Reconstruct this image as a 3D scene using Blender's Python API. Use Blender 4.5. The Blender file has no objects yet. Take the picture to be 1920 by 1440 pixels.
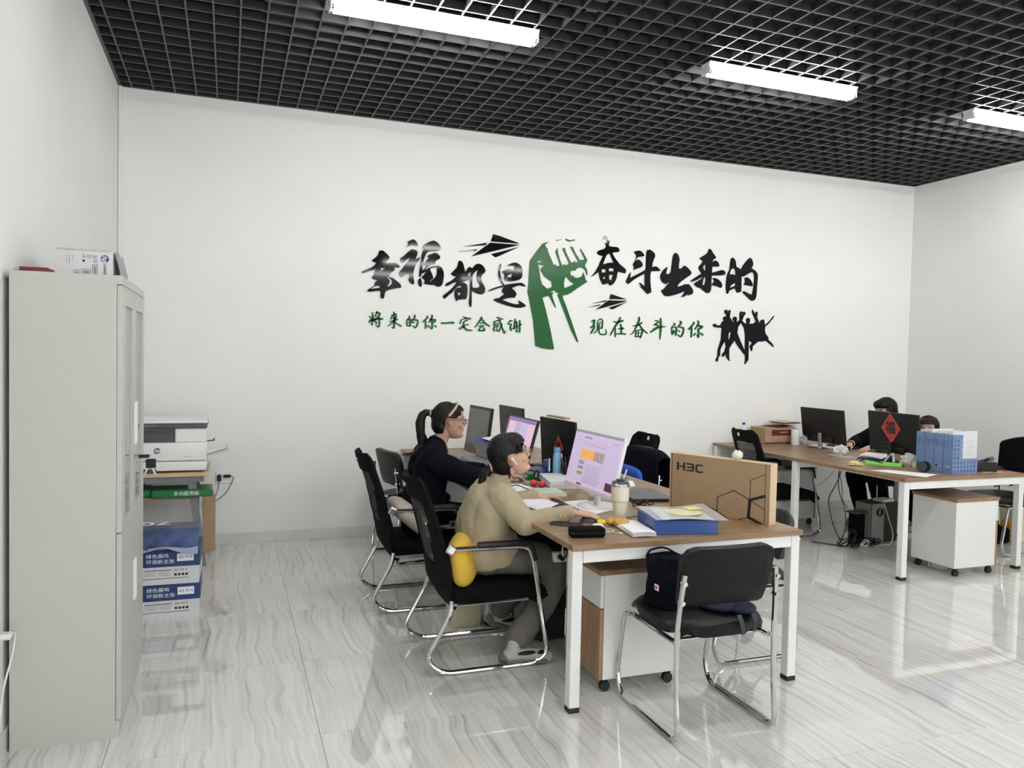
import bpy, bmesh, math, random
from mathutils import Vector, Matrix, Euler
from mathutils.geometry import tessellate_polygon
random.seed(7)
C = bpy.context.scene.collection
sc = bpy.context.scene
R = math.radians

# ------------------------------------------------------------------ camera
cam = bpy.data.cameras.new('camera'); camo = bpy.data.objects.new('camera', cam); C.objects.link(camo)
cam.sensor_width = 36.0; cam.lens = 27.215; cam.clip_start = .05
YAW, PITCH, ROLL = 0.3516, 0.03404, 0.02153
fwd = Vector((math.sin(YAW)*math.cos(PITCH), math.cos(YAW)*math.cos(PITCH), -math.sin(PITCH)))
rt = Vector((math.cos(YAW), -math.sin(YAW), 0)); up = rt.cross(fwd)
r2 = math.cos(ROLL)*rt + math.sin(ROLL)*up; u2 = -math.sin(ROLL)*rt + math.cos(ROLL)*up
m = Matrix((r2, u2, -fwd)).transposed().to_4x4(); m.translation = Vector((0.8029, -6.6411, 1.5631))
camo.matrix_world = m
sc.camera = camo

# ------------------------------------------------------------------ world, light, exposure
w = bpy.data.worlds.new('world'); sc.world = w; w.use_nodes = True
w.node_tree.nodes['Background'].inputs[0].default_value = (0.96, 0.98, 1.0, 1)
w.node_tree.nodes['Background'].inputs[1].default_value = 3.0
sc.view_settings.view_transform = 'Standard'; sc.view_settings.look = 'None'
sc.view_settings.exposure = 0.0; sc.view_settings.gamma = 1.0; sc.view_settings.use_curve_mapping = False
TUBE = 89.0

# ------------------------------------------------------------------ materials
def mat(name, col, rough=.5, metal=0.0, spec=.5, noise=0.0, nscale=40.0, bump=0.0, bscale=200.0, emit=0.0, alpha=1.0, trans=0.0, coat=0.0, stretch=None, sheen=0.0):
    m = bpy.data.materials.new(name); m.use_nodes = True
    nt = m.node_tree; b = nt.nodes['Principled BSDF']
    b.inputs['Base Color'].default_value = (*col, 1); b.inputs['Roughness'].default_value = rough
    b.inputs['Metallic'].default_value = metal; b.inputs['Specular IOR Level'].default_value = spec
    b.inputs['Alpha'].default_value = alpha; b.inputs['Transmission Weight'].default_value = trans
    b.inputs['Coat Weight'].default_value = coat; b.inputs['Sheen Weight'].default_value = sheen
    if emit: b.inputs['Emission Color'].default_value = (*col, 1); b.inputs['Emission Strength'].default_value = emit
    if noise or bump:
        tc = nt.nodes.new('ShaderNodeTexCoord'); mp = nt.nodes.new('ShaderNodeMapping')
        nt.links.new(tc.outputs['Object'], mp.inputs[0])
        if stretch: mp.inputs['Scale'].default_value = stretch
        if noise:
            n = nt.nodes.new('ShaderNodeTexNoise'); n.inputs['Scale'].default_value = nscale; n.inputs['Detail'].default_value = 4
            nt.links.new(mp.outputs[0], n.inputs['Vector'])
            r = nt.nodes.new('ShaderNodeValToRGB'); nt.links.new(n.outputs[0], r.inputs[0])
            r.color_ramp.elements[0].position = .3; r.color_ramp.elements[1].position = .7
            r.color_ramp.elements[0].color = (*[c*(1-noise) for c in col], 1)
            r.color_ramp.elements[1].color = (*[min(1, c*(1+noise)) for c in col], 1)
            nt.links.new(r.outputs[0], b.inputs['Base Color'])
        if bump:
            n2 = nt.nodes.new('ShaderNodeTexNoise'); n2.inputs['Scale'].default_value = bscale; n2.inputs['Detail'].default_value = 3
            nt.links.new(mp.outputs[0], n2.inputs['Vector'])
            bp = nt.nodes.new('ShaderNodeBump'); bp.inputs['Strength'].default_value = bump; bp.inputs['Distance'].default_value = .004
            nt.links.new(n2.outputs[0], bp.inputs['Height']); nt.links.new(bp.outputs[0], b.inputs['Normal'])
    return m

def wood(name, c1, c2, sx=(1, 14, 14), rough=.35):
    m = bpy.data.materials.new(name); m.use_nodes = True; nt = m.node_tree; b = nt.nodes['Principled BSDF']
    tc = nt.nodes.new('ShaderNodeTexCoord'); mp = nt.nodes.new('ShaderNodeMapping'); mp.inputs['Scale'].default_value = sx
    n = nt.nodes.new('ShaderNodeTexNoise'); n.inputs['Scale'].default_value = 2.2; n.inputs['Detail'].default_value = 7; n.inputs['Distortion'].default_value = .6
    r = nt.nodes.new('ShaderNodeValToRGB'); r.color_ramp.elements[0].position = .32; r.color_ramp.elements[1].position = .68
    r.color_ramp.elements[0].color = (*c1, 1); r.color_ramp.elements[1].color = (*c2, 1)
    nt.links.new(tc.outputs['Object'], mp.inputs[0]); nt.links.new(mp.outputs[0], n.inputs['Vector'])
    nt.links.new(n.outputs[0], r.inputs[0]); nt.links.new(r.outputs[0], b.inputs['Base Color'])
    b.inputs['Roughness'].default_value = rough
    return m

def tile_mat():
    m = bpy.data.materials.new('marble_tile'); m.use_nodes = True; nt = m.node_tree; b = nt.nodes['Principled BSDF']
    N = nt.nodes.new; L = nt.links.new
    tc = N('ShaderNodeTexCoord'); oi = N('ShaderNodeObjectInfo')
    off = N('ShaderNodeVectorMath'); off.operation = 'MULTIPLY_ADD'
    cb = N('ShaderNodeCombineXYZ'); L(oi.outputs['Random'], cb.inputs[0]); L(oi.outputs['Random'], cb.inputs[1])
    L(cb.outputs[0], off.inputs[0]); off.inputs[1].default_value = (37, 91, 0); L(tc.outputs['Object'], off.inputs[2])
    # gentle waviness of the bands
    wn = N('ShaderNodeTexNoise'); wn.inputs['Scale'].default_value = 1.5; wn.inputs['Detail'].default_value = 3; L(off.outputs[0], wn.inputs['Vector'])
    wv = N('ShaderNodeVectorMath'); wv.operation = 'MULTIPLY_ADD'; L(wn.outputs['Color'], wv.inputs[0]); wv.inputs[1].default_value = (.16, .16, 0); L(off.outputs[0], wv.inputs[2])
    def band(sx, sy, sc_, det):
        mp = N('ShaderNodeMapping'); mp.inputs['Scale'].default_value = (sx, sy, 1); L(wv.outputs[0], mp.inputs[0])
        n = N('ShaderNodeTexNoise'); n.inputs['Scale'].default_value = sc_; n.inputs['Detail'].default_value = det; n.inputs['Roughness'].default_value = .6
        L(mp.outputs[0], n.inputs['Vector']); return n
    n1 = band(1, .022, 42, 7); n2 = band(1, .08, 7, 3)
    r1 = N('ShaderNodeValToRGB'); L(n1.outputs[0], r1.inputs[0]); e = r1.color_ramp.elements
    e[0].position = .30; e[0].color = (.44, .43, .41, 1); e[1].position = .56; e[1].color = (.76, .76, .735, 1)
    k = e.new(.43); k.color = (.68, .68, .655, 1); k2 = e.new(.75); k2.color = (.82, .815, .79, 1)
    r2_ = N('ShaderNodeValToRGB'); L(n2.outputs[0], r2_.inputs[0]); e = r2_.color_ramp.elements
    e[0].position = .3; e[0].color = (.90, .90, .90, 1); e[1].position = .65; e[1].color = (1, 1, 1, 1)
    mx = N('ShaderNodeMix'); mx.data_type = 'RGBA'; mx.blend_type = 'MULTIPLY'; mx.inputs[0].default_value = 1
    L(r1.outputs[0], mx.inputs[6]); L(r2_.outputs[0], mx.inputs[7]); L(mx.outputs[2], b.inputs['Base Color'])
    b.inputs['Roughness'].default_value = .02; b.inputs['IOR'].default_value = 1.95; b.inputs['Specular IOR Level'].default_value = .5
    return m

M = {}
M['wall'] = mat('wall_paint', (.80, .81, .79), .75, noise=.012, nscale=3)
M['base'] = mat('baseboard_tile', (.66, .65, .62), .3, noise=.06, nscale=8)
M['grout'] = mat('grout', (.20, .20, .19), .8)
M['tile'] = tile_mat()
M['slat'] = mat('dark_slat_paint', (.048, .050, .053), .38)
M['void'] = mat('dark_void_paint', (.012, .013, .016), .9)
M['duct'] = mat('grey_duct', (.10, .10, .105), .6)
M['zinc'] = mat('zinc_steel', (.5, .5, .5), .3, metal=1)
M['lampbody'] = mat('lamp_white_enamel', (.82, .83, .82), .35)
M['tube'] = mat('tube_glow', (1.0, .985, .96), .4, emit=TUBE)
M['black'] = mat('black_acrylic', (.004, .005, .007), .05, spec=.14)
M['green'] = mat('green_acrylic', (.012, .095, .023), .16, spec=.2)
M['white'] = mat('white_enamel', (.78, .79, .78), .32)
M['whitelam'] = mat('white_laminate', (.74, .745, .73), .4)
M['plasticblack'] = mat('black_plastic', (.006, .006, .007), .42, spec=.35)
M['rubber'] = mat('black_rubber', (.012, .012, .012), .6)
M['meshfab'] = mat('black_chair_fabric', (.004, .004, .0045), .9, spec=.12, bump=.3, bscale=900)
M['meshnet'] = mat('see_through_net', (.05, .05, .05), .8, alpha=.5)
M['leather'] = mat('black_leatherette', (.004, .004, .0045), .42, spec=.2, bump=.15, bscale=420)
M['chrome'] = mat('chrome', (.66, .66, .66), .08, metal=1)
M['desk'] = wood('walnut_laminate', (.19, .115, .058), (.33, .212, .118))
M['deskd'] = wood('walnut_laminate_upright', (.25, .14, .07), (.38, .235, .13), (14, 14, 1))
M['oak'] = wood('light_oak_laminate', (.52, .36, .20), (.66, .49, .30))
M['steel'] = mat('grey_green_steel', (.50, .515, .475), .42, bump=.05, bscale=300)
M['glass'] = mat('cabinet_glass', (.75, .80, .80), .03, spec=.9, alpha=.45)
M['greyframe'] = mat('grey_metal_frame', (.20, .21, .22), .4)
M['printerw'] = mat('printer_white', (.80, .80, .80), .38)
M['printerd'] = mat('printer_charcoal', (.07, .075, .08), .4)
M['paper'] = mat('white_paper', (.86, .87, .89), .7)
M['paperg'] = mat('grey_white_paper', (.66, .67, .70), .7)
M['carton'] = mat('brown_cardboard', (.37, .25, .145), .75, noise=.05, nscale=20)
M['cartonlight'] = mat('pale_cardboard_edge', (.60, .46, .30), .75)
M['ink'] = mat('printed_black', (.015, .012, .012), .6)
M['inkgrey'] = mat('printed_grey', (.30, .30, .32), .6)
M['inkwhite'] = mat('printed_white', (.85, .86, .88), .5)
M['blue'] = mat('blue_plastic', (.035, .09, .29), .35)
M['bluebox'] = mat('navy_blue_card', (.012, .035, .14), .4)
M['lblue'] = mat('light_blue_plastic', (.15, .235, .44), .42)
M['bottleblue'] = mat('pale_blue_bottle', (.22, .46, .68), .3)
M['cream'] = mat('cream_enamel', (.74, .70, .58), .35)
M['creambin'] = mat('cream_bin_plastic', (.62, .56, .38), .45)
M['yellow'] = mat('yellow_cushion_cloth', (.62, .40, .045), .85, bump=.3, bscale=90)
M['skin'] = mat('skin', (.60, .37, .27), .5, noise=.05, nscale=14)
M['skin2'] = mat('skin_deep', (.44, .26, .18), .5, noise=.05, nscale=14)
M['skinhand'] = mat('skin_hand', (.62, .40, .31), .5)
M['hair'] = mat('black_hair', (.0028, .0024, .0024), .5, spec=.25, bump=.3, bscale=80, stretch=(4, 4, .3))
M['blazer'] = mat('beige_linen', (.385, .33, .225), .92, spec=.2, noise=.05, nscale=240, bump=.25, bscale=60)
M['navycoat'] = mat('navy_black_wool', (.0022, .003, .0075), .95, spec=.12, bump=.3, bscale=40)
M['trousers'] = mat('grey_brown_trousers', (.115, .108, .098), .9, bump=.45, bscale=14)
M['blackcloth'] = mat('black_cloth', (.003, .003, .004), .95, spec=.12, bump=.3, bscale=30)
M['red'] = mat('red_paper', (.50, .035, .03), .55)
M['goldprint'] = mat('gold_print', (.45, .27, .10), .4)
M['maroon'] = mat('maroon_print', (.10, .012, .025), .55)
M['limegreen'] = mat('lime_green_cloth', (.18, .55, .10), .8)
M['tissue'] = mat('pale_yellow_tissue', (.78, .72, .33), .8)
M['clearbag'] = mat('crumpled_clear_plastic', (.75, .75, .74), .25, alpha=.6, bump=.8, bscale=30)
M['clearpvc'] = mat('clear_plastic_bottle', (.75, .85, .92), .08, alpha=.55)
M['cobalt'] = mat('cobalt_blue', (.012, .045, .36), .4)
M['royal'] = mat('royal_blue_cloth', (.01, .075, .48), .7, bump=.3, bscale=20)
M['greenplastic'] = mat('green_plastic', (.012, .15, .05), .35)
M['silver'] = mat('brushed_silver', (.62, .62, .63), .25, metal=1)
M['darkgrey'] = mat('dark_grey_shell', (.045, .047, .05), .35)
M['greybeige'] = mat('grey_beige_plastic', (.27, .28, .27), .5)
M['screenoff'] = mat('screen_off_grey', (.105, .108, .105), .25)
M['bread'] = mat('baked_bun', (.62, .33, .08), .6, noise=.25, nscale=30)
M['yellowplastic'] = mat('yellow_plastic', (.80, .58, .03), .4)
M['cordw'] = mat('white_cord', (.72, .70, .66), .5)
M['lens'] = mat('lens_glass', (.85, .88, .9), .03, spec=.8, alpha=.2)
M['scr_lav'] = mat('screen_lavender', (.54, .455, .66), .3, emit=.50)
M['scr_pink'] = mat('screen_pink', (.72, .46, .60), .3, emit=.55)
M['scr_violet'] = mat('screen_violet', (.20, .13, .33), .3, emit=.6)
M['scr_text'] = mat('screen_text_grey', (.28, .25, .34), .3, emit=.4)
M['scr_orange'] = mat('screen_orange', (.75, .34, .07), .3, emit=.6)
M['scr_photo'] = mat('screen_photo_grey', (.32, .27, .30), .3, emit=.5, noise=.5, nscale=60)
M['scr_dark'] = mat('screen_dark', (.09, .03, .05), .3, emit=.3)
M['scr_sky'] = mat('screen_photo_blue', (.12, .22, .42), .3, emit=.5)
M['eyewhite'] = mat('eye_white', (.8, .8, .8), .2)
M['lips'] = mat('lips', (.50, .16, .14), .5)
M['mintcover'] = mat('mint_book_cover', (.50, .60, .52), .55, noise=.08, nscale=8)
M['tan'] = mat('tan_braid', (.50, .38, .20), .6, bump=.8, bscale=150)

# ------------------------------------------------------------------ mesh helpers
class MB:
    """collects shapes; build() links them as one mesh object"""
    def __init__(s): s.bm = bmesh.new()
    def _new(s, vs): return [s.bm.verts.new(v) for v in vs]
    def box(s, x0, y0, z0, x1, y1, z1, bev=0.0, rot=None, piv=None, seg=1):
        x0, x1 = min(x0, x1), max(x0, x1); y0, y1 = min(y0, y1), max(y0, y1); z0, z1 = min(z0, z1), max(z0, z1)
        t = bmesh.new(); bmesh.ops.create_cube(t, size=1)
        for v in t.verts: v.co = Vector(((v.co.x+.5)*(x1-x0)+x0, (v.co.y+.5)*(y1-y0)+y0, (v.co.z+.5)*(z1-z0)+z0))
        if bev: bmesh.ops.bevel(t, geom=list(t.edges)+list(t.verts), offset=min(bev, .45*min(x1-x0, y1-y0, z1-z0)), segments=seg, affect='EDGES', profile=.6)
        if rot is not None:
            p = Vector(piv) if piv is not None else Vector(((x0+x1)/2, (y0+y1)/2, (z0+z1)/2))
            bmesh.ops.transform(t, matrix=Matrix.Translation(p) @ Euler(rot).to_matrix().to_4x4() @ Matrix.Translation(-p), verts=t.verts)
        s.merge(t); return s
    def merge(s, t, mtx=None):
        if mtx is not None: bmesh.ops.transform(t, matrix=mtx, verts=t.verts)
        me = bpy.data.meshes.new('tmp'); t.to_mesh(me); t.free(); s.bm.from_mesh(me); bpy.data.meshes.remove(me); return s
    def cyl(s, p0, p1, r0, r1=None, seg=20):
        r1 = r0 if r1 is None else r1
        p0 = Vector(p0); p1 = Vector(p1); d = (p1-p0); L = d.length
        t = bmesh.new(); bmesh.ops.create_cone(t, cap_ends=True, segments=seg, radius1=r0, radius2=r1, depth=L)
        q = Vector((0, 0, 1)).rotation_difference(d.normalized()).to_matrix().to_4x4()
        return s.merge(t, Matrix.Translation((p0+p1)/2) @ q)
    def ell(s, c, r, rot=None, seg=20):
        t = bmesh.new(); bmesh.ops.create_uvsphere(t, u_segments=seg, v_segments=max(8, seg//2+2), radius=1)
        mm = Matrix.Translation(Vector(c)) @ ((Euler(rot).to_matrix().to_4x4()) if rot else Matrix()) @ Matrix.Diagonal((*([r]*3 if isinstance(r, (int, float)) else r), 1))
        return s.merge(t, mm)
    def tube(s, pts, r, seg=10, closed=False, round_=0.0):
        pts = [Vector(p) for p in pts]
        if round_ and len(pts) > 2:
            q = [pts[0]]
            for i in range(1, len(pts)-1):
                a, b, c = pts[i-1], pts[i], pts[i+1]
                k = min(round_, (a-b).length*.48, (c-b).length*.48)
                p = b+(a-b).normalized()*k; n = b+(c-b).normalized()*k
                for j in range(7):
                    u = j/6; q.append(p*(1-u)**2+b*2*u*(1-u)+n*u*u)
            q.append(pts[-1]); pts = q
        rr = r if isinstance(r, (list, tuple)) else [r]*len(pts)
        rings = []; prev = None
        for i, p in enumerate(pts):
            t = (pts[min(i+1, len(pts)-1)]-pts[max(i-1, 0)])
            if t.length < 1e-9: t = Vector((0, 0, 1))
            t.normalize()
            if prev is None:
                a = Vector((0, 0, 1)) if abs(t.z) < .9 else Vector((1, 0, 0)); n = t.cross(a).normalized()
            else:
                n = (prev-t*prev.dot(t)); n = n.normalized() if n.length > 1e-6 else prev
            prev = n; b = t.cross(n)
            rings.append([s.bm.verts.new(p+(n*math.cos(2*math.pi*k/seg)+b*math.sin(2*math.pi*k/seg))*rr[i]) for k in range(seg)])
        for i in range(len(rings)-1):
            for k in range(seg):
                s.bm.faces.new((rings[i][k], rings[i][(k+1) % seg], rings[i+1][(k+1) % seg], rings[i+1][k]))
        s.bm.faces.new(rings[0][::-1]); s.bm.faces.new(rings[-1])
        return s
    def lathe(s, prof, c=(0, 0, 0), seg=28):
        c = Vector(c); rings = []
        for r, z in prof: rings.append([s.bm.verts.new(c+Vector((r*math.cos(2*math.pi*k/seg), r*math.sin(2*math.pi*k/seg), z))) for k in range(seg)])
        for i in range(len(rings)-1):
            for k in range(seg): s.bm.faces.new((rings[i][k], rings[i][(k+1) % seg], rings[i+1][(k+1) % seg], rings[i+1][k]))
        s.bm.faces.new(rings[0][::-1]); s.bm.faces.new(rings[-1]); return s
    def sheet(s, fn, nu, nv, th, skip=None):
        """thick surface: fn(u,v) -> Vector, u,v in 0..1"""
        g = [[Vector(fn(i/nu, j/nv)) for j in range(nv+1)] for i in range(nu+1)]
        nrm = [[None]*(nv+1) for _ in range(nu+1)]
        for i in range(nu+1):
            for j in range(nv+1):
                a = g[min(i+1, nu)][j]-g[max(i-1, 0)][j]; b = g[i][min(j+1, nv)]-g[i][max(j-1, 0)]
                nn = a.cross(b); nrm[i][j] = nn.normalized() if nn.length > 1e-12 else Vector((0, 0, 1))
        A = {}; B = {}
        def va(i, j):
            if (i, j) not in A:
                A[(i, j)] = s.bm.verts.new(g[i][j]+nrm[i][j]*th/2); B[(i, j)] = s.bm.verts.new(g[i][j]-nrm[i][j]*th/2)
            return A[(i, j)], B[(i, j)]
        cells = {(i, j) for i in range(nu) for j in range(nv) if not (skip and skip((i+.5)/nu, (j+.5)/nv))}
        for (i, j) in cells:
            q = [va(i, j), va(i+1, j), va(i+1, j+1), va(i, j+1)]
            s.bm.faces.new([x[0] for x in q]); s.bm.faces.new([x[1] for x in q][::-1])
            for (di, dj, k0, k1) in ((0, -1, 0, 1), (1, 0, 1, 2), (0, 1, 2, 3), (-1, 0, 3, 0)):
                if (i+di, j+dj) not in cells: s.bm.faces.new((q[k1][0], q[k0][0], q[k0][1], q[k1][1]))
        return s
    def prism(s, poly, z0, z1, f=lambda x, y, z: (x, y, z)):
        a = [s.bm.verts.new(f(x, y, z0)) for x, y in poly]; b = [s.bm.verts.new(f(x, y, z1)) for x, y in poly]
        n = len(poly)
        s.bm.faces.new(a[::-1]); s.bm.faces.new(b)
        for i in range(n): s.bm.faces.new((a[i], a[(i+1) % n], b[(i+1) % n], b[i]))
        return s
    def build(s, name, material, parent=None, smooth=None, **kw):
        me = bpy.data.meshes.new(name)
        bmesh.ops.recalc_face_normals(s.bm, faces=s.bm.faces)
        s.bm.to_mesh(me); s.bm.free()
        me.materials.append(M[material] if isinstance(material, str) else material)
        if smooth is None or smooth is True:
            me.polygons.foreach_set('use_smooth', [True]*len(me.polygons))
            try: me.set_sharp_from_angle(angle=R(35 if smooth is None else 60))
            except Exception: pass
        o = bpy.data.objects.new(name, me); C.objects.link(o)
        if parent is not None: o.parent = parent
        for k, v in kw.items(): o[k] = v
        return o

def tag(o, label=None, category=None, group=None, kind=None):
    if label: o['label'] = label
    if category: o['category'] = category
    if group: o['group'] = group
    if kind: o['kind'] = kind
    return o
def thing(name, label, cat, loc=(0, 0, 0), rz=0.0, group=None):
    o = bpy.data.objects.new(name, None); C.objects.link(o); o.empty_display_size = .05
    o.location = loc; o.rotation_euler = (0, 0, rz); return tag(o, label, cat, group)
def dup(root, loc=None, rz=None, label=None, group=None):
    r = root.copy(); C.objects.link(r)
    if loc is not None: r.location = loc
    if rz is not None: r.rotation_euler = (0, 0, rz)
    if label: r['label'] = label
    if group: r['group'] = group
    for ch in list(root.children):
        c = ch.copy(); C.objects.link(c); c.parent = r
        for g in list(ch.children):
            d = g.copy(); C.objects.link(d); d.parent = c
    return r
def flat_text(s, size, material, parent, mtx, name='lettering', depth=.0006, bold=0.0, align='CENTER', shear=0.0, width=None):
    cu = bpy.data.curves.new('t', 'FONT'); cu.body = s; cu.size = size; cu.align_x = align; cu.align_y = 'CENTER'
    cu.extrude = depth/2; cu.offset = bold; cu.shear = shear; cu.resolution_u = 3
    o = bpy.data.objects.new('t', cu); C.objects.link(o)
    dg = bpy.context.evaluated_depsgraph_get(); dg.update()
    me = bpy.data.meshes.new_from_object(o.evaluated_get(dg))
    bpy.data.objects.remove(o); bpy.data.curves.remove(cu)
    if width and len(me.vertices):
        xs = [v.co.x for v in me.vertices]; k = width/max(1e-6, max(xs)-min(xs)); me.transform(Matrix.Diagonal((k, 1, 1, 1)))
    me.transform(mtx); me.name = name; me.materials.clear(); me.materials.append(M[material])
    t = bpy.data.objects.new(name, me); C.objects.link(t); t.parent = parent
    return t
def frame(o, x, y):
    """matrix whose local X, Y run along x, y at origin o"""
    x = Vector(x).normalized(); y = Vector(y).normalized(); z = x.cross(y)
    mm = Matrix((x, y, z)).transposed().to_4x4(); mm.translation = Vector(o); return mm
def cam_px(x, y, zpl): pass
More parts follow.
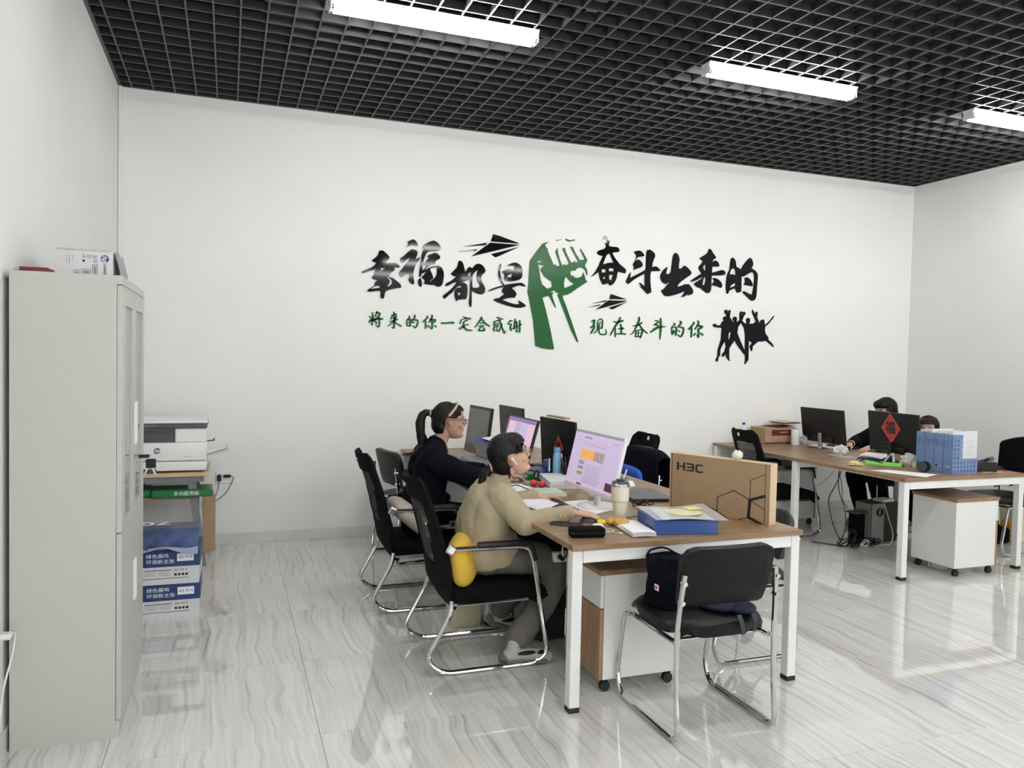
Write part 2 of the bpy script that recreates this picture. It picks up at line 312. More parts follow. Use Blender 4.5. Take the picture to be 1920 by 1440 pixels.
ART = {
'big_幸': '4002,4886 12,18 18,4 18,2 18,-2 22,-10 24,-20 26,-24 30,-28 14,-22 2,-16 -14,-20 -30,-28 -16,-20 -4,-20 90,8 40,4 16,4 20,-4 26,-10 24,-16 32,-36 -12,-14 -26,-2 -68,6 12,-24 4,-14 -2,-16 -18,-18 -32,-18 -18,-16 -2,-14 -8,-14 -26,-20 16,-20 18,-8 22,0 38,-18 52,-38 34,-24 16,-14 14,-16 10,-18 2,-18 -4,-22 -44,-4 -54,-12 -80,-20 -54,-18 -28,-18 -18,-34 -6,-50 -4,-30 -6,-8 -10,-4 -18,-2 -16,8 -14,18 -6,12 2,10 2,24 0,54 -50,4 -44,-6 -54,-12 -40,-6 -38,8 14,28 34,26 84,54 -10,16 4,18 16,26 18,18 34,14 -48,0 -26,4 -24,8 -14,12 -6,14 8,20 22,24 10,20 0,20 8,22 22,38 -56,-22 -56,-20 -70,-28 -42,-10 -16,10 16,20 48,28 88,42 56,38 38,50 -34,8 -20,8 -30,20 62,48 28,28 14,24 12,26;4044,4610 80,6 -90,-62;3862,4244 76,48 40,14 48,-6 0,-28;4136,4474 18,-2 24,-14 34,-28 20,-26 4,-24 -6,-26 -22,-30 -22,-16 -38,-4 32,36 12,24 4,22 0,16 -4,10 -14,14 -22,20 -14,14',
'big_福': '4474,4986 26,38 6,26 -8,40 60,36 30,10 22,-4 20,-10 18,-16 16,-24 20,-46 -10,-8 -30,0 -56,4 -40,-2 -22,-6 -22,-12|4372,4804 22,6 48,40 80,78 50,40 18,2 22,-4 24,-8 18,-12 16,-16 6,-14 -2,-16 -8,-34 -26,-74 20,12 18,12 36,26 -8,-44 -16,-32 -26,-32 -22,-38 -14,-44 -12,-34 -6,-26 -4,-32 0,-38 4,-50 12,-62 2,-34 -4,-8 -12,-4 -20,0 -22,10 -22,24 -16,20 -6,18 0,16 8,14 4,24 -2,50 -40,-8 -28,-14 -30,-26 -24,-14 -20,0 -16,14 -16,30 -4,22 4,14 24,32 40,50 40,48 38,48 26,38 22,44 -42,-22 -26,-20 -26,-28 -20,-16 -16,-8 -16,0 -16,4 -10,22|4758,5028 52,44 44,28 54,26 36,14 20,2 24,-8 32,-18 24,-20 22,-24 14,-24 12,-22 -4,-18 -16,-18 -24,-14 -30,-10 -46,-6 -64,-6 -40,-10 -20,-16 -18,-22 -16,-30 -14,-38 -12,-46 -12,-62 -14,-122 74,72 -50,44 70,90 22,32 -4,6 -10,6 -28,4 56,34 36,16 32,12 28,6 20,-2 22,-10 24,-18 16,-18 10,-20 2,-14 -6,-10 -22,-16 -40,-22 -20,-22 0,-34 -60,-22 -36,-18 -32,-18 -26,-24 -30,-42 80,50 52,24 54,12 40,6 26,-4 26,-10 24,-20 18,-28 14,-34 8,-42 0,-50 -6,-56 -12,-66 -26,-42 -42,-18 -36,2 -32,20 -38,8 -44,-4 -48,4 -80,12 18,24 2,18 -6,20 -14,18 -34,24 52,64 18,24 0,10 -58,-26 -22,-22 -4,-42 -12,6 -8,-2 -12,-4 2,82 8,72 12,90 8,74 6,54 14,54 32,80 -16,6 -10,6;4896,4648 64,22 32,8 30,-4 2,-86 -8,-44 -16,-30 -32,-36 -74,-62 14,24 16,16 24,14 12,18 -2,22 -10,30 -20,38 -12,26 0,12 -4,14|4734,4480 10,-16 8,-28 6,-44 2,-34 -4,-34 -30,6 -16,16 -14,26 -6,26 2,26 6,20 10,18 12,10',
'big_都': '5408,4786 12,30 12,6 18,0 20,-8 18,-18 14,-24 10,-24 4,-24 8,-30 18,-58 8,0 14,20 24,40 18,22 14,6 18,-4 30,-18 52,58 24,22 18,6 24,2 32,-4 30,-12 28,-20 22,-26 14,-28 6,-26 -4,-20 -14,-20 -28,-22 -20,-28 -12,-38 2,-34 12,-32 18,-32 22,-32 16,-32 10,-28 2,-32 -10,-34 -16,-24 -20,-12 -24,-6 -28,0 -34,6 -38,12 -34,14 -48,28 4,-208 -4,-74 -14,-16 -16,14 -10,16 -6,24 0,62 8,102 4,108 -2,168 -10,-4 -38,-14 -104,-44 36,-2 24,-8 24,-16 16,-20 8,-26 2,-58 -4,-88 -10,-54 -14,-20 -18,-6 -20,4 -22,-2 -20,-4 -28,-4 -50,-8 -4,-26 -18,4 -12,28 -16,52 -6,42 2,32 6,30 16,28 22,18 30,10 24,2 20,-6 0,32 -26,6 -24,-10 -30,-26 -28,-30 -28,-34 -32,-34 -40,-30 -34,-30 -26,-30 -22,-14 -18,-2 -12,8 -8,18 0,18 12,16 26,22 40,28 44,38 46,44 36,42 40,58 -26,2 -46,-20 -72,-40 -44,-16 -20,14 14,28 24,20 40,20 46,30 76,64 -58,16 -24,12 -14,18 38,46 30,32 32,36 20,42;5592,4566 12,34 14,18 28,24 -4,-34 -4,-22 -6,-20 -4,-12 -8,-8;5682,4572 12,32 22,24 24,24 44,32 -20,-52 -6,-36 0,-40 6,-36 8,-32 16,-28 18,-26 10,-20 0,-12 -4,-16 -12,-14 -30,-10 -50,-4 -28,2 -8,10 -6,38 -2,70 2,54;5382,4286 16,-14 4,-8 -6,-16;5416,4248 10,10 32,6 2,-24 -6,-14 -22,-18 -16,12 -4,12',
'big_是': '5964,4312 72,42 50,22 48,18 50,16 74,20 -56,78 -24,48 -12,46 -4,46 2,42 8,42 14,42 10,26 14,22 4,-36 -4,-36 -8,-50 0,-46 6,-38 10,-42 16,-42 18,-40 34,-54 74,20 76,14 100,16 60,6 22,0 24,-8 26,-18 16,-14 12,-18 -10,-8 -14,0 -18,4 -30,6 -44,6 -38,-6 -32,-14 -34,-14 -50,-20 42,-32 24,-22 22,-26 10,-20 -4,-16 -8,-16 -14,-16 -6,-12 0,-16 -38,6 -38,-4 -50,-10 -48,-14 -68,-22 86,-30 62,-18 68,-16 56,-6 62,8 -12,26 -6,16 -6,20 52,-20 36,-18 38,-24 20,-20 2,-20 -90,-24 -50,-6 -44,0 -56,8 -68,12 -76,16 -82,22 -62,18 -44,16 -30,14 -30,24 60,24 24,4 10,-6 112,78 -38,46 -8,26 10,20 14,18 26,24 -94,-22 -72,-24 -76,-30 -48,-14|6338,4792 50,34 36,16 40,12 34,0 30,-8 30,-16 34,-26 22,-30 12,-36 4,-46 -2,-54 -8,-38 -14,-24 -28,-22 -44,-18 -46,-12 -50,-10 -50,-4 -50,2 -38,10 -22,18 -6,26 12,36 -8,32 -42,40 44,34 40,16 50,8 42,-6 48,-34 10,34 6,26 4,46 -54,-4 -30,-2 -26,-4 -16,0;6328,4586 30,34 26,16 50,12 -22,-66',
'big_奋': '8248,5396 0,28 6,18 12,18 18,8 24,-2 28,-20 34,-38 16,-26 2,-14 -2,-16 -10,-18 -4,-20 0,-28 54,-10 42,0 46,2 34,-2 20,-8 16,-18 14,-28 2,-20 -8,-8 -36,-12 -102,-16 2,-18 18,-32 36,-50 44,-50 50,-50 48,-38 48,-26 34,-26 16,-26 2,-26 -16,-36 -24,2 -38,6 -90,16 -12,-18 -8,-36 -10,-60 -18,-54 -28,-46 -32,-34 -58,-30 -24,30 -16,12 -16,0 -28,-8 -58,-24 -24,22 -20,32 -26,48 -18,52 -16,82 -156,-102 90,112 58,104 88,198 -58,4 -30,10 -22,14 -12,16 0,16 10,16 22,16 42,18 66,22 36,28 4,32 -4,26 -22,32 48,-14 2,38 -12,24 -26,22 -18,10 -10,-6 -8,-6;8326,5102 28,28 46,10 20,-48 20,-42 44,-76 -72,0 -56,-10 -98,-32 26,76 20,48;8228,4836 90,6 2,-56 -82,-12;8384,4866 104,2 0,-66 -34,12 -26,0 -42,-8;8264,4688 46,16 2,-42 -42,-10;8396,4740 78,8 -32,-114 -38,18 -12,28',
'big_斗': '8916,5214 40,14 26,8 28,6 32,0 32,-12 30,-22 42,-54 -28,-18 -34,-8 -54,-6 -40,-18 -26,-34 -16,-22 -6,-14 42,30 30,4 32,-10 30,-22 28,-34 8,-32 -14,-30 -34,-22 -56,-18 -48,-18 -60,-24 26,38 -2,26 -22,24 0,30 22,38 22,46 22,54 0,38 -26,22 -16,20|9186,5206 12,56 20,8 20,4 24,2 32,-12 44,-28 28,-22 10,-18 4,-20 -2,-26 -16,-40 -24,-56 -14,-50 -4,-64 48,20 34,2 32,-10 32,-20 42,-46 -22,-8 -50,-6 -130,-8 -18,-46 -2,-62 4,-94 10,-80 12,-68 4,-42 -4,-16 -22,-16 -60,-26 -32,30 -44,38 -100,92 66,-32 -80,82 22,4 32,-16 74,-54 -8,250 -150,-78 -88,-54 -112,-90 -36,22 -14,14 -2,14 18,44 34,74 28,44 26,22 -24,-112 238,118 86,48 12,14 6,48 0,78 0,90',
'big_出': '9770,5122 8,54 8,30 12,22 16,16 18,8 22,0 20,-12 22,-22 18,-30 14,-40 2,-48 -8,-58 -4,-44 2,-44 22,-4 20,4 22,12 20,18 20,20 20,10 26,-4 36,-20 44,-34 30,-28 22,-26 10,-20 0,-18 -34,-32 -70,-44 -66,-46 -66,-48 -44,-40 -34,-50 10,-8 28,4 50,16 40,16 30,16 20,6 14,-6 16,2 22,8 24,-4 32,-18 30,-30 32,-38 16,-32 4,-26 -8,-24 -18,-22 -24,-12 -30,-2 -20,-6 -16,-18 4,34 -38,-16 -30,-20 -54,-40 16,40 -72,-36 50,46 24,32 24,52 -82,-38 -76,-28 -100,-30 -78,-20 -54,-10 -44,4 -34,14 -30,26 -26,36 -12,24 2,16 28,4 50,46 122,134 -56,-40 -30,-18 -26,-6 -28,6 -34,18 -28,28 -20,38 -10,32 0,26 14,40 28,56 38,44 68,50 6,-8 -6,-34 -22,-92 26,-10 26,6 38,16 22,44 6,74 8,76',
'big_来': '10618,5390 30,-16 20,-18 18,-28 28,-34 38,-38 20,-28 2,-16 -16,-14 -34,-14 -20,-18 -12,-38 46,28 28,6 26,-8 26,-16 22,-24 14,-26 4,-38 -36,-8 -40,-4 -86,-2 -8,-122 94,28 60,18 56,18 44,4 32,-10 22,-14 14,-22 -2,-22 -16,-24 -84,-18 -222,-18 -4,-100 0,-66 2,-66 -6,-52 -16,-34 -20,-22 -20,-10 -22,-4 -22,0 -46,24 -72,48 -50,26 -30,2 -30,10 -32,16 -22,18 -20,26 50,36 54,34 112,66 -50,-8 -44,-18 -60,-34 -56,-22 -76,-22 -8,22 68,48 62,40 118,72 -38,42 -20,30 -16,34 10,32 34,36 28,32 26,46 -42,14 -20,12 -16,24 136,82 50,42 8,32 10,24;10480,4996 -2,26 12,18 16,14 28,12 0,-124 -20,4 -16,18;10512,4822 16,-4 8,-10 6,-14 2,-22 -2,-30 -6,-32 -18,-54 -48,6 16,80 12,40|10700,4792 30,16 26,4 36,-4 38,-14 40,-22 34,-26 24,-32 12,-32 0,-30 -12,-20 -22,-10 -26,2 -32,16 -40,10 -48,4 -36,8 -36,14 40,42 14,22 0,20 -12,14',
'big_的': '11124,5192 8,26 10,16 12,10 16,2 20,-6 22,-16 18,-22 16,-28 10,-40 6,-48 16,-26 28,-6 26,-12 38,-26 54,82 40,54 44,50 38,38 50,34 32,-22 20,-28 20,-42 8,-30 -4,-24 -10,-26 -26,-48 48,-14 36,-18 38,-28 24,-30 12,-28 4,-64 -6,-94 -6,-110 -6,-126 -12,-78 -16,-32 -28,-22 -36,-12 -26,-4 -20,10 -32,20 -46,34 -48,36 -46,34 -26,26 -8,22 34,8 52,-16 84,-32 48,-16 14,4 12,44 14,80 10,78 6,76 2,56 -2,38 -4,30 -8,22 -16,18 -22,12 -30,-2 -36,-16 -44,-24 -54,-32 -44,-22 -54,-10 6,-224 -4,-76 -12,-6 -26,-10 -60,-16 -56,90 -106,-42 -38,-28 -6,-30 -10,-18 -24,-6 -22,66 -8,52 -2,58 2,72 8,82 12,58 14,36 16,30 16,26 10,48 6,68 4,52;11110,4900 18,70 18,34 40,32 48,-26 16,-36 4,-84 -62,18 -36,2;11102,4782 2,18 10,6 2,-82 -10,6 -4,18;11120,4636 32,46 34,26 68,36 2,-38 -8,-18 -14,-12 -34,-14|11472,4848 26,14 22,4 28,0 32,-14 38,-26 28,-32 20,-36 10,-30 2,-30 -28,-4 -36,2 -56,6 -46,4 -58,6 26,36 8,24 -2,26 -4,24',
'fist': '7152,5270 -86,-42 8,-44 46,-46 -4,-28 128,-250 8,-12 36,30 -4,-40 86,12 -10,50 -82,192 0,32 42,52 -2,-58 48,-152 48,-112 50,36 0,-26 90,28 -6,36 -132,230 8,22 40,10 20,-76 42,-72 72,-124 90,44 -22,-36 78,22 -72,112 -104,158 58,-4 44,-88 104,-142 28,-2 74,20 -106,180 22,6 62,-84 78,-118 -54,-104 48,-72 12,-74 -12,-34 -26,82 -56,54 -66,8 -72,-32 -18,-34 -64,0 -44,-32 20,-66 86,-2 -48,-20 82,-16 82,26 40,44 8,46 30,-70 24,-74 38,-30 -226,-146 -108,-80 -72,-36 -98,-18 10,-52 58,-122 116,-278 162,-402 -28,-6 -130,226 -116,262 -96,210 -76,166 26,22 -64,30 -36,30 -80,-44 82,4 -36,-34 6,-58 72,-178 -8,-16 -132,212 -18,4 -118,-36 82,-246 98,-358 74,-312 -2,-32 -118,0 -142,22 -108,34 -16,146 -38,318 -90,396 -34,128 12,106 20,448 28,50 128,178 86,108 52,26;6906,4904 122,24 -60,-36 -32,-14;6928,4852 130,-24 -54,-32 -16,-50 74,-110 144,-90 20,-90 -96,-46 -108,76 -38,114 -36,192;7500,4660 84,-86 84,-44 -90,-46 -108,-44 -12,86 12,84|7272,5308 58,16 72,26 -18,-14 -62,-26|7460,5350 22,4 64,-18 64,8 36,16 26,-20 -26,-4 -62,-18 -36,-10 -46,12',
'people': '10744,3862 24,32 54,2 10,-30 96,2 24,56 48,38 -14,52 20,32 54,12 4,22 -56,60 20,46 54,2 12,-44 2,-48 18,86 54,6 -22,-140 90,-110 10,14 -30,54 16,40 42,14 44,-20 4,-50 -12,-44 74,42 0,142 16,36 48,2 18,-14 42,16 24,-44 -38,-38 -44,-106 84,-60 22,4 -8,74 14,36 48,12 34,-32 -2,-50 -22,-36 94,-2 70,48 -102,192 16,56 74,-106 4,50 22,14 28,-12 -8,-106 36,-68 24,-54 26,62 50,24 38,-16 26,-96 92,68 108,122 34,6 -44,-60 -118,-130 -64,-38 -8,-88 24,-64 76,-80 -10,-36 98,-72 54,-72 -16,-10 -104,70 -92,58 -88,-20 -100,-4 -128,-98 -12,-96 -28,-6 -42,100 52,56 -6,26 -68,30 6,-396 -74,-84 -22,0 14,64 -4,118 -52,44 -146,152 -74,98 -118,-166 8,-218 28,-34 -38,4 -72,74 4,72 -32,-46 -52,-32 -16,22 14,54 42,38 28,108 -26,100 -50,-74 -50,-92 0,-134 -32,-10 -18,-100 -48,-4 -6,40 34,64 6,134 68,208 12,234 -138,8 -42,8;11184,3756 -8,-96 -34,-86 -12,32 2,108;11424,3936 76,-102 32,-144 6,-324 -104,184 -94,180 18,126;11434,4126 24,6 -14,-60',
'plane_large': '6050,5336 108,-18 394,-108 -10,-10 -530,4|6000,5180 558,-2 -910,-266|6554,5142 -446,-220 -90,54|5494,5074 448,100 -30,-44|5380,4978 378,74 -28,-38',
'plane_small': '8436,4372 32,2 320,-82 -376,-10|8396,4258 398,6 0,-4 -664,-194|8792,4242 -290,-148 -48,-4 -46,30|8046,4180 276,72 46,4 -30,-26|7964,4108 238,60 32,0 -26,-20',
'small_0': '3848,3772 8,-8 12,-12 8,-8 16,4 2,16 -10,8 -12,10 -10,6 -14,-2|3862,3666 6,10 6,10 8,12 18,16 22,20 18,16 0,10 -10,4 -20,-10 -28,-18 -24,-16 -10,-20 -4,-16 -2,-10 8,-12|3896,3844 0,-24 2,-36 0,-36 -2,-42 -6,-46 -2,-32 12,-14 16,10 6,34 8,46 4,44 -4,40 -6,36 -6,24 -12,6|3978,3872 -10,-26 -14,-36 -10,-26 8,-16 18,8 10,26 12,36 10,26 -8,14|3968,3834 22,-4 28,-6 4,0 -6,-6 -20,-24 -20,-24 -18,-18 -20,-16 -14,-12 0,-22 22,-4 14,12 20,18 20,20 22,22 24,28 12,36 -28,22 -34,6 -22,2 -14,-14|3878,3686 34,10 44,14 42,12 34,4 32,2 24,0 12,16 -12,14 -24,0 -34,-2 -38,-6 -42,-12 -48,-16 -32,-12 -6,-16|4008,3766 4,-32 2,-44 0,-36 -2,-22 -4,-12 4,-2 -8,2 -18,12 -14,10 -10,-2 0,-10 12,-12 18,-18 22,-12 22,16 8,22 4,28 0,38 -4,46 -2,32 -18,12|3944,3688 8,-10 12,-14 10,-12 24,6 0,24 -12,6 -16,10 -12,6 -14,-2',
'small_1': '4268,3868 0,-28 0,-40 -2,-38 0,-38 0,-36 0,-34 2,-28 2,-22 4,-2 2,2 -14,8 -14,8 -8,-2 -2,-8 10,-12 16,-16 26,-4 12,24 2,26 0,28 2,32 2,38 0,36 -4,42 -4,38 -6,28 -14,10|4242,3804 26,4 34,6 26,4 8,18 -14,12 -24,-8 -36,-10 -24,-8 -4,-10|4232,3802 -4,-16 -6,-22 -4,-16 12,-14 18,8 4,16 8,22 4,14 -12,18|4312,3808 -10,-14 -14,-22 -10,-16 10,-22 24,4 8,18 10,22 8,18 -6,16|4210,3688 40,12 56,18 40,12 8,20 -18,10 -38,-16 -54,-20 -40,-16 -6,-12|4270,3720 -30,-30 -40,-40 -30,-28 0,-8 8,-2 34,24 44,36 34,26 0,18|4290,3684 34,-20 48,-26 36,-20 14,6 -2,16 -34,18 -50,26 -34,20 -14,-6',
'small_2': '4530,3802 6,-8 6,-8 0,0 -6,-6 -18,-12 -18,-20 -6,-28 0,-28 0,-24 2,-16 4,-10 2,-8 16,-4 10,14 -2,6 -4,10 -2,12 -2,22 -2,26 2,20 12,10 20,8 20,16 -2,24 -12,12 -8,8 -14,-2|4518,3730 18,4 24,6 0,2 0,-24 -8,-48 -4,-34 12,-14 18,10 6,34 10,50 -2,42 -34,12 -30,-10 -18,-10 -4,-14|4524,3684 14,2 20,4 12,2 8,14 -12,8 -14,-2 -18,-4 -14,-4 -6,-12|4520,3628 14,2 22,0 14,0 8,12 -8,10 -16,0 -20,0 -16,0 -8,-12|4628,3824 2,-8 2,-10 -2,-8 -12,-18 -20,-26 -16,-18 2,-16 18,-2 18,18 22,24 20,24 4,24 -6,18 -4,10 -18,4|4632,3732 20,0 24,0 10,-2 0,-16 -6,-30 -8,-24 -8,-16 -10,-12 -4,-4 -8,2 -16,14 -12,10 -8,0 -2,-8 8,-14 14,-20 22,-14 24,8 18,18 14,24 8,30 6,36 -6,34 -30,14 -32,-2 -20,-2 -10,-14|4598,3692 10,-2 14,-4 10,-2 16,12 -10,16 -10,2 -14,2 -12,2 -12,-12',
'small_3': '4852,3812 6,-6 4,0 -2,2 -20,-24 -34,-34 -24,-26 0,-16 16,-2 28,24 38,32 26,30 0,28 -20,10 -10,2 -12,-6|4820,3734 2,-16 2,-22 0,-22 2,-24 0,-26 0,-20 14,-10 14,10 2,18 2,26 2,26 -2,26 -2,22 -2,16 -18,12|4934,3832 4,-6 2,-2 -2,-8 -14,-28 -20,-38 -16,-28 6,-18 20,4 18,26 24,38 18,32 2,26 -10,16 -6,6 -20,0|4924,3746 30,0 38,0 18,0 -6,4 -12,-16 -12,-16 4,-14 14,0 14,12 20,22 0,34 -36,8 -42,0 -30,0 -14,-18|4938,3740 0,-26 2,-36 0,-30 0,-22 2,-14 10,2 -6,2 -16,16 -14,10 -8,0 -2,-10 10,-14 16,-18 20,-14 20,18 4,20 2,24 0,30 0,38 -2,26 -20,14|4892,3624 6,8 8,12 4,10 -2,14 -14,0 -8,-4 -12,-8 -10,-6 4,-24|4996,3658 6,-10 10,-12 6,-10 24,2 2,22 -12,6 -12,10 -10,6 -12,-2',
'small_4': '5122,3690 20,2 28,0 30,4 34,2 34,4 30,2 20,-2 18,-2 12,-4 22,22 -18,24 -12,0 -20,0 -24,-4 -32,-2 -34,-6 -32,-4 -30,-2 -26,0 -20,0 -14,-16',
'small_5': '5516,3828 14,-10 20,-14 14,-10 24,10 -4,24 -18,4 -24,8 -18,4 -10,-4|5572,3796 26,-4 36,-2 26,-2 16,18 -14,18 -26,0 -36,2 -26,0 -14,-14|5480,3788 -8,-22 -12,-28 -8,-22 8,-14 18,6 8,20 10,30 8,22 -8,12|5478,3768 30,8 40,14 28,8 4,10 -8,6 -30,-8 -40,-14 -30,-8 -2,-10|5602,3790 -22,-6 -34,-14 -28,-24 -8,-36 4,-38 2,-24 22,-12 18,18 -4,24 -4,32 2,20 14,14 28,14 20,12 4,14|5552,3682 20,0 26,2 20,0 10,14 -12,12 -20,-2 -26,-4 -20,-4 -6,-10|5528,3670 -22,-18 -30,-22 -20,-10 4,-2 0,10 0,12 -6,4 -6,-2 -4,-12 -2,-18 18,-12 28,12 32,22 24,14 0,18|5472,3642 16,4 20,6 14,4 6,14 -14,8 -14,-8 -18,-8 -14,-6 -4,-10|5522,3648 14,-16 20,-24 32,-20 40,-4 42,2 28,2 8,8 -8,10 -28,4 -38,4 -30,8 -20,14 -18,20 -14,14 -24,0',
'small_6': '5848,3838 0,-4 -2,-2 -8,-16 -30,-50 -42,-64 -30,-46 4,-12 10,2 38,42 50,58 38,48 10,32 -6,18 -8,8 -16,2|5862,3798 16,-22 24,-32 26,-30 36,-20 34,-12 24,-8 14,6 -2,14 -22,12 -30,18 -26,20 -26,22 -26,28 -20,20 -18,0|5842,3722 18,0 24,0 16,0 10,14 -10,12 -18,-2 -24,0 -16,-2 -10,-12|5810,3666 30,2 42,4 30,2 10,16 -14,12 -30,-4 -40,-6 -30,-6 -6,-10|5866,3688 -14,-14 -20,-18 -16,-20 -8,-16 -4,-14 -2,-8 16,-14 18,12 0,8 -2,8 4,10 14,16 20,18 14,12 -2,18|5820,3584 34,0 46,0 40,10 4,36 -18,22 -14,12 -18,0 -4,-18 12,-14 10,-16 4,8 -20,-6 -44,-4 -34,-4 -10,-14',
'small_7': '6154,3830 14,0 12,2 8,-6 10,-30 10,-46 14,-50 24,-54 28,-56 24,-38 36,12 -2,28 -2,20 -6,6 -8,-4 -4,-20 -6,-22 20,4 -18,30 -28,54 -22,54 -16,46 -10,46 -16,36 -28,18 -24,-4 -16,-4 -6,-14|6098,3752 34,10 50,16 34,10 8,18 -18,10 -34,-12 -48,-18 -34,-12 -6,-14|6096,3758 -2,-30 -2,-42 -2,-28 0,-4 -2,0 -6,0 -10,-8 6,-10 8,-2 18,0 16,16 4,36 2,42 0,30 -14,12|6232,3820 12,-4 16,-6 10,-4 14,8 -4,14 -12,4 -14,6 -12,6 -16,-8|6132,3716 22,6 30,8 24,6 6,12 -12,8 -22,-4 -32,-8 -22,-6 -6,-12|6140,3684 16,4 20,4 6,4 -6,4 -4,-12 -6,-6 -6,-2 -12,2 -8,0 -12,-10 8,-12 10,0 16,-2 16,6 14,12 8,18 -4,22 -24,0 -22,-4 -16,-4 -6,-16|6248,3744 -12,-32 -18,-42 -14,-32 8,-12 16,4 12,32 18,42 14,32 -8,12|6092,3646 0,-16 2,-24 0,-16 12,-8 12,8 0,18 0,22 0,16 -14,10|6134,3612 16,-8 24,-14 30,-4 18,20 4,20 0,14 -10,10 -12,-6 -4,-12 -6,-14 2,-2 -10,2 -24,10 -18,6 -14,-6|6154,3644 2,-6 4,-6 4,-4 12,-2 6,12 -2,4 -4,6 -2,6 -14,2',
'small_8': '6406,3810 -16,-24 -20,-32 -8,-30 28,-6 30,8 10,2 -8,0 -12,-20 -8,-26 2,-28 6,-26 14,-24 26,14 8,20 6,16 -6,10 -12,-2 -8,-14 -10,-18 10,-2 2,6 -2,24 2,22 2,18 8,24 -6,26 -30,0 -28,-10 -4,-8 8,14 22,28 18,22 -6,18|6456,3808 -12,0 -14,2 -10,2 -10,-8 6,-12 10,-2 14,-4 10,-4 12,12|6498,3838 -2,-6 -4,-10 -4,-24 -4,-46 -6,-58 -6,-42 16,-14 20,12 2,42 6,58 4,46 2,20 2,8 0,6 -10,14|6524,3790 2,-34 4,-46 0,-40 -4,-30 -4,-24 -6,-18 12,-12 16,6 6,18 6,26 6,32 -2,44 -4,46 -4,34 -14,8|6488,3748 18,0 24,0 18,2 8,8 -8,10 -18,-2 -24,0 -18,-2 -8,-8|6490,3698 18,2 24,2 18,2 6,10 -8,8 -18,-2 -24,-2 -18,-2 -6,-10|6476,3650 26,8 34,10 26,8 4,12 -12,8 -24,-10 -36,-10 -24,-10 -4,-10|6582,3808 -2,-46 0,-62 -2,-54 0,-32 0,-20 6,2 6,-2 -12,12 -12,10 -8,0 -4,-8 6,-12 12,-20 26,-10 16,24 4,24 2,32 -2,54 0,64 -2,44 -18,14|6572,3694 20,10 30,16 20,10 4,16 -18,6 -20,-12 -26,-18 -20,-12 -2,-12',
'small_9': '8050,3828 16,8 22,12 16,6 4,2 6,-2 6,-2 16,4 -2,14 -6,4 -12,8 -22,2 -22,-14 -20,-16 -14,-12 0,-10|8084,3856 -2,-18 -2,-24 -2,-24 4,-22 2,-18 0,-14 -2,-14 -6,-14 -10,-18 -12,-22 -16,-24 -10,-18 8,-20 22,4 12,18 16,24 14,22 12,18 10,18 6,22 0,22 -2,20 -2,16 0,22 4,24 0,16 -20,18|8042,3712 20,12 24,16 18,12 2,20 -20,6 -20,-12 -24,-16 -18,-12 -2,-20|8192,3850 12,12 18,16 14,6 10,0 10,-6 8,-10 0,-26 -2,-38 -4,-32 0,-22 0,-16 -2,-12 14,-14 18,10 2,12 4,18 2,22 2,34 0,40 -4,32 -18,22 -24,10 -24,0 -22,-14 -18,-18 -12,-14 2,-12|8162,3836 0,-28 2,-38 -2,-34 0,-22 0,-14 -6,-14 -18,-22 -22,-22 -18,-14 2,-14 14,-2 18,16 26,22 22,22 10,20 4,20 4,24 -2,34 -2,40 -2,28 -16,10|8222,3842 -6,-18 -8,-28 -6,-26 -2,-22 0,-18 2,-18 -4,-20 -4,-24 2,-24 12,-20 18,-18 22,-14 28,-4 28,2 24,4 20,4 20,8 14,20 -2,28 -10,30 -8,22 -10,2 -6,-6 2,-22 4,-30 -2,-20 -2,-2 -10,-4 -16,-2 -22,-4 -22,-2 -18,2 -14,8 -12,12 -8,14 -2,16 4,20 2,24 0,20 -4,18 0,18 6,24 8,26 4,18 -8,12|8236,3712 12,2 14,0 10,2 10,10 -10,12 -12,0 -14,0 -10,0 -10,-14',
'small_10': '8640,3948 -6,-20 -10,-26 -14,-26 -18,-26 -26,-32 -30,-40 -34,-62 -36,-70 -24,-48 6,-12 14,2 32,46 42,66 38,58 28,38 26,30 24,30 12,34 6,30 4,20 -14,16|8514,3852 16,-8 24,-12 36,-4 48,10 50,14 36,10 10,26 -26,14 -34,-14 -48,-16 -40,-10 -26,-2 -24,4 -16,2 -10,-6|8540,3736 0,-50 2,-68 2,-48 16,-12 18,12 -2,50 -2,68 -2,48 -16,12|8652,3806 2,-18 6,-24 4,-26 2,-32 2,-36 2,-26 18,-12 18,12 0,26 0,38 0,34 -6,30 -8,26 -6,16 -22,8|8622,3712 36,2 48,2 36,0 14,22 -20,16 -34,-6 -48,-10 -34,-6 -8,-10|8582,3612 36,0 50,4 42,0 28,0 24,-4 16,-2 18,12 -12,18 -16,2 -26,4 -32,2 -46,-4 -50,-6 -34,-6 -10,-12',
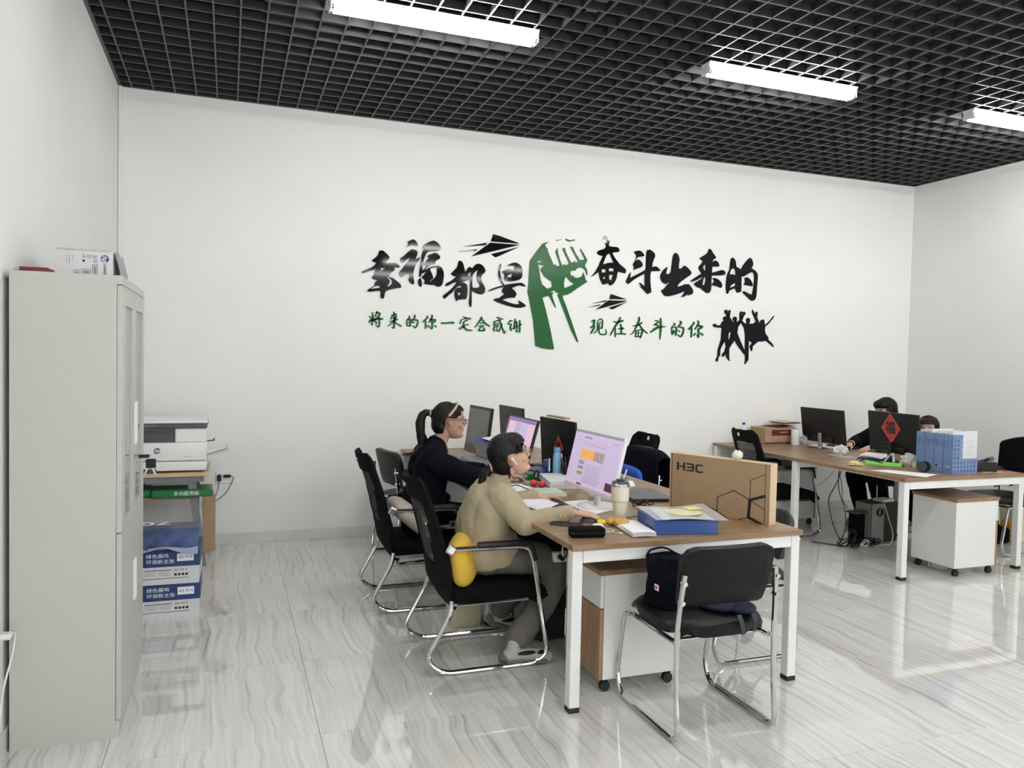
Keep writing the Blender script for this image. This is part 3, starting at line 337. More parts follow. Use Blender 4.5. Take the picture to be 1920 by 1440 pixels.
'small_11': '9046,3958 2,-12 2,-14 -2,-16 -4,-16 -8,-22 -14,-28 -16,-40 -20,-46 -18,-40 -16,-30 -14,-22 -12,-18 -18,-14 -22,-10 -16,-8 -2,-6 6,-2 18,2 24,8 26,14 20,20 16,24 18,30 24,38 26,46 20,38 14,30 8,24 6,24 -2,24 -6,20 -6,10 -22,8|8936,3786 22,-4 32,-2 40,4 42,18 42,24 30,18 2,24 -26,4 -28,-18 -38,-26 -36,-18 -28,-6 -32,-2 -20,0 -8,-8|9062,3810 20,-26 28,-38 34,-34 40,-28 42,-22 30,-16 16,4 -2,14 -26,20 -38,24 -34,28 -32,30 -30,36 -22,24 -22,2|8992,3706 -2,-38 -2,-52 -2,-38 16,-12 16,10 0,38 0,54 0,38 -14,8|9016,3688 36,10 50,12 30,0 -2,-6 -4,-22 -8,-26 -6,-32 -14,-34 -8,-26 10,-14 18,6 12,24 16,34 12,34 4,30 2,32 -24,26 -44,-2 -50,-14 -38,-10 -6,-14|9050,3702 -2,-36 -2,-46 0,-34 10,-8 10,6 2,36 0,46 2,34 -10,8|8992,3636 44,4 60,6 44,4 6,10 -10,8 -42,-4 -60,-6 -44,-4 -6,-10|9010,3576 32,0 44,2 32,2 12,14 -12,12 -34,-2 -44,-4 -32,-2 -10,-12',
'small_12': '9420,3906 26,-8 32,-10 6,4 -18,-14 -42,-26 -32,-20 -2,-14 16,-4 34,16 46,26 34,28 -28,30 -40,6 -28,4 -10,-8|9404,3816 34,-2 42,-6 10,6 -24,-18 -54,-32 -40,-22 0,-6 6,-4 44,20 58,26 38,28 -30,28 -46,4 -34,4 -14,-12|9340,3666 48,30 68,40 62,30 52,14 50,4 34,4 10,12 -10,10 -36,0 -54,-2 -58,-12 -68,-32 -70,-40 -50,-28 -2,-24|9524,3956 0,-40 2,-58 -2,-56 2,-56 0,-58 -2,-48 2,-40 4,-32 2,-20 10,-8 10,6 4,22 6,30 6,40 4,50 6,56 2,58 -4,60 -6,58 -6,40 -22,12',
'small_13': '9830,3870 14,-8 18,-8 2,4 -12,-8 -32,-18 -24,-24 -10,-28 0,-28 0,-28 4,-30 6,-30 4,-20 20,-10 16,16 -6,20 -6,28 -4,28 -6,28 -2,26 2,18 22,16 32,14 26,20 -14,26 -26,6 -18,4 -10,-4|9818,3768 22,8 28,8 16,2 2,-4 4,-12 0,-22 -2,-36 -6,-46 -4,-34 14,-14 18,8 8,34 12,48 6,40 -6,30 -12,22 -26,14 -32,-4 -32,-12 -20,-10 -4,-14|9816,3726 0,-14 0,-18 0,-14 32,-22 28,24 0,12 0,20 0,14 -32,20|9972,3904 6,-8 6,-8 0,-4 -12,-22 -24,-30 -18,-22 4,-16 20,0 22,18 30,28 24,30 2,30 -14,18 -8,10 -30,2|9964,3792 28,-4 38,-4 18,-10 2,-16 -4,-34 -8,-32 -12,-28 -14,-24 -8,-8 -10,2 -28,16 -22,12 -10,-2 -2,-8 16,-20 26,-24 38,-14 34,22 22,32 14,34 8,36 4,42 -14,38 -40,16 -44,0 -30,0 -12,-10|9950,3720 6,-6 10,-6 6,-6 26,8 -6,24 -10,2 -12,2 -8,2 -16,-6',
'small_14': '10286,3904 8,-4 0,0 -4,-4 -34,-36 -48,-50 -36,-34 4,-24 28,0 36,36 50,50 36,40 2,30 -22,14 -10,0 -14,-6|10232,3806 0,-24 0,-34 0,-34 0,-38 2,-36 0,-26 20,-16 22,16 0,26 2,36 0,38 0,34 2,34 0,24 -24,18|10382,3926 6,-8 6,-8 0,-14 -18,-36 -32,-48 -22,-36 6,-16 20,2 26,34 36,48 28,42 0,32 -14,20 -8,10 -28,0|10384,3822 40,-2 52,-4 14,2 -8,6 -34,-24 -28,-18 -2,-16 18,-6 30,14 44,22 22,40 -46,20 -58,6 -40,2 -22,-20|10388,3776 4,-32 6,-42 2,-38 4,-28 0,-18 18,2 -4,4 -20,24 -14,20 -10,0 -4,-8 8,-20 16,-28 20,-22 28,22 4,24 0,30 -2,38 -4,44 -4,32 -26,16|10328,3638 12,14 14,22 12,14 -6,16 -20,0 -14,-14 -18,-18 -14,-12 8,-24|10454,3698 16,-16 24,-20 16,-16 30,6 0,24 -22,12 -28,16 -22,10 -14,-4',
}
# ================================================================== THE SETTING
W, H, YB = 7.965, 3.56, -12.6
fl = MB().box(-.3, YB, -.06, W+.3, .1, -.006).build('floor', 'grout', smooth=False); tag(fl, kind='structure')
tm = {}
xs = [0.0]+[.37+.8*i for i in range(0, 10)]+[W]; ys = [0.0]+[-.22-.805*i for i in range(0, 11)]
for i in range(len(xs)-1):
    for j in range(len(ys)-1):
        a, b = xs[i], xs[i+1]; c, d = ys[j+1], ys[j]
        if b-a < .02: continue
        key = (round(b-a, 3), round(d-c, 3))
        if key not in tm:
            o = MB().box(.0008, .0008, -.006, b-a-.0008, d-c-.0008, 0, bev=.0006).build('tile', 'tile', fl, smooth=False); tm[key] = o.data
        else:
            o = bpy.data.objects.new('tile', tm[key]); C.objects.link(o); o.parent = fl
        o.location = (a, c, 0)
tag(MB().box(0, YB, -.006, W, ys[-1], 0).build('floor_tiles_behind', 'tile', smooth=False), kind='structure')
# back wall: two boarded panels with a hairline joint, boards recessed behind it
wb = MB().box(-.3, .0016, -.05, W+.3, .15, H+.05).build('wall_back', 'wall', smooth=False); tag(wb, kind='structure')
MB().box(-.02, 0, 0, 2.8435, .014, H+.02).build('panel', 'wall', wb, smooth=False)
MB().box(2.845, 0, 0, W+.02, .014, H+.02).build('panel', 'wall', wb, smooth=False)
tag(MB().box(-.15, YB, -.05, 0, 0, H+.05).build('wall_left', 'wall', smooth=False), kind='structure')
tag(MB().box(W, YB, -.05, W+.15, 0, H+.05).build('wall_right', 'wall', smooth=False), kind='structure')
# glazed shop front behind the camera
wf = MB()
wf.box(-.15, YB-.15, -.05, W+.15, YB, .12).box(-.15, YB-.15, 2.7, W+.15, YB, H+.05)
for x in (-.15, 2.0, 4.0, 6.0, W-.1): wf.box(x, YB-.15, .1, x+.25, YB, 3.2)
tag(wf.build('wall_front', 'wall', smooth=False), kind='structure')
# corner trim strip and edge angles under the grid
tag(MB().box(.0, -.028, 0, .030, 0, H, bev=.002).build('trim_1', 'wall', smooth=False), kind='structure')
tag(MB().box(.0, -.032, 0, .004, -.0285, H).build('trim_2', 'grout', smooth=False), kind='structure')
tag(MB().box(0, -.022, H, W, 0, H+.03).build('trim_3', 'slat', smooth=False), kind='structure')
tag(MB().box(0, YB, H, .022, -.03, H+.03).build('trim_4', 'slat', smooth=False), kind='structure')
tag(MB().box(W-.022, YB, H, W, -.03, H+.03).build('trim_5', 'slat', smooth=False), kind='structure')
tag(MB().box(0.03, -.012, 0, W, 0, .088, bev=.002).build('baseboard_back', 'base', smooth=False), kind='structure')
tag(MB().box(0, YB, 0, .012, -.035, .088, bev=.002).build('baseboard_left', 'base', smooth=False), kind='structure')
tag(MB().box(W-.012, YB, 0, W, -.013, .088, bev=.002).build('baseboard_right', 'base', smooth=False), kind='structure')
# ceiling: dark slab far above, the open grid hangs below it
ce = MB().box(-.15, YB-.15, 4.6, W+.15, .15, 4.7).box(-.15, YB, H+.05, -.01, .15, 4.6).box(W+.01, YB, H+.05, W+.15, .15, 4.6).box(-.15, .01, H+.05, W+.15, .15, 4.6).box(-.15, YB-.15, H+.05, W+.15, YB, 4.6).build('ceiling', 'void', smooth=False)
tag(ce, kind='structure')
sx = MB().box(.0, -.005, 0, W, .005, .05).build('slat', 'slat', ce, smooth=False); sx.location = (0, -.13, H)
k = 1
while -.13-.152*k > -8.6:
    o = bpy.data.objects.new('slat', sx.data); C.objects.link(o); o.parent = ce; o.location = (0, -.13-.152*k, H+.0004*math.sin(k*1.7)); k += 1
sy = MB().box(-.005, -8.6, .0005, .005, 0, .0505).build('slat', 'slat', ce, smooth=False); sy.location = (.095, 0, H)
k = 1
while .095+.152*k < W:
    o = bpy.data.objects.new('slat', sy.data); C.objects.link(o); o.parent = ce; o.location = (.095+.152*k, 0, H); k += 1
# things above the grid
MB().box(1.02, -3.2, 3.95, 1.62, -.55, 4.2, bev=.01).build('air_duct', 'duct', smooth=False)
tag(bpy.data.objects['air_duct'], 'dark grey air duct above the ceiling grid near the left wall', 'duct')
t = thing('cable_tray', 'galvanised cable tray with rungs seen through the ceiling grid', 'cable tray', (2.98, 0, 3.78))
MB().box(-.06, -8, 0, -.055, -.3, .05).build('side_rail', 'zinc', t, smooth=False)
MB().box(.055, -8, 0, .06, -.3, .05).build('side_rail', 'zinc', t, smooth=False)
rg = MB().box(-.055, -.02, 0, .055, .02, .006).build('rung', 'zinc', t, smooth=False); rg.location = (0, -.45, 0)
for k in range(1, 28):
    o = bpy.data.objects.new('rung', rg.data); C.objects.link(o); o.parent = t; o.location = (0, -.45-.15*k, 0)
hp = [(4.35, -1.2), (4.35, -2.9), (5.9, -1.2), (5.9, -2.9), (1.9, -1.6)]
for i, (x, y) in enumerate(hp):
    tag(MB().cyl((x, y, H+.04), (x, y, 4.6), .004, seg=8).build('hanger_rod', 'zinc'), ['hanger rod above the grid between middle and right lights, by the back wall', 'hanger rod above the grid beside the middle light', 'hanger rod above the grid left of the right light, by the back wall', 'hanger rod above the grid left of the right light, nearer the camera', 'hanger rod above the grid over the left light'][i], 'rod', 'hanger rods above the grid')

def batten(x, y, label):
    t = thing('tube_light', label, 'ceiling light', (x, y, H))
    b = MB(); b.prism([(-.055, 0), (.055, 0), (.03, -.045), (-.03, -.045)], -.625, .625, lambda a, c, z: (z, a, c))
    b.build('housing', 'lampbody', t)
    for s in (-1, 1):
        MB().box(s*.625-.012*(s > 0)-.0*(s < 0), -.05, -.075, s*.625+.012*(s < 0), .05, -.028, bev=.006).build('end_cap', 'lampbody', t)
        MB().cyl((-.60, s*.030, -.062), (.60, s*.030, -.062), .0135, seg=16).build('tube', 'tube', t)
        for e in (-1, 1): MB().cyl((e*.60, s*.030, -.062), (e*.613, s*.030, -.062), .0145, seg=14).build('tube_cap', 'zinc', t)
    return t
b0 = batten(1.94, -2.14, 'twin tube batten light above, leftmost and largest in view')
dup(b0, (4.41, -2.14, H), label='twin tube batten light in the middle of the three overhead')
dup(b0, (6.80, -2.14, H), label='twin tube batten light cut by the right edge of the photo')
for k, y in enumerate((-4.6, -7.05, -9.5, -11.9)):
    for x in (1.94, 4.41, 6.80): dup(b0, (x, y, H), label='twin tube batten light behind the camera', group='tube lights of the rear rows')

# ================================================================== WALL LETTERING
def decode(s):
    out = []
    for pc in s.split('|'):
        loops = []
        for l in pc.split(';'):
            x = z = 0; q = []
            for p in l.split(' '):
                a, b = p.split(','); x += int(a); z += int(b); q.append((x/2000, z/2000))
            loops.append(q)
        out.append(loops)
    return out
def cut_mesh(pieces, th, y1=-.012):
    cu = bpy.data.curves.new('c', 'CURVE'); cu.dimensions = '2D'; cu.fill_mode = 'BOTH'; cu.extrude = th/2
    ms = []
    bm = bmesh.new()
    for loops in pieces:
        cu.splines.clear()
        for l in loops:
            sp = cu.splines.new('POLY'); sp.points.add(len(l)-1); sp.use_cyclic_u = True
            for i, (x, z) in enumerate(l): sp.points[i].co = (x, z, 0, 1)
        o = bpy.data.objects.new('c', cu); C.objects.link(o)
        dg = bpy.context.evaluated_depsgraph_get(); dg.update()
        me = bpy.data.meshes.new_from_object(o.evaluated_get(dg)); bm.from_mesh(me)
        bpy.data.meshes.remove(me); bpy.data.objects.remove(o)
    bpy.data.curves.remove(cu)
    for v in bm.verts: v.co = Vector((v.co.x, y1-v.co.z-th/2, v.co.y))
    return bm
def wall_piece(name, key, material, label, cat, th=.008, parts=None, group=None):
    pcs = decode(ART[key])
    if parts:
        xs = [p[0] for l in pcs for p in l[0]]; zs = [p[1] for l in pcs for p in l[0]]
        t = thing(name, label, cat, ((min(xs)+max(xs))/2, 0, min(zs)), group=group)
        for pc in pcs:
            mb = MB(); mb.bm = cut_mesh([pc], th, -.0005); o = mb.build(parts, material, t, smooth=False)
            o.data.transform(Matrix.Translation(-t.location))
        return t
    mb = MB(); mb.bm = cut_mesh(pcs, th, -.0005)
    return tag(mb.build(name, material, smooth=False), label, cat, group)
BIG = [('幸', 'black brush character 幸, first of the upper slogan line'), ('福', 'black brush character 福, second of the upper slogan line'),
 ('都', 'black brush character 都 below the large paper plane'), ('是', 'black brush character 是 just left of the green fist'),
 ('奋', 'large black brush character 奋 just right of the green fist'), ('斗', 'large black brush character 斗 between 奋 and 出'),
 ('出', 'black brush character 出 in the upper slogan line'), ('来', 'large black brush character 来 before the last upper one'),
 ('的', 'large black brush character 的 ending the upper slogan line')]
for ch, lab in BIG: wall_piece('wall_character', 'big_'+ch, 'black', lab, 'wall lettering', .010)
SM = ['small green 将, two-part character starting the line, first of the lower left line',
 'small green 来, tree-like character, second of the lower left line',
 'small green 的, character below large 福, third of the lower left line',
 'small green 你, character below large 福, fourth of the lower left line',
 'small green 一, single horizontal stroke, fifth of the lower left line',
 'small green 定, character with roofed top, sixth of the lower left line',
 'small green 会, tent-shaped character, seventh of the lower left line',
 'small green 感, dense character, eighth of the lower left line',
 'small green 谢, narrow three-part character beside the fist wrist, ninth of the lower left line',
 'small green 现, two-part character nearest the fist, first of the lower right line',
 'small green 在, character under the small paper plane, second of the lower right line',
 'small green 奋, tall pointed character, third of the lower right line',
 'small green 斗, character with long vertical stroke, fourth of the lower right line',
 'small green 的, rounded character, fifth of the lower right line',
 'small green 你, character just left of the cheering people, sixth of the lower right line']
for i, lab in enumerate(SM): wall_piece('wall_character', 'small_%d' % i, 'green', lab, 'wall lettering', .006)
wall_piece('fist_cutout', 'fist', 'green', 'tall green raised fist cut-out between the slogan halves', 'wall decoration', .010, parts='fist_piece')
wall_piece('people_cutout', 'people', 'black', 'black silhouette cut-out of four cheering people', 'wall decoration', .008)
wall_piece('paper_plane_cutout', 'plane_large', 'black', 'large black paper plane cut-out above 都 and 是', 'wall decoration', .008, parts='plane_piece')
wall_piece('paper_plane_cutout', 'plane_small', 'black', 'small black paper plane cut-out below large 奋', 'wall decoration', .008, parts='plane_piece')
# ================================================================== FURNITURE
def workbench(name, label, x0, y0, x1, y1, bays):
    """long shared desk: panels meet over the leg frames; origin at the near left corner on the floor"""
    t = thing(name, label, 'desk', (x0, y0, 0)); w = x1-x0; L = y1-y0; bl = L/bays
    for i in range(bays):
        for j in (0,):
            MB().box(0, i*bl+(.0008 if i else 0), .725, w, (i+1)*bl-(.0008 if i < bays-1 else 0), .75, bev=.0015).build('tabletop', 'desk', t, smooth=False)
    for i in range(bays+1):
        y = .012 if i == 0 else (L-.062 if i == bays else i*bl-.025)
        MB().box(.06, y, .667, w-.06, y+.05, .723, bev=.002).build('crossbar', 'white', t, smooth=False)
        for x in (.008, w-.058):
            lg = MB().box(x, y, .022, x+.05, y+.05, .723, bev=.003).build('leg', 'white', t, smooth=False)
            MB().box(x-.001, y-.001, 0, x+.051, y+.051, .022, bev=.002).build('foot', 'rubber', lg, smooth=False)
    for i in range(bays):
        ya = .062 if i == 0 else i*bl+.025; yb = (i+1)*bl-(.062 if i == bays-1 else .025)
        for x in (.058+.13, w-.058-.17): MB().box(x, ya, .685, x+.04, yb, .722, bev=.002).build('side_rail', 'white', t, smooth=False)
    return t
workbench('shared_desk', 'long walnut desk with white legs in the middle, laptop carton on it', 2.215, -3.60, 3.455, -.03, 3)
workbench('shared_desk', 'walnut desk with white legs on the right, blue file rack on it', 5.40, -2.40, 6.635, -.03, 2)

def pedestal(label, loc, rz):
    """mobile drawer unit, local +Y is the front; origin at floor centre"""
    t = thing('drawer_pedestal', label, 'drawer unit', loc, rz)
    w, d = .195, .215
    MB().box(-w, -d, .065, w, d-.02, .56, bev=.001).build('body', 'whitelam', t, smooth=False)
    MB().box(-w-.008, -d-.005, .5605, w+.008, d+.008, .585, bev=.002).build('top', 'desk', t, smooth=False)
    MB().box(-w, d-.018, .405, w, d, .5575, bev=.001).build('drawer', 'whitelam', t, smooth=False)
    dr = MB().box(-w, d-.018, .066, w, d, .40, bev=.001).build('door', 'deskd', t, smooth=False)
    MB().box(w-.045, d, .16, w-.033, d+.02, .30, bev=.004).build('handle', 'silver', dr, smooth=False)
    for sx_ in (-1, 1):
        for sy_ in (-1, 1):
            x, y = sx_*(w-.03), sy_*(d-.045)
            c = MB().cyl((x-.012, y, .025), (x-.004, y, .025), .025, seg=18).cyl((x+.004, y, .025), (x+.012, y, .025), .025, seg=18).build('caster', 'rubber', t)
            MB().box(x-.014, y-.016, .035, x+.014, y+.018, .0645, bev=.008).build('caster_fork', 'plasticblack', c)
    return t
pedestal('white drawer unit with walnut door under the near end of the middle desk', (2.652, -3.25, 0), R(90))
pedestal('white drawer unit with walnut top under the near right desk end', (6.09, -2.235, 0), R(-90))
pedestal('white drawer unit under the far bay of the right desk', (5.98, -.42, 0), R(-90))

# ------------------------------------------------------------------ chairs
def lerp_prof(prof, v):
    for i in range(len(prof)-1):
        if v <= prof[i+1][0] or i == len(prof)-2:
            k = (v-prof[i][0])/(prof[i+1][0]-prof[i][0]); k = max(0, min(1, k)); k = k*k*(3-2*k)*.5+k*.5
            return [a+(b-a)*k for a, b in zip(prof[i][1:], prof[i+1][1:])]
def mesh_chair(label, loc, rz, group=None):
    """sled conference chair with a net back; local +X is forward"""
    t = thing('mesh_chair', label, 'chair', loc, rz, group)
    for s in (-1, 1):
        y = s*.255
        MB().tube([(-.20, s*.235, .36), (-.215, y, .30), (-.335, y, .085), (-.245, y, .0135), (.235, y, .0135), (.305, y, .06), (.205, y, .615), (-.21, y, .622)], .0125, seg=10, round_=.075).build('sled_leg', 'chrome', t)
        MB().tube([(.225, y, .54), (.203, y, .622), (.17, y, .632), (-.08, y, .634)], [.016, .019, .019, .018], seg=10).build('armrest', 'plasticblack', t)
        MB().box(-.24, y-.016, .598, -.195, y+.012, .645, bev=.008, rot=(0, .6, 0)).build('bracket', 'silver', t)
    prof = [(0, -.135, .285, .10), (.06, -.175, .305, .19), (.18, -.235, .40, .232), (.36, -.265, .53, .238), (.62, -.315, .72, .225), (.9, -.378, .905, .205)]
    def f(u, v):
        a = (u-.5)*2; v0 = min(v, .9); x, z, hw = lerp_prof(prof, v0)
        if v > .9: g = (v-.9)/.1*math.pi/2; rc = .055; hw -= rc*(1-math.cos(g)); z += rc*math.sin(g)*.9; x -= .016*math.sin(g)
        return (x+.045*a*a*min(1, v*3), a*hw, z)
    def win(u, v):
        a = abs(u-.5)*2; top, bot = .80, .36
        if not (bot < v < top): return False
        return a < .50+.26*(v-bot)/(top-bot)
    MB().sheet(f, 22, 26, .024, skip=win).build('backrest', 'meshfab', t)
    MB().sheet(f, 22, 26, .004, skip=lambda u, v: not win(u, v)).build('back_net', 'meshnet', t)
    c = Vector(f(.5, .915)); MB().cyl(c+Vector((-.02, 0, -.003)), c+Vector((.018, 0, .003)), .018, seg=20).build('grip_knob', 'silver', t)
    def seat(u, v):
        a = (u-.5)*2; x = -.19+.48*v; e = max(0, abs(a)-.85)/.15
        return (x, a*(.235-.02*(max(0, v-.85)/.15)**2), .425-.028*e*e-.03*max(0, v-.8)/.2*max(0, v-.8)/.2*1.3-.004)
    b = MB(); b.sheet(lambda u, v: (seat(u, v)[0], seat(u, v)[1], seat(u, v)[2]-.032), 12, 12, .072)
    bmesh.ops.bevel(b.bm, geom=[e for e in b.bm.edges if e.is_manifold and e.calc_face_angle(0) > 1.0], offset=.018, segments=2, affect='EDGES')
    b.build('seat', 'meshfab', t)
    MB().tube([(-.20, -.235, .345), (-.17, -.22, .335), (.20, -.22, .335), (.20, .22, .335), (-.17, .22, .335), (-.20, .235, .345)], .009, seg=8).build('seat_frame', 'chrome', t)
    return t
mc = mesh_chair('black mesh-back chair holding the person in the beige blazer', (2.045, -2.78, 0), 0)
dup(mc, (1.955, -1.79, 0), 0, 'black mesh-back chair holding the person in the dark coat')
dup(mc, (3.72, -1.02, 0), R(181), 'black mesh-back chair across the middle desk, showing above the coat')
dup(mc, (5.56, -.80, 0), R(-5), 'black mesh-back chair pushed up to the left side of the right desk')

def visitor_chair(label, loc, rz, cat='chair', matn='leather', ribs=0, group=None):
    """padded sled chair without arms; local +X forward"""
    t = thing('visitor_chair', label, cat, loc, rz, group)
    for s in (-1, 1):
        y = s*.24
        MB().tube([(-.243, s*.222, .70), (-.232, s*.235, .56), (-.222, y, .43), (-.23, y, .20), (-.25, y, .0135), (.235, y, .0135), (.275, y, .10), (.215, y, .405), (.17, y*.93, .41), (-.21, y*.93, .402)], .0115, seg=10, round_=.055).build('sled_leg', 'chrome', t)
        MB().cyl((-.258, s*.228, .665), (-.232, s*.228, .665), .010, seg=12).cyl((-.252, s*.232, .585), (-.222, s*.232, .585), .010, seg=12).build('bolt', 'silver', t)
    MB().cyl((.16, -.222, .400), (.16, .222, .400), .009, seg=10).build('seat_bar', 'chrome', t); MB().cyl((-.15, -.222, .40), (-.15, .222, .40), .009, seg=10).build('seat_bar', 'chrome', t)
    prof = [(0, -.186, .548, .190), (.05, -.190, .556, .208), (.25, -.204, .60, .214), (.6, -.222, .68, .222), (.85, -.238, .745, .225)]
    def f(u, v):
        a = (u-.5)*2; v0 = min(v, .85); x, z, hw = lerp_prof(prof, v0)
        if v > .85: g = (v-.85)/.15*math.pi/2; rc = .062; hw -= rc*(1-math.cos(g)); z += rc*math.sin(g)*.95; x -= .012*math.sin(g)
        rb = (.006*abs(math.sin(u*math.pi*ribs)) if ribs else 0)
        return (x+.030*a*a*(1-max(0, v-.85)/.15*.5)+rb, a*hw, z+.012*(1-a*a)*(1-v)*(v < .3))
    b = MB().sheet(f, 72 if ribs else 20, 16, .034)
    if not ribs: bmesh.ops.bevel(b.bm, geom=[e for e in b.bm.edges if e.is_manifold and e.calc_face_angle(0) > 1.0], offset=.010, segments=2, affect='EDGES')
    b.build('backrest', matn, t)
    def seat(u, v):
        a = (u-.5)*2; n = 5
        x = -.225+.47*v; hw = .235*(1-.10*abs(2*v-1)**4)
        e = (abs(a)**n)*.016+(abs(2*v-1)**n)*.016
        rb = (.006*abs(math.sin(v*math.pi*ribs)) if ribs else 0)
        c_ = 2*v-1; return (.01+.235*c_*math.sqrt(1-.40*a**4), .235*a*math.sqrt(1-.40*c_**4), .462-e+rb)
    b = MB().sheet(seat, 20, 72 if ribs else 20, .055)
    if not ribs: bmesh.ops.bevel(b.bm, geom=[e for e in b.bm.edges if e.is_manifold and e.calc_face_angle(0) > 1.0], offset=.016, segments=2, affect='EDGES')
    b.build('seat', matn, t)
    return t
vc = visitor_chair('black padded chair at the near end of the desk, navy bag on it', (2.765, -3.735, 0), R(90))
dup(vc, (3.63, -1.34, 0), R(176), 'black chair draped with a black coat across the middle desk')
far_ = dup(vc, (2.17, -.74, 0), R(11), 'black padded chair at the far left of the middle desk'); far_.scale = (1, 1, 1.04)
rib_ = visitor_chair('dark grey ribbed chair seen between the carton and the near right desk leg', (3.42, -3.09, 0), R(180), matn=mat('ribbed_grey_fabric', (.035, .037, .04), .8, bump=.2, bscale=400), ribs=9)
rib_.scale = (1, 1, .94)
dup(vc, (7.10, -1.86, 0), R(176), 'black padded chair under a black jacket at the right edge')
dup(vc, (7.02, -.80, 0), R(180), 'black padded chair holding the dark-haired person at the right desk')

# ------------------------------------------------------------------ steel cabinet
t = thing('steel_cabinet', 'tall grey steel filing cabinet with glazed doors by the left wall', 'cabinet', (.022, -3.228, 0))
D, L, HC = .386, .846, 1.853
MB().box(0, 0, 0, D-.02, .002, HC).build('side_panel', 'steel', t, smooth=False)
MB().box(0, L-.002, 0, D-.02, L, HC).build('side_panel', 'steel', t, smooth=False)
MB().box(0, .002, 0, .002, L-.002, HC).build('back_panel', 'steel', t, smooth=False)
MB().box(0, -.0005, HC-.035, D, L+.0005, HC+.001, bev=.002).build('top_panel', 'steel', t, smooth=False)
MB().box(.002, .002, 0, D-.005, L-.002, .07).build('plinth', 'steel', t, smooth=False)
for z in (.42, .82, 1.12, 1.45): MB().box(.004, .004, z, D-.03, L-.004, z+.015).build('shelf', 'steel', t, smooth=False)
for k, (ya, yb) in enumerate(((.004, L/2-.001), (L/2+.001, L-.004))):
    d = MB(); x0, x1 = D-.019, D
    za, zb = .83, HC-.038; wy0, wy1 = ya+.105, yb-.06
    if k: wy0, wy1 = ya+.06, yb-.06
    d.box(x0, ya, za, x1, wy0, zb).box(x0, wy1, za, x1, yb, zb).box(x0, wy0, za, x1, wy1, za+.03).box(x0, wy0, zb-.075, x1, wy1, zb)
    dd = d.build('glazed_door', 'steel', t, smooth=False)
    MB().box(x0+.008, wy0-.004, za+.03, x0+.012, wy1+.004, zb-.075).build('pane', 'glass', dd, smooth=False)
    MB().box(D, (yb-.035) if not k else (ya+.012), 1.14, D+.012, (yb-.020) if not k else (ya+.027), 1.33, bev=.003).build('handle', 'white', dd, smooth=False)
    dl = MB().box(x0, ya, .072, x1, yb, .826, bev=.001).build('lower_door', 'steel', t, smooth=False)
    MB().box(D, (yb-.035) if not k else (ya+.012), .44, D+.012, (yb-.020) if not k else (ya+.027), .62, bev=.003).build('handle', 'white', dl, smooth=False)
kk = MB().cyl((D, L/2-.02, 1.085), (D+.022, L/2-.02, 1.085), .010, seg=16).build('lock', 'chrome', t)
kk = thing('key_bunch', 'bunch of keys with black tags hanging from the cabinet lock', 'keys', (.022+D+.020, -3.228+L/2-.02, 1.085))
MB().box(0, -.003, -.008, .045, .003, .008, bev=.002).build('key', 'plasticblack', kk)
MB().box(.03, -.004, -.055, .072, .004, -.012, bev=.006).build('tag', 'plasticblack', kk)
MB().box(.028, -.002, -.085, .036, .001, -.05, bev=.001, rot=(0, .35, 0)).build('blade', 'chrome', kk)
MB().box(.060, -.002, -.085, .068, .001, -.05, bev=.001, rot=(0, -.35, 0)).build('blade', 'chrome', kk)
MB().tube([(.040+.016*math.cos(a), 0, -.008+.016*math.sin(a)) for a in [i*math.pi/8 for i in range(17)]], .0012, seg=6).build('ring', 'chrome', kk)

# carton etc on the cabinet
HT = 1.8545
t = thing('toner_box', 'white printer toner carton lying on top of the grey cabinet', 'box', (.125, -2.98, HT))
MB().box(0, 0, 0, .215, .42, .122, bev=.001).build('carton', mat('white_card', (.68, .67, .69), .6), t, smooth=False)
F = lambda x, z: frame((x, -.0006, z), (0, 0, -1), (1, 0, 0))    # print that reads downwards
lg = MB(); lg.cyl((.187, -.0004, .086), (.187, -.0016, .086), .0155, seg=36).build('logo_disc', mat('logo_navy', (.01, .04, .20), .4), t)
flat_text('hp', .027, 'inkwhite', t, frame((.187, -.0019, .086), (0, 0, -1), (1, 0, 0)), 'logo_letters', shear=.3, bold=.0004)
flat_text('LASERJET', .013, 'ink', t, frame((.187, -.0006, .040), (0, 0, -1), (1, 0, 0)), 'lettering', bold=.0002)
for i, (x, z, s_, tx) in enumerate([(.108, .094, .013, 'CE'), (.068, .085, .006, 'HP LaserJet'), (.056, .082, .006, 'Toner Cartridge'), (.046, .08, .005, 'Made in China')]):
    flat_text(tx, s_, 'ink' if i == 0 else 'inkgrey', t, F(x, z))
for (x0, z0, x1, z1) in ((.070, 0.001, .094, .034), (.101, .001, .134, .040), (.140, .001, .160, .060)):
    b = MB(); b.box(x0, -.0005, z1-.0015, x1, 0, z1).box(x0, -.0005, z0, x0+.0015, 0, z1).box(x1-.0015, -.0005, z0, x1, 0, z1)
    b.build('printed_frame', 'ink', t, smooth=False)
    MB().box(x0+.005, -.0004, z0, x1-.005, 0, z1-.006).build('barcode', 'inkgrey', t, smooth=False)
for (x0, z0, x1, z1) in ((.121, .084, .139, .100), (.142, .085, .160, .098), (.144, .066, .160, .080)):
    b = MB()
    for i in range(4): b.box(x0+.003*i*1.4, -.0005, z0+.001, x0+.003*i*1.4+.0022, 0, z1-.002*(i % 2))
    b.box(x0, -.0005, z1-.0008, x1, 0, z1).build('printed_pictogram', 'inkgrey', t, smooth=False)
MB().ell((.108, -.0003, .074), (.005, .0006, .005)).build('recycling_mark', 'ink', t)
MB().box(.002, -.006, .1215, .213, .012, .1228, rot=(.35, 0, 0)).build('flap', 'paperg', t, smooth=False)
b = MB(); b.sheet(lambda u, v: (.0+.03*v+.012*math.sin(3*u), u*.24, .115-.115*v+.01*math.sin(9*u+4*v)), 10, 8, .0015)
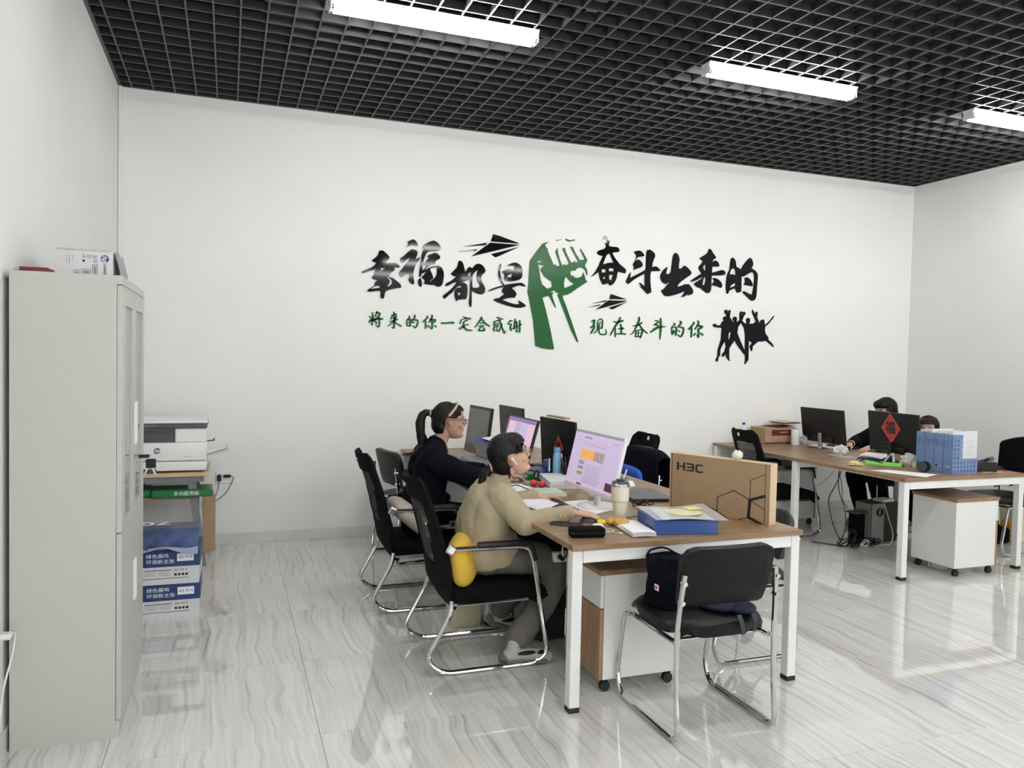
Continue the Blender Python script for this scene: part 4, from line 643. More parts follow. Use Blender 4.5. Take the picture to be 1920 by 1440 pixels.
tag(b.build('foil_bag', mat('grey_foil_bag', (.22, .22, .23), .3, bump=.6, bscale=20)), 'crumpled grey foil bag beside the toner carton', 'bag'); bpy.data.objects['foil_bag'].location = (.344, -2.95, HT)
tag(MB().box(0, 0, 0, .13, .30, .030, bev=.002).build('folder', mat('dark_red_cover', (.17, .02, .03), .5), smooth=False), 'dark red folder lying on the cabinet beside the toner carton', 'folder')
bpy.data.objects['folder'].location = (-.012+.03, -3.06, HT)
bpy.data.objects['folder'].scale = (.78, 1, 1)

# ------------------------------------------------------------------ printer on its table
t = thing('printer_table', 'small light oak table with grey metal frame under the printer', 'table', (.07, -.70, 0))
tw, td = .605, .62
MB().box(0, 0, .665, tw, td, .69, bev=.002).build('tabletop', 'oak', t, smooth=False)
MB().box(.02, .02, .625, tw-.03, .05, .6645).box(.02, td-.05, .625, tw-.03, td-.02, .6645).build('apron', 'greyframe', t, smooth=False)
MB().box(.05, .03, .50, tw-.06, td-.05, .518, bev=.001).build('shelf', 'desk', t, smooth=False)
for x0, x1 in ((.10, .02), (tw-.14, tw-.055)):
    for y0 in (.045, td-.09):
        b = MB(); b.prism([(x0, .6245), (x0+.055, .6245), (x1+.045, 0), (x1, 0)], y0, y0+.04, lambda a, z, y: (a, y, z)); b.build('leg', 'greyframe', t, smooth=False)
t = thing('ream_pack', 'green paper ream with white characters on the printer table shelf', 'paper ream', (.30, -.70, .5185))
MB().box(0, 0, 0, .40, .25, .052, bev=.008).build('wrapper', 'greenplastic', t)
flat_text('多功能用纸', .034, 'inkwhite', t, frame((.23, -.0008, .026), (1, 0, 0), (0, 0, 1)))
t = thing('ream_pack', 'second green paper ream on the shelf, mostly behind the cabinet door', 'paper ream', (.13, -.66, .5185))
MB().box(0, 0, 0, .165, .25, .052, bev=.008).build('wrapper', 'greenplastic', t)

t = thing('laser_printer', 'white and charcoal laser printer on the light oak table', 'printer', (.13, -.66, .691))
pw = .53
MB().box(0, .0, .012, pw, .40, .080, bev=.012, seg=2).build('paper_tray', 'printerw', t)
b = MB(); b.box(0, -.002, .084, pw, .40, .215, bev=.010, seg=2).box(pw-.21, -.002, .213, pw, .40, .318, bev=.008).box(0, .15, .213, pw-.2, .40, .318).box(0, -.002, .213, .10, .4, .318, bev=.004)
b.build('body', 'printerw', t)
MB().box(.10, .02, .2155, pw-.21, .149, .30).box(.1, .0, .297, pw-.21, .15, .318).build('output_bay', 'printerd', t, smooth=False)
MB().box(.0, -.012, .3185, pw+.004, .385, .352, bev=.005).build('control_panel', 'printerd', t)
MB().box(.10, -.0125, .338, .20, -.012, .3415).build('panel_print', 'inkgrey', t, smooth=False)
lid = MB().box(-.002, -.012, .3525, pw+.006, .39, .374, bev=.008, seg=2).build('scanner_lid', 'printerw', t)
MB().box(.06, .05, .3742, .38, .33, .385, bev=.005).build('lid_boss', 'printerw', lid)
MB().box(.0, -.001, .002, .20, .01, .03).build('tray_grip', 'printerd', t, smooth=False)
for x in (.04, .45): MB().cyl((x, .2, 0), (x, .2, .0125), .02, seg=12).build('foot', 'rubber', t)
MB().cyl((.205, -.003, .158), (.205, -.0045, .158), .0215, seg=36).build('logo_disc', 'printerd', t)
flat_text('hp', .036, 'inkwhite', t, frame((.205, -.0049, .160), (1, 0, 0), (0, 0, 1)), 'logo_letters', shear=.3, bold=.0006)
MB().box(.38, -.0025, .112, .43, -.002, .1145).build('model_print', 'inkgrey', t, smooth=False)
tr = MB().box(pw-.02, .06, .10, pw+.16, .34, .112, bev=.004, rot=(0, -.28, 0), piv=(pw, .2, .10)).build('side_feed_tray', 'clearbag', t)
MB().box(pw, .09, .119, pw+.14, .31, .1205, rot=(0, -.28, 0), piv=(pw, .2, .10)).build('loaded_paper', 'paper', tr, smooth=False)
MB().box(pw, .12, .21, pw+.05, .128, .218, rot=(0, -.1, 0)).box(pw+.045, .12, .212, pw+.053, .128, .232).build('lever', 'plasticblack', t)

# cartons of paper below
def paper_carton(label, z, rz):
    t = thing('paper_carton', label, 'box', (.43, -1.60, z), R(rz))
    bc = MB().box(-.225, -.165, 0, .225, .165, .125, bev=.001).build('base', 'paperg', t, smooth=False)
    ld = MB().box(-.229, -.169, .105, .229, .169, .198, bev=.0015).build('lid', 'bluebox', t, smooth=False)
    y = -.1696
    flat_text('绿色晨鸣', .027, 'inkwhite', ld, frame((.0, y, .168), (1, 0, 0), (0, 0, 1)), 'lettering', align='CENTER', width=.12)
    flat_text('环保新主张', .027, 'inkwhite', ld, frame((.016, y, .135), (1, 0, 0), (0, 0, 1)), 'lettering', width=.15)
    lb = MB().box(.105, y-.0002, .135, .195, y, .180).build('size_label', 'paper', ld, smooth=False)
    flat_text('A3 70 4', .020, 'ink', ld, frame((.15, y-.0005, .157), (1, 0, 0), (0, 0, 1)), 'lettering', width=.075)
    y = -.1655
    MB().box(-.07, y, .083, .075, y+.0002, .087).box(-.12, y, .035, .17, y+.0002, .038).build('printed_bar', 'ink', bc, smooth=False)
    b = MB()
    for r_ in range(5): b.box(-.07, y, .052+r_*.0055, -.01, y+.0002, .0535+r_*.0055).box(.005, y, .052+r_*.0055, .065, y+.0002, .0535+r_*.0055)
    b.build('small_print', 'inkgrey', bc, smooth=False)
    flat_text('A3 70 4', .018, 'ink', bc, frame((.125, y, .083), (1, 0, 0), (0, 0, 1)), 'lettering', width=.07)
    for i in range(4): MB().box(.09+.02*i, y, .05, .104+.02*i, y+.0002, .064).build('care_symbol', 'ink', bc, smooth=False)
    MB().box(-.115, y, .062, -.100, y+.0002, .082).build('emblem', 'cobalt', bc, smooth=False)
    return t
paper_carton('blue and white copy paper carton on the floor, lower of two', 0, 0)
paper_carton('blue and white copy paper carton, upper of two', .199, -1.2)
t = thing('paper_bag', 'crumpled navy paper wrapper marked 70 on top of the paper cartons', 'wrapper', (.43, -1.60, .398))
def wr(u, v):
    x = -.215+.43*u; y = -.185+.34*v
    z = .012+.085*min(1, v*1.9)+.006*math.sin(9*u+5*v)*(1-v)+.003*math.sin(23*u-11*v)*(1-v)
    return (x, y, z)
MB().sheet(wr, 30, 24, .002).build('sheet', mat('navy_wrapper', (.035, .06, .15), .3, noise=.7, nscale=6, bump=.5, bscale=12), t)
MB().sheet(lambda u, v: (-.215+.43*u, -.187-.012*v+.01*math.sin(5*u), .022-.045*v*(.5+.4*math.sin(7*u+1)) + .004*math.sin(13*u)), 24, 6, .0015).build('torn_edge', mat('lilac_paper', (.30, .34, .50), .5), t)
flat_text('70', .12, 'inkwhite', t, Matrix.Translation((-.03, .045, .119)) @ Euler((.0, 0, R(180))).to_matrix().to_4x4(), 'lettering', bold=.001, width=.17)
b = MB(); b.prism([(0, 0), (.085, .02), (.09, .42), (.07, .50), (.045, .53), (.02, .45), (0, .44)], 0, .004, lambda a, z, y: (a, y, z))
o = b.build('cardboard_sheet', 'carton', smooth=False); o.location = (.635, -.27, .001); o.rotation_euler = (R(-6), 0, R(8)); tag(o, 'folded brown cardboard leaning beside the printer table', 'cardboard')
o = MB().box(0, 0, 0, .045, .010, .46, bev=.001).build('foam_board', 'paper', smooth=False); o.location = (.60, -.24, .02); o.rotation_euler = (R(-6), 0, 0); tag(o, 'white foam strip standing behind the printer table leg', 'board')

# sockets and cords
t = thing('wall_socket', 'white double wall socket with black adapters beside the printer', 'socket', (.735, 0, .50))
MB().box(-.02, -.009, 0, .12, -.0005, .09, bev=.003).build('plate', 'printerw', t)
a = MB().box(-.008, -.035, .02, .022, -.0095, .072, bev=.005).build('adapter', 'plasticblack', t)
a2 = MB().box(.038, -.034, .048, .095, -.0095, .070, bev=.005).build('adapter', 'plasticblack', t)
MB().tube([(.007, -.025, .02), (.0, -.03, -.05), (-.05, -.05, -.16), (-.11, -.06, -.24)], .0028, seg=6, round_=.06).build('lead', 'plasticblack', t)
MB().tube([(.095, -.025, .058), (.118, -.03, .045), (.06, -.04, -.08), (-.04, -.05, -.15), (-.10, -.06, -.20)], .0028, seg=6, round_=.05).build('lead', 'plasticblack', t)
t = thing('wall_socket', 'white socket plate low on the left wall by the cabinet', 'socket', (0, -3.36, .44))
MB().box(.0005, -.06, 0, .010, .06, .085, bev=.003).build('plate', 'printerw', t)
MB().box(.0105, .03, .03, .05, .075, .052, bev=.006).build('plug', 'printerw', t)
MB().tube([(.04, .072, .04), (.045, .13, .03), (.035, .12, -.06), (.02, .05, -.16), (.018, .0, -.30), (.02, -.05, -.43)], .0035, seg=8, round_=.05).build('white_lead', 'printerw', t)

# bins, cushions, bags
t = thing('waste_bin', 'cream plastic waste bin on the floor behind the front mesh chair', 'bin', (2.12, -2.31, 0))
b = MB()
def bin_ring(s, z): return [(x*s, y*s, z) for x, y in ((-.085, -.10), (.085, -.10), (.10, -.085), (.10, .085), (.085, .10), (-.085, .10), (-.10, .085), (-.10, -.085))]
rs = [bin_ring(.82, 0), bin_ring(.84, .02), bin_ring(1.0, .25), bin_ring(1.04, .255), bin_ring(1.04, .262), bin_ring(.96, .26), bin_ring(.80, .015)]
vv = [[b.bm.verts.new(p) for p in r_] for r_ in rs]
for i in range(len(vv)-1):
    for k in range(8): b.bm.faces.new((vv[i][k], vv[i][(k+1) % 8], vv[i+1][(k+1) % 8], vv[i+1][k]))
b.bm.faces.new(vv[0][::-1]); b.bm.faces.new(vv[-1]); b.build('tub', 'creambin', t)
def cushion(name, w, h, d, material, label, loc, rot, parent=None):
    b = MB(); n1, n2 = 40, 20; pw = lambda c, e: math.copysign(abs(c)**e, c); rows = []
    for j in range(1, n2):
        ph = math.pi*(j/n2-.5); r_ = abs(math.cos(ph))**.62
        rows.append([b.bm.verts.new((w/2*r_*pw(math.cos(2*math.pi*i/n1), .55), h/2*r_*pw(math.sin(2*math.pi*i/n1), .55), d/2*math.sin(ph)*(1+.05*math.sin(3*i)))) for i in range(n1)])
    p0 = b.bm.verts.new((0, 0, -d/2)); p1 = b.bm.verts.new((0, 0, d/2))
    for j in range(len(rows)-1):
        for i in range(n1): b.bm.faces.new((rows[j][i], rows[j][(i+1) % n1], rows[j+1][(i+1) % n1], rows[j+1][i]))
    for i in range(n1): b.bm.faces.new((p0, rows[0][(i+1) % n1], rows[0][i])); b.bm.faces.new((p1, rows[-1][i], rows[-1][(i+1) % n1]))
    o = b.build(name, material, smooth=True); o.location = loc; o.rotation_euler = rot
    if label: tag(o, label, 'cushion')
    return o
cushion('cushion', .33, .25, .13, 'yellow', 'yellow cushion behind the back of the person in the beige blazer', (1.935, -2.885, .535), (R(80), R(0), R(66)))
t = cushion('cushion', .34, .40, .12, mat('pale_cushion', (.50, .44, .37), .85), 'pale cushion with a red motif behind the person in the dark coat', (1.90, -1.86, .545), (R(0), R(38), 0))
MB().ell((.02, -.11, .048), (.055, .045, .012)).build('red_motif', 'red', t)

# navy bag on the near chair
t = thing('tote_bag', 'navy and black tote bag slumped on the near padded chair', 'bag', (2.715, -3.71, .477)); t.scale = (.96, 1, .72)
def bagf(u, v):
    a = 2*math.pi*u; sq = lambda c: math.copysign(abs(c)**.6, c)
    k = 1-.25*v; wob = 1+.06*math.sin(3*a+5*v)+.04*math.sin(7*a-3*v)
    return (sq(math.cos(a))*.165*k*wob-.03*v, sq(math.sin(a))*.10*(1-.55*v)*wob+.05*v+.02, .018+.27*v+.015*math.sin(5*a)*v)
b = MB(); n1, n2 = 36, 10
vv = [[b.bm.verts.new(bagf(i/n1, j/n2)) for i in range(n1)] for j in range(n2+1)]
for j in range(n2):
    for i in range(n1): b.bm.faces.new((vv[j][i], vv[j][(i+1) % n1], vv[j+1][(i+1) % n1], vv[j+1][i]))
b.bm.faces.new(vv[0][::-1]); b.bm.faces.new(vv[-1]); b.build('bag_body', 'navycoat', t)
MB().ell((.13, -.06, .045), (.12, .13, .045)).ell((.19, -.15, .04), (.07, .08, .035)).build('slumped_cloth', mat('navy_cloth', (.008, .014, .04), .85, bump=.6, bscale=18), t)
MB().tube([(-.16, .06, .27), (-.15, .08, .33), (-.06, .09, .345), (.0, .08, .30)], .006, seg=8, round_=.04).build('handle', 'blackcloth', t)
for (x, l) in ((.105, .115), (.18, .085)):
    MB().sheet(lambda u, v, x=x, l=l: (x+.022*(u-.5)+.02*v*(1 if x < .15 else .3), -.255-.012*math.sin(2.6*v)-.004, .045-v*l), 3, 10, .003).build('strap', mat('dark_strap', (.012, .018, .03), .5), t)
MB().box(.215, -.262, .012, .245, -.256, .022, bev=.002, rot=(0, .5, 0)).build('zip_pull', 'silver', t)
o = MB().box(-.187, -.075, .14, -.183, -.045, .175, bev=.001).build('tag', 'paper', t); 
MB().box(-.1885, -.068, .148, -.187, -.052, .168).build('tag_print', 'red', o, smooth=False)

# coat over the chair across the desk, and the blue bag on its seat
def drape(name, label, cx, hw, ztop, x0, drop_f, drop_b, material, loc, rz, seed):
    rnd = random.Random(seed); ph = [rnd.uniform(0, 6) for _ in range(4)]
    def f(u, v):
        a = (u-.5)*2
        z0 = ztop-.05*abs(a)**3+.006*math.sin(7*u+ph[0])
        if v < .45: k = 1-v/.45; return (.055+.02*k+.012*math.sin(11*u+ph[1]+3*k)*k, a*hw*(1+.04*k), z0-drop_f*k)
        if v < .55: k = (v-.45)/.1; return (.055-.11*k, a*hw, z0+.012*math.sin(math.pi*k))
        k = (v-.55)/.45; return (-.055-.03*k+.012*math.sin(9*u+ph[2])*k, a*hw*(1+.05*k), z0-drop_b*k)
    o = MB().sheet(f, 30, 30, .012).build(name, material); o.location = loc; o.rotation_euler = (0, 0, rz); return tag(o, label, 'coat')
drape('coat', 'black coat hung over a chair back across the middle desk', 0, .325, .875, 0, .36, .45, 'navycoat', (3.875, -1.34, 0), R(176), 3)
drape('coat', 'black jacket hung over the chair at the right edge', 0, .27, .955, 0, .40, .40, 'blackcloth', (7.32, -1.95, 0), R(178), 5)
o = cushion('cushion', .56, .20, .10, 'royal', 'bright blue cushion on the coat-draped chair across the desk', (3.645, -1.40, .672), (R(90), R(0), R(90)))

# things by the right wall
t = thing('gift_bag', 'pale yellow bag with orange print on the floor by the right wall', 'bag', (7.55, -1.55, 0))
b = MB(); b.box(-.13, -.22, 0, .13, .22, .40, bev=.01); b.build('bag_body', mat('pale_yellow_card', (.72, .68, .42), .6), t)
MB().ell((-.131, -.10, .13), (.002, .05, .07)).build('orange_print', mat('orange_print', (.85, .35, .02), .5), t)
o = MB().box(-.10, -.12, 0, .10, .12, .14, bev=.02).build('handbag', 'blackcloth'); o.location = (7.28, -1.62, 0); tag(o, 'small black handbag on the floor by the pale yellow bag', 'bag')
# PC under the middle desk
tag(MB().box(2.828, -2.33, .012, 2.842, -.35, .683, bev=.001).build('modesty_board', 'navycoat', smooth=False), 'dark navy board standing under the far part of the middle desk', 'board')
t = thing('desktop_computer', 'black computer tower under the middle desk in front of the dark board', 'computer', (2.60, -2.66, 0))
MB().box(-.20, -.09, .012, .22, .09, .42, bev=.004).build('case', 'plasticblack', t)
MB().box(-.2025, -.08, .03, -.2005, .08, .40).build('front_panel', 'darkgrey', t, smooth=False)
for x in (-.15, .17): MB().box(x-.02, -.085, 0, x+.02, .085, .0115).build('foot', 'rubber', t, smooth=False)
t = thing('power_strip', 'white power strip hanging under the middle desk with black plugs', 'power strip', (2.46, -2.95, .50))
MB().box(-.055, -.02, 0, .055, .02, .05, bev=.005).build('block', 'printerw', t)
for x in (-.025, .02): MB().cyl((x, -.02, .03), (x, -.055, .03), .014, seg=14).build('plug', 'plasticblack', t)
MB().tube([(-.02, -.05, .03), (-.03, -.06, .09), (.02, -.03, .16), (.04, 0, .22)], .004, seg=8, round_=.04).build('lead', 'cordw', t)
# ================================================================== PEOPLE
def blob(parts, voxel=.008, name='m', smooth_it=4):
    """parts: ('c', p0, r0, p1, r1) round cones / ('e', centre, radii, rot) ellipsoids -> one continuous skin"""
    b = MB()
    for p in parts:
        if p[0] == 'c':
            _, p0, r0, p1, r1 = p; p0 = Vector(p0); p1 = Vector(p1); d = p1-p0; n = 14; seg = 20
            q = Vector((0, 0, 1)).rotation_difference(d.normalized()); rings = []
            L = d.length
            prof = [(r0*math.sin(a), -r0*math.cos(a)) for a in [math.pi/2*i/5 for i in range(1, 6)]]
            prof += [(r0+(r1-r0)*k/4, L*k/4) for k in range(1, 4)]
            prof += [(r1*math.cos(a), L+r1*math.sin(a)) for a in [math.pi/2*i/5 for i in range(0, 5)]]
            for r_, z in prof: rings.append([b.bm.verts.new(p0+q @ Vector((r_*math.cos(2*math.pi*k/seg), r_*math.sin(2*math.pi*k/seg), z))) for k in range(seg)])
            for i in range(len(rings)-1):
                for k in range(seg): b.bm.faces.new((rings[i][k], rings[i][(k+1) % seg], rings[i+1][(k+1) % seg], rings[i+1][k]))
            b.bm.faces.new(rings[0][::-1]); b.bm.faces.new(rings[-1])
        elif p[0] == 'e': b.ell(p[1], p[2], p[3] if len(p) > 3 else None, seg=28)
        elif p[0] == 's':                       # stack of superelliptic sections (z, x_front, x_back, half width)
            _, rows, mtx, pw = p; seg = 40; rings = []
            for z, xf, xb, hw in rows:
                cx = (xf+xb)/2; rx = (xf-xb)/2; ring = []
                for k in range(seg):
                    a = 2*math.pi*k/seg; ca, sa = math.cos(a), math.sin(a)
                    ring.append(b.bm.verts.new(mtx @ Vector((cx+rx*math.copysign(abs(ca)**pw, ca), hw*math.copysign(abs(sa)**pw, sa), z))))
                rings.append(ring)
            for i in range(len(rings)-1):
                for k in range(seg): b.bm.faces.new((rings[i][k], rings[i][(k+1) % seg], rings[i+1][(k+1) % seg], rings[i+1][k]))
            b.bm.faces.new(rings[0][::-1]); b.bm.faces.new(rings[-1])
    bmesh.ops.recalc_face_normals(b.bm, faces=b.bm.faces)
    me = bpy.data.meshes.new('raw'); b.bm.to_mesh(me); b.bm.free()
    o = bpy.data.objects.new('raw', me); C.objects.link(o)
    r_ = o.modifiers.new('r', 'REMESH'); r_.mode = 'VOXEL'; r_.voxel_size = voxel; r_.use_smooth_shade = True
    if smooth_it: s_ = o.modifiers.new('s', 'SMOOTH'); s_.factor = .5; s_.iterations = smooth_it
    dg = bpy.context.evaluated_depsgraph_get(); dg.update()
    out = bpy.data.meshes.new_from_object(o.evaluated_get(dg)); bpy.data.objects.remove(o); bpy.data.meshes.remove(me)
    return out
def body_part(name, me, material, parent, fold=0.0, fscale=14.0, seed=0):
    if fold:
        from mathutils import noise
        me.update(); off = Vector((seed*3.1, seed*1.7, 0))
        ns = [v.normal.copy() for v in me.vertices]
        for v, n in zip(me.vertices, ns):
            p = Vector((v.co.x*fscale, v.co.y*fscale, v.co.z*fscale*.8))+off
            a = noise.noise(p)*.6+(1-abs(noise.noise(p*1.9+Vector((5, 1, 2)))))*.7-.4
            v.co += n*a*fold
    me.name = name; me.materials.clear(); me.materials.append(M[material] if isinstance(material, str) else material)
    me.polygons.foreach_set('use_smooth', [True]*len(me.polygons))
    o = bpy.data.objects.new(name, me); C.objects.link(o); o.parent = parent; return o

def head_parts(HM, ears=True):
    rows = [(-.118, .060, .020, .018), (-.112, .084, .000, .032), (-.100, .094, -.010, .041), (-.088, .094, -.022, .047), (-.074, .088, -.036, .052), (-.060, .091, -.05, .057), (-.045, .088, -.066, .061),
            (-.030, .086, -.078, .065), (-.012, .084, -.088, .068), (.004, .083, -.094, .070), (.020, .091, -.098, .072), (.040, .092, -.100, .073), (.062, .086, -.098, .072), (.082, .070, -.086, .064), (.098, .046, -.066, .048), (.108, .012, -.034, .022)]
    P = [('s', rows, HM, .92)]
    h = lambda x, y, z: HM @ Vector((x, y, z))
    rot = HM.to_euler()
    P += [('c', h(.088, 0, .008), .0085, h(.106, 0, -.028), .0105), ('e', h(.098, .011, -.031), .0085), ('e', h(.098, -.011, -.031), .0085),
          ('e', h(.0905, 0, -.053), (.010, .022, .0055), rot), ('e', h(.089, 0, -.064), (.010, .020, .006), rot), ('e', h(.086, 0, -.097), (.014, .020, .013), rot),
          ('e', h(.062, .038, -.03), (.026, .022, .022), rot), ('e', h(.062, -.038, -.03), (.026, .022, .022), rot)]
    if ears:
        for s in (-1, 1):
            P += [('e', h(-.010, s*.074, -.004), (.017, .0065, .022), rot), ('e', h(-.006, s*.073, -.026), (.010, .006, .012), rot)]
    return P
def face_bits(t, HM, glasses=None, eyes=True, earless=False):
    h = lambda x, y, z: HM @ Vector((x, y, z)); rot = HM.to_euler()
    for s in (-1, 1):
        if eyes:
            MB().ell(h(.0785, s*.031, .001), (.0075, .0125, .0065), rot).build('eye', 'eyewhite', t)
            MB().ell(h(.0842, s*.031, .001), (.0035, .0055, .0055), rot).build('iris', 'ink', t)
            MB().tube([h(.083, s*.016, .006), h(.0865, s*.030, .010), h(.078, s*.046, .006)], .0018, seg=6).build('eyelashes', 'ink', t)
            MB().tube([h(.093, s*.014, .022), h(.092, s*.030, .027), h(.080, s*.050, .023)], [.002, .0032, .0015], seg=6).build('eyebrow', 'hair', t)
    MB().ell(h(.0985, 0, -.054), (.0045, .018, .0042), rot).ell(h(.0965, 0, -.063), (.0045, .016, .005), rot).build('lips', 'lips', t)
    for s in (-1, 1): MB().tube([h(-.016, s*.0795, .010), h(-.020, s*.0805, -.004), h(-.012, s*.0795, -.018)], .0022, seg=6).build('ear_fold', 'skin2', t)
    if glasses:
        g = thing_child('glasses', t)
        for s in (-1, 1):
            if glasses == 'round':
                pts = [h(.108, s*(.035+.024*math.cos(a)), -.004+.022*math.sin(a)) for a in [2*math.pi*k/24 for k in range(25)]]
                MB().tube(pts, .0011, seg=6).build('rim', 'tan', g)
                c = h(.108, s*.035, -.004); MB().cyl(c-(HM.to_3x3() @ Vector((.0004, 0, 0))), c+(HM.to_3x3() @ Vector((.0004, 0, 0))), .022, seg=24).build('lens', 'lens', g)
            else:
                pts = [h(.108, s*.010, .010), h(.106, s*.060, .012), h(.106, s*.058, -.016), h(.108, s*.014, -.018), h(.108, s*.010, .010)]
                MB().tube(pts, .0018, seg=6, round_=.006).build('rim', 'ink', g)
                b = MB(); b.bm.faces.new([b.bm.verts.new(p) for p in pts[:4]]); b.build('lens', 'lens', g)
            MB().tube([h(.106, s*.060, .008), h(.06, s*.078, .008), h(-.010, s*.081, .006), h(-.028, s*.079, -.010)], .0014 if glasses == 'round' else .002, seg=6).build('temple', 'tan' if glasses == 'round' else 'ink', g)
        MB().tube([h(.108, -.012, .004), h(.112, 0, .007), h(.108, .012, .004)], .0013, seg=6).build('bridge', 'tan' if glasses == 'round' else 'ink', g)
def thing_child(name, parent):
    o = bpy.data.objects.new(name, None); C.objects.link(o); o.parent = parent; return o
def hand_parts(wrist, fdir, side, down=Vector((0, 0, -1)), curl=.6, scale=1.0):
    """palm and five bent fingers; fdir = pointing direction, side = towards thumb"""
    f = Vector(fdir).normalized(); s = Vector(side); s = (s-f*s.dot(f)).normalized(); dn = Vector(down); dn = (dn-f*dn.dot(f)-s*dn.dot(s)).normalized()
    w = Vector(wrist); k = scale; P = []
    for j in range(4):
        a = w+s*(.026-.017*j)*k; b_ = w+f*.078*k+s*(.030-.020*j)*k+dn*(-.004+.002*abs(j-1.3))*k
        P.append(('c', w+f*.01*k+s*(.014-.009*j)*k, .0145*k, b_, .0105*k))
        ln = [.040, .046, .043, .033][j]*k; d1 = (f*math.cos(curl*.5)+dn*math.sin(curl*.5)+s*(.10-.07*j)).normalized(); d2 = (f*math.cos(curl*1.3)+dn*math.sin(curl*1.3)).normalized(); d3 = (f*math.cos(curl*1.9)+dn*math.sin(curl*1.9)).normalized()
        c = b_+d1*ln; e = c+d2*ln*.62; g = e+d3*ln*.42
        P += [('c', b_, .0098*k, c, .0086*k), ('c', c, .0086*k, e, .0076*k), ('c', e, .0076*k, g, .0066*k)]
    tb = w+f*.022*k+s*.024*k+dn*.006*k; t1 = tb+(f*.6+s*.75+dn*.25).normalized()*.036*k; t2 = t1+(f*.9+s*.2+dn*.35).normalized()*.028*k
    P += [('c', w+f*.012*k, .015*k, tb, .0145*k), ('c', tb, .0130*k, t1, .0105*k), ('c', t1, .0100*k, t2, .0078*k)]
    return P

def hair_strands(b, pts_list, r0=.004):
    for pts in pts_list: b.tube(pts, [r0*(1-.85*i/(len(pts)-1)) for i in range(len(pts))], seg=5)

# ---- person in the beige blazer ------------------------------------------------
t = thing('person', 'person in a beige linen blazer and round glasses working at the front monitor', 'person', (2.05, -2.78, 0))
o0 = Vector(t.location)
P_ = lambda x, y, z: Vector((x, y, z))-o0
HM = Matrix.Translation(P_(2.205, -2.80, 1.050)) @ Euler((R(3), R(-15), R(-6))).to_matrix().to_4x4() @ Matrix.Diagonal((.98, .98, .98, 1))
hh = lambda x, y, z: HM @ Vector((x, y, z))
neck0 = P_(2.155, -2.79, .90)
skin = head_parts(HM) + [('c', neck0, .052, hh(-.022, 0, -.055), .050), ('c', P_(2.13, -2.79, .84), .065, neck0, .052),
    ('c', P_(2.06, -2.79, .60), .09, P_(2.11, -2.79, .80), .085), ('c', P_(2.10, -2.87, .52), .07, P_(2.48, -2.88, .46), .05), ('c', P_(2.10, -2.70, .52), .07, P_(2.46, -2.66, .46), .05),
    ('c', P_(2.48, -2.88, .46), .048, P_(2.22, -2.94, .11), .032), ('c', P_(2.46, -2.66, .46), .048, P_(2.24, -2.62, .14), .032),
    ('c', P_(2.14, -2.94, .85), .045, P_(2.21, -3.05, .735), .038), ('c', P_(2.21, -3.05, .735), .036, P_(2.435, -3.13, .792), .024),
    ('c', P_(2.14, -2.64, .85), .045, P_(2.24, -2.58, .735), .038), ('c', P_(2.24, -2.58, .735), .036, P_(2.44, -2.62, .785), .024)]
skin += hand_parts(P_(2.44, -3.135, .792), (.93, -.30, -.10), (.3, .95, .0), curl=.55, scale=.98)
skin += hand_parts(P_(2.45, -2.625, .785), (.97, .1, -.05), (-.1, -1, .0), curl=.5, scale=.95)
body_part('body', blob(skin, .0042, smooth_it=2), 'skin', t)
face_bits(t, HM, 'round')
# blazer: torso and sleeves, hem over the hips
bl = [('c', P_(2.045, -2.78, .57), .130, P_(2.055, -2.78, .66), .122), ('c', P_(2.055, -2.80, .66), .125, P_(2.10, -2.80, .80), .115), ('c', P_(2.055, -2.76, .66), .125, P_(2.10, -2.76, .80), .115),
      ('c', P_(2.05, -2.85, .55), .105, P_(2.10, -2.87, .77), .098), ('c', P_(2.05, -2.71, .55), .105, P_(2.10, -2.69, .77), .098), ('c', P_(2.12, -2.91, .85), .068, P_(2.14, -2.80, .865), .078), ('c', P_(2.12, -2.67, .85), .068, P_(2.14, -2.78, .865), .078),
      ('c', P_(2.13, -2.79, .86), .080, P_(2.150, -2.79, .90), .064),
      ('c', P_(2.13, -2.935, .84), .072, P_(2.205, -3.05, .735), .060), ('c', P_(2.205, -3.05, .735), .060, P_(2.405, -3.12, .788), .039),
      ('c', P_(2.13, -2.645, .84), .072, P_(2.235, -2.58, .735), .060), ('c', P_(2.235, -2.58, .735), .060, P_(2.42, -2.61, .785), .039),
      ('c', P_(2.055, -2.87, .545), .118, P_(2.10, -2.875, .55), .112), ('c', P_(2.055, -2.69, .545), .118, P_(2.10, -2.685, .55), .112), ('e', P_(2.07, -2.78, .52), (.140, .195, .075)), ('e', P_(2.165, -2.78, .585), (.090, .180, .085), (0, .3, 0))]
me = blob(bl, .0075, smooth_it=5)
bm = bmesh.new(); bm.from_mesh(me)
bmesh.ops.bisect_plane(bm, geom=list(bm.verts)+list(bm.edges)+list(bm.faces), plane_co=P_(1.93, -2.78, .462), plane_no=(.16, 0, -1), clear_outer=True)
bm.to_mesh(me); bm.free()
blz = body_part('blazer', me, 'blazer', t, fold=.013, fscale=9, seed=1)
sol = blz.modifiers.new('thickness', 'SOLIDIFY'); sol.thickness = .004
MB().box(-.045, -.004, 0, .045, .006, .035, bev=.003, rot=(0, .15, 0)).build('pocket_flap', 'blazer', blz).location = P_(2.13, -2.975, .60)
for k in range(2): MB().cyl((0, 0, 0), (0, -.004, 0), .007, seg=14).build('sleeve_button', 'tan', blz).location = P_(2.37-.02*k, -3.158, .785)
MB().sheet(lambda u, v: P_(2.128-.055*math.sin(math.pi*u)+.008*v, -2.79+.085*math.cos(math.pi*u), .915+.038*v-.045*abs(math.cos(math.pi*u))), 18, 4, .006).build('collar', 'blazer', t)
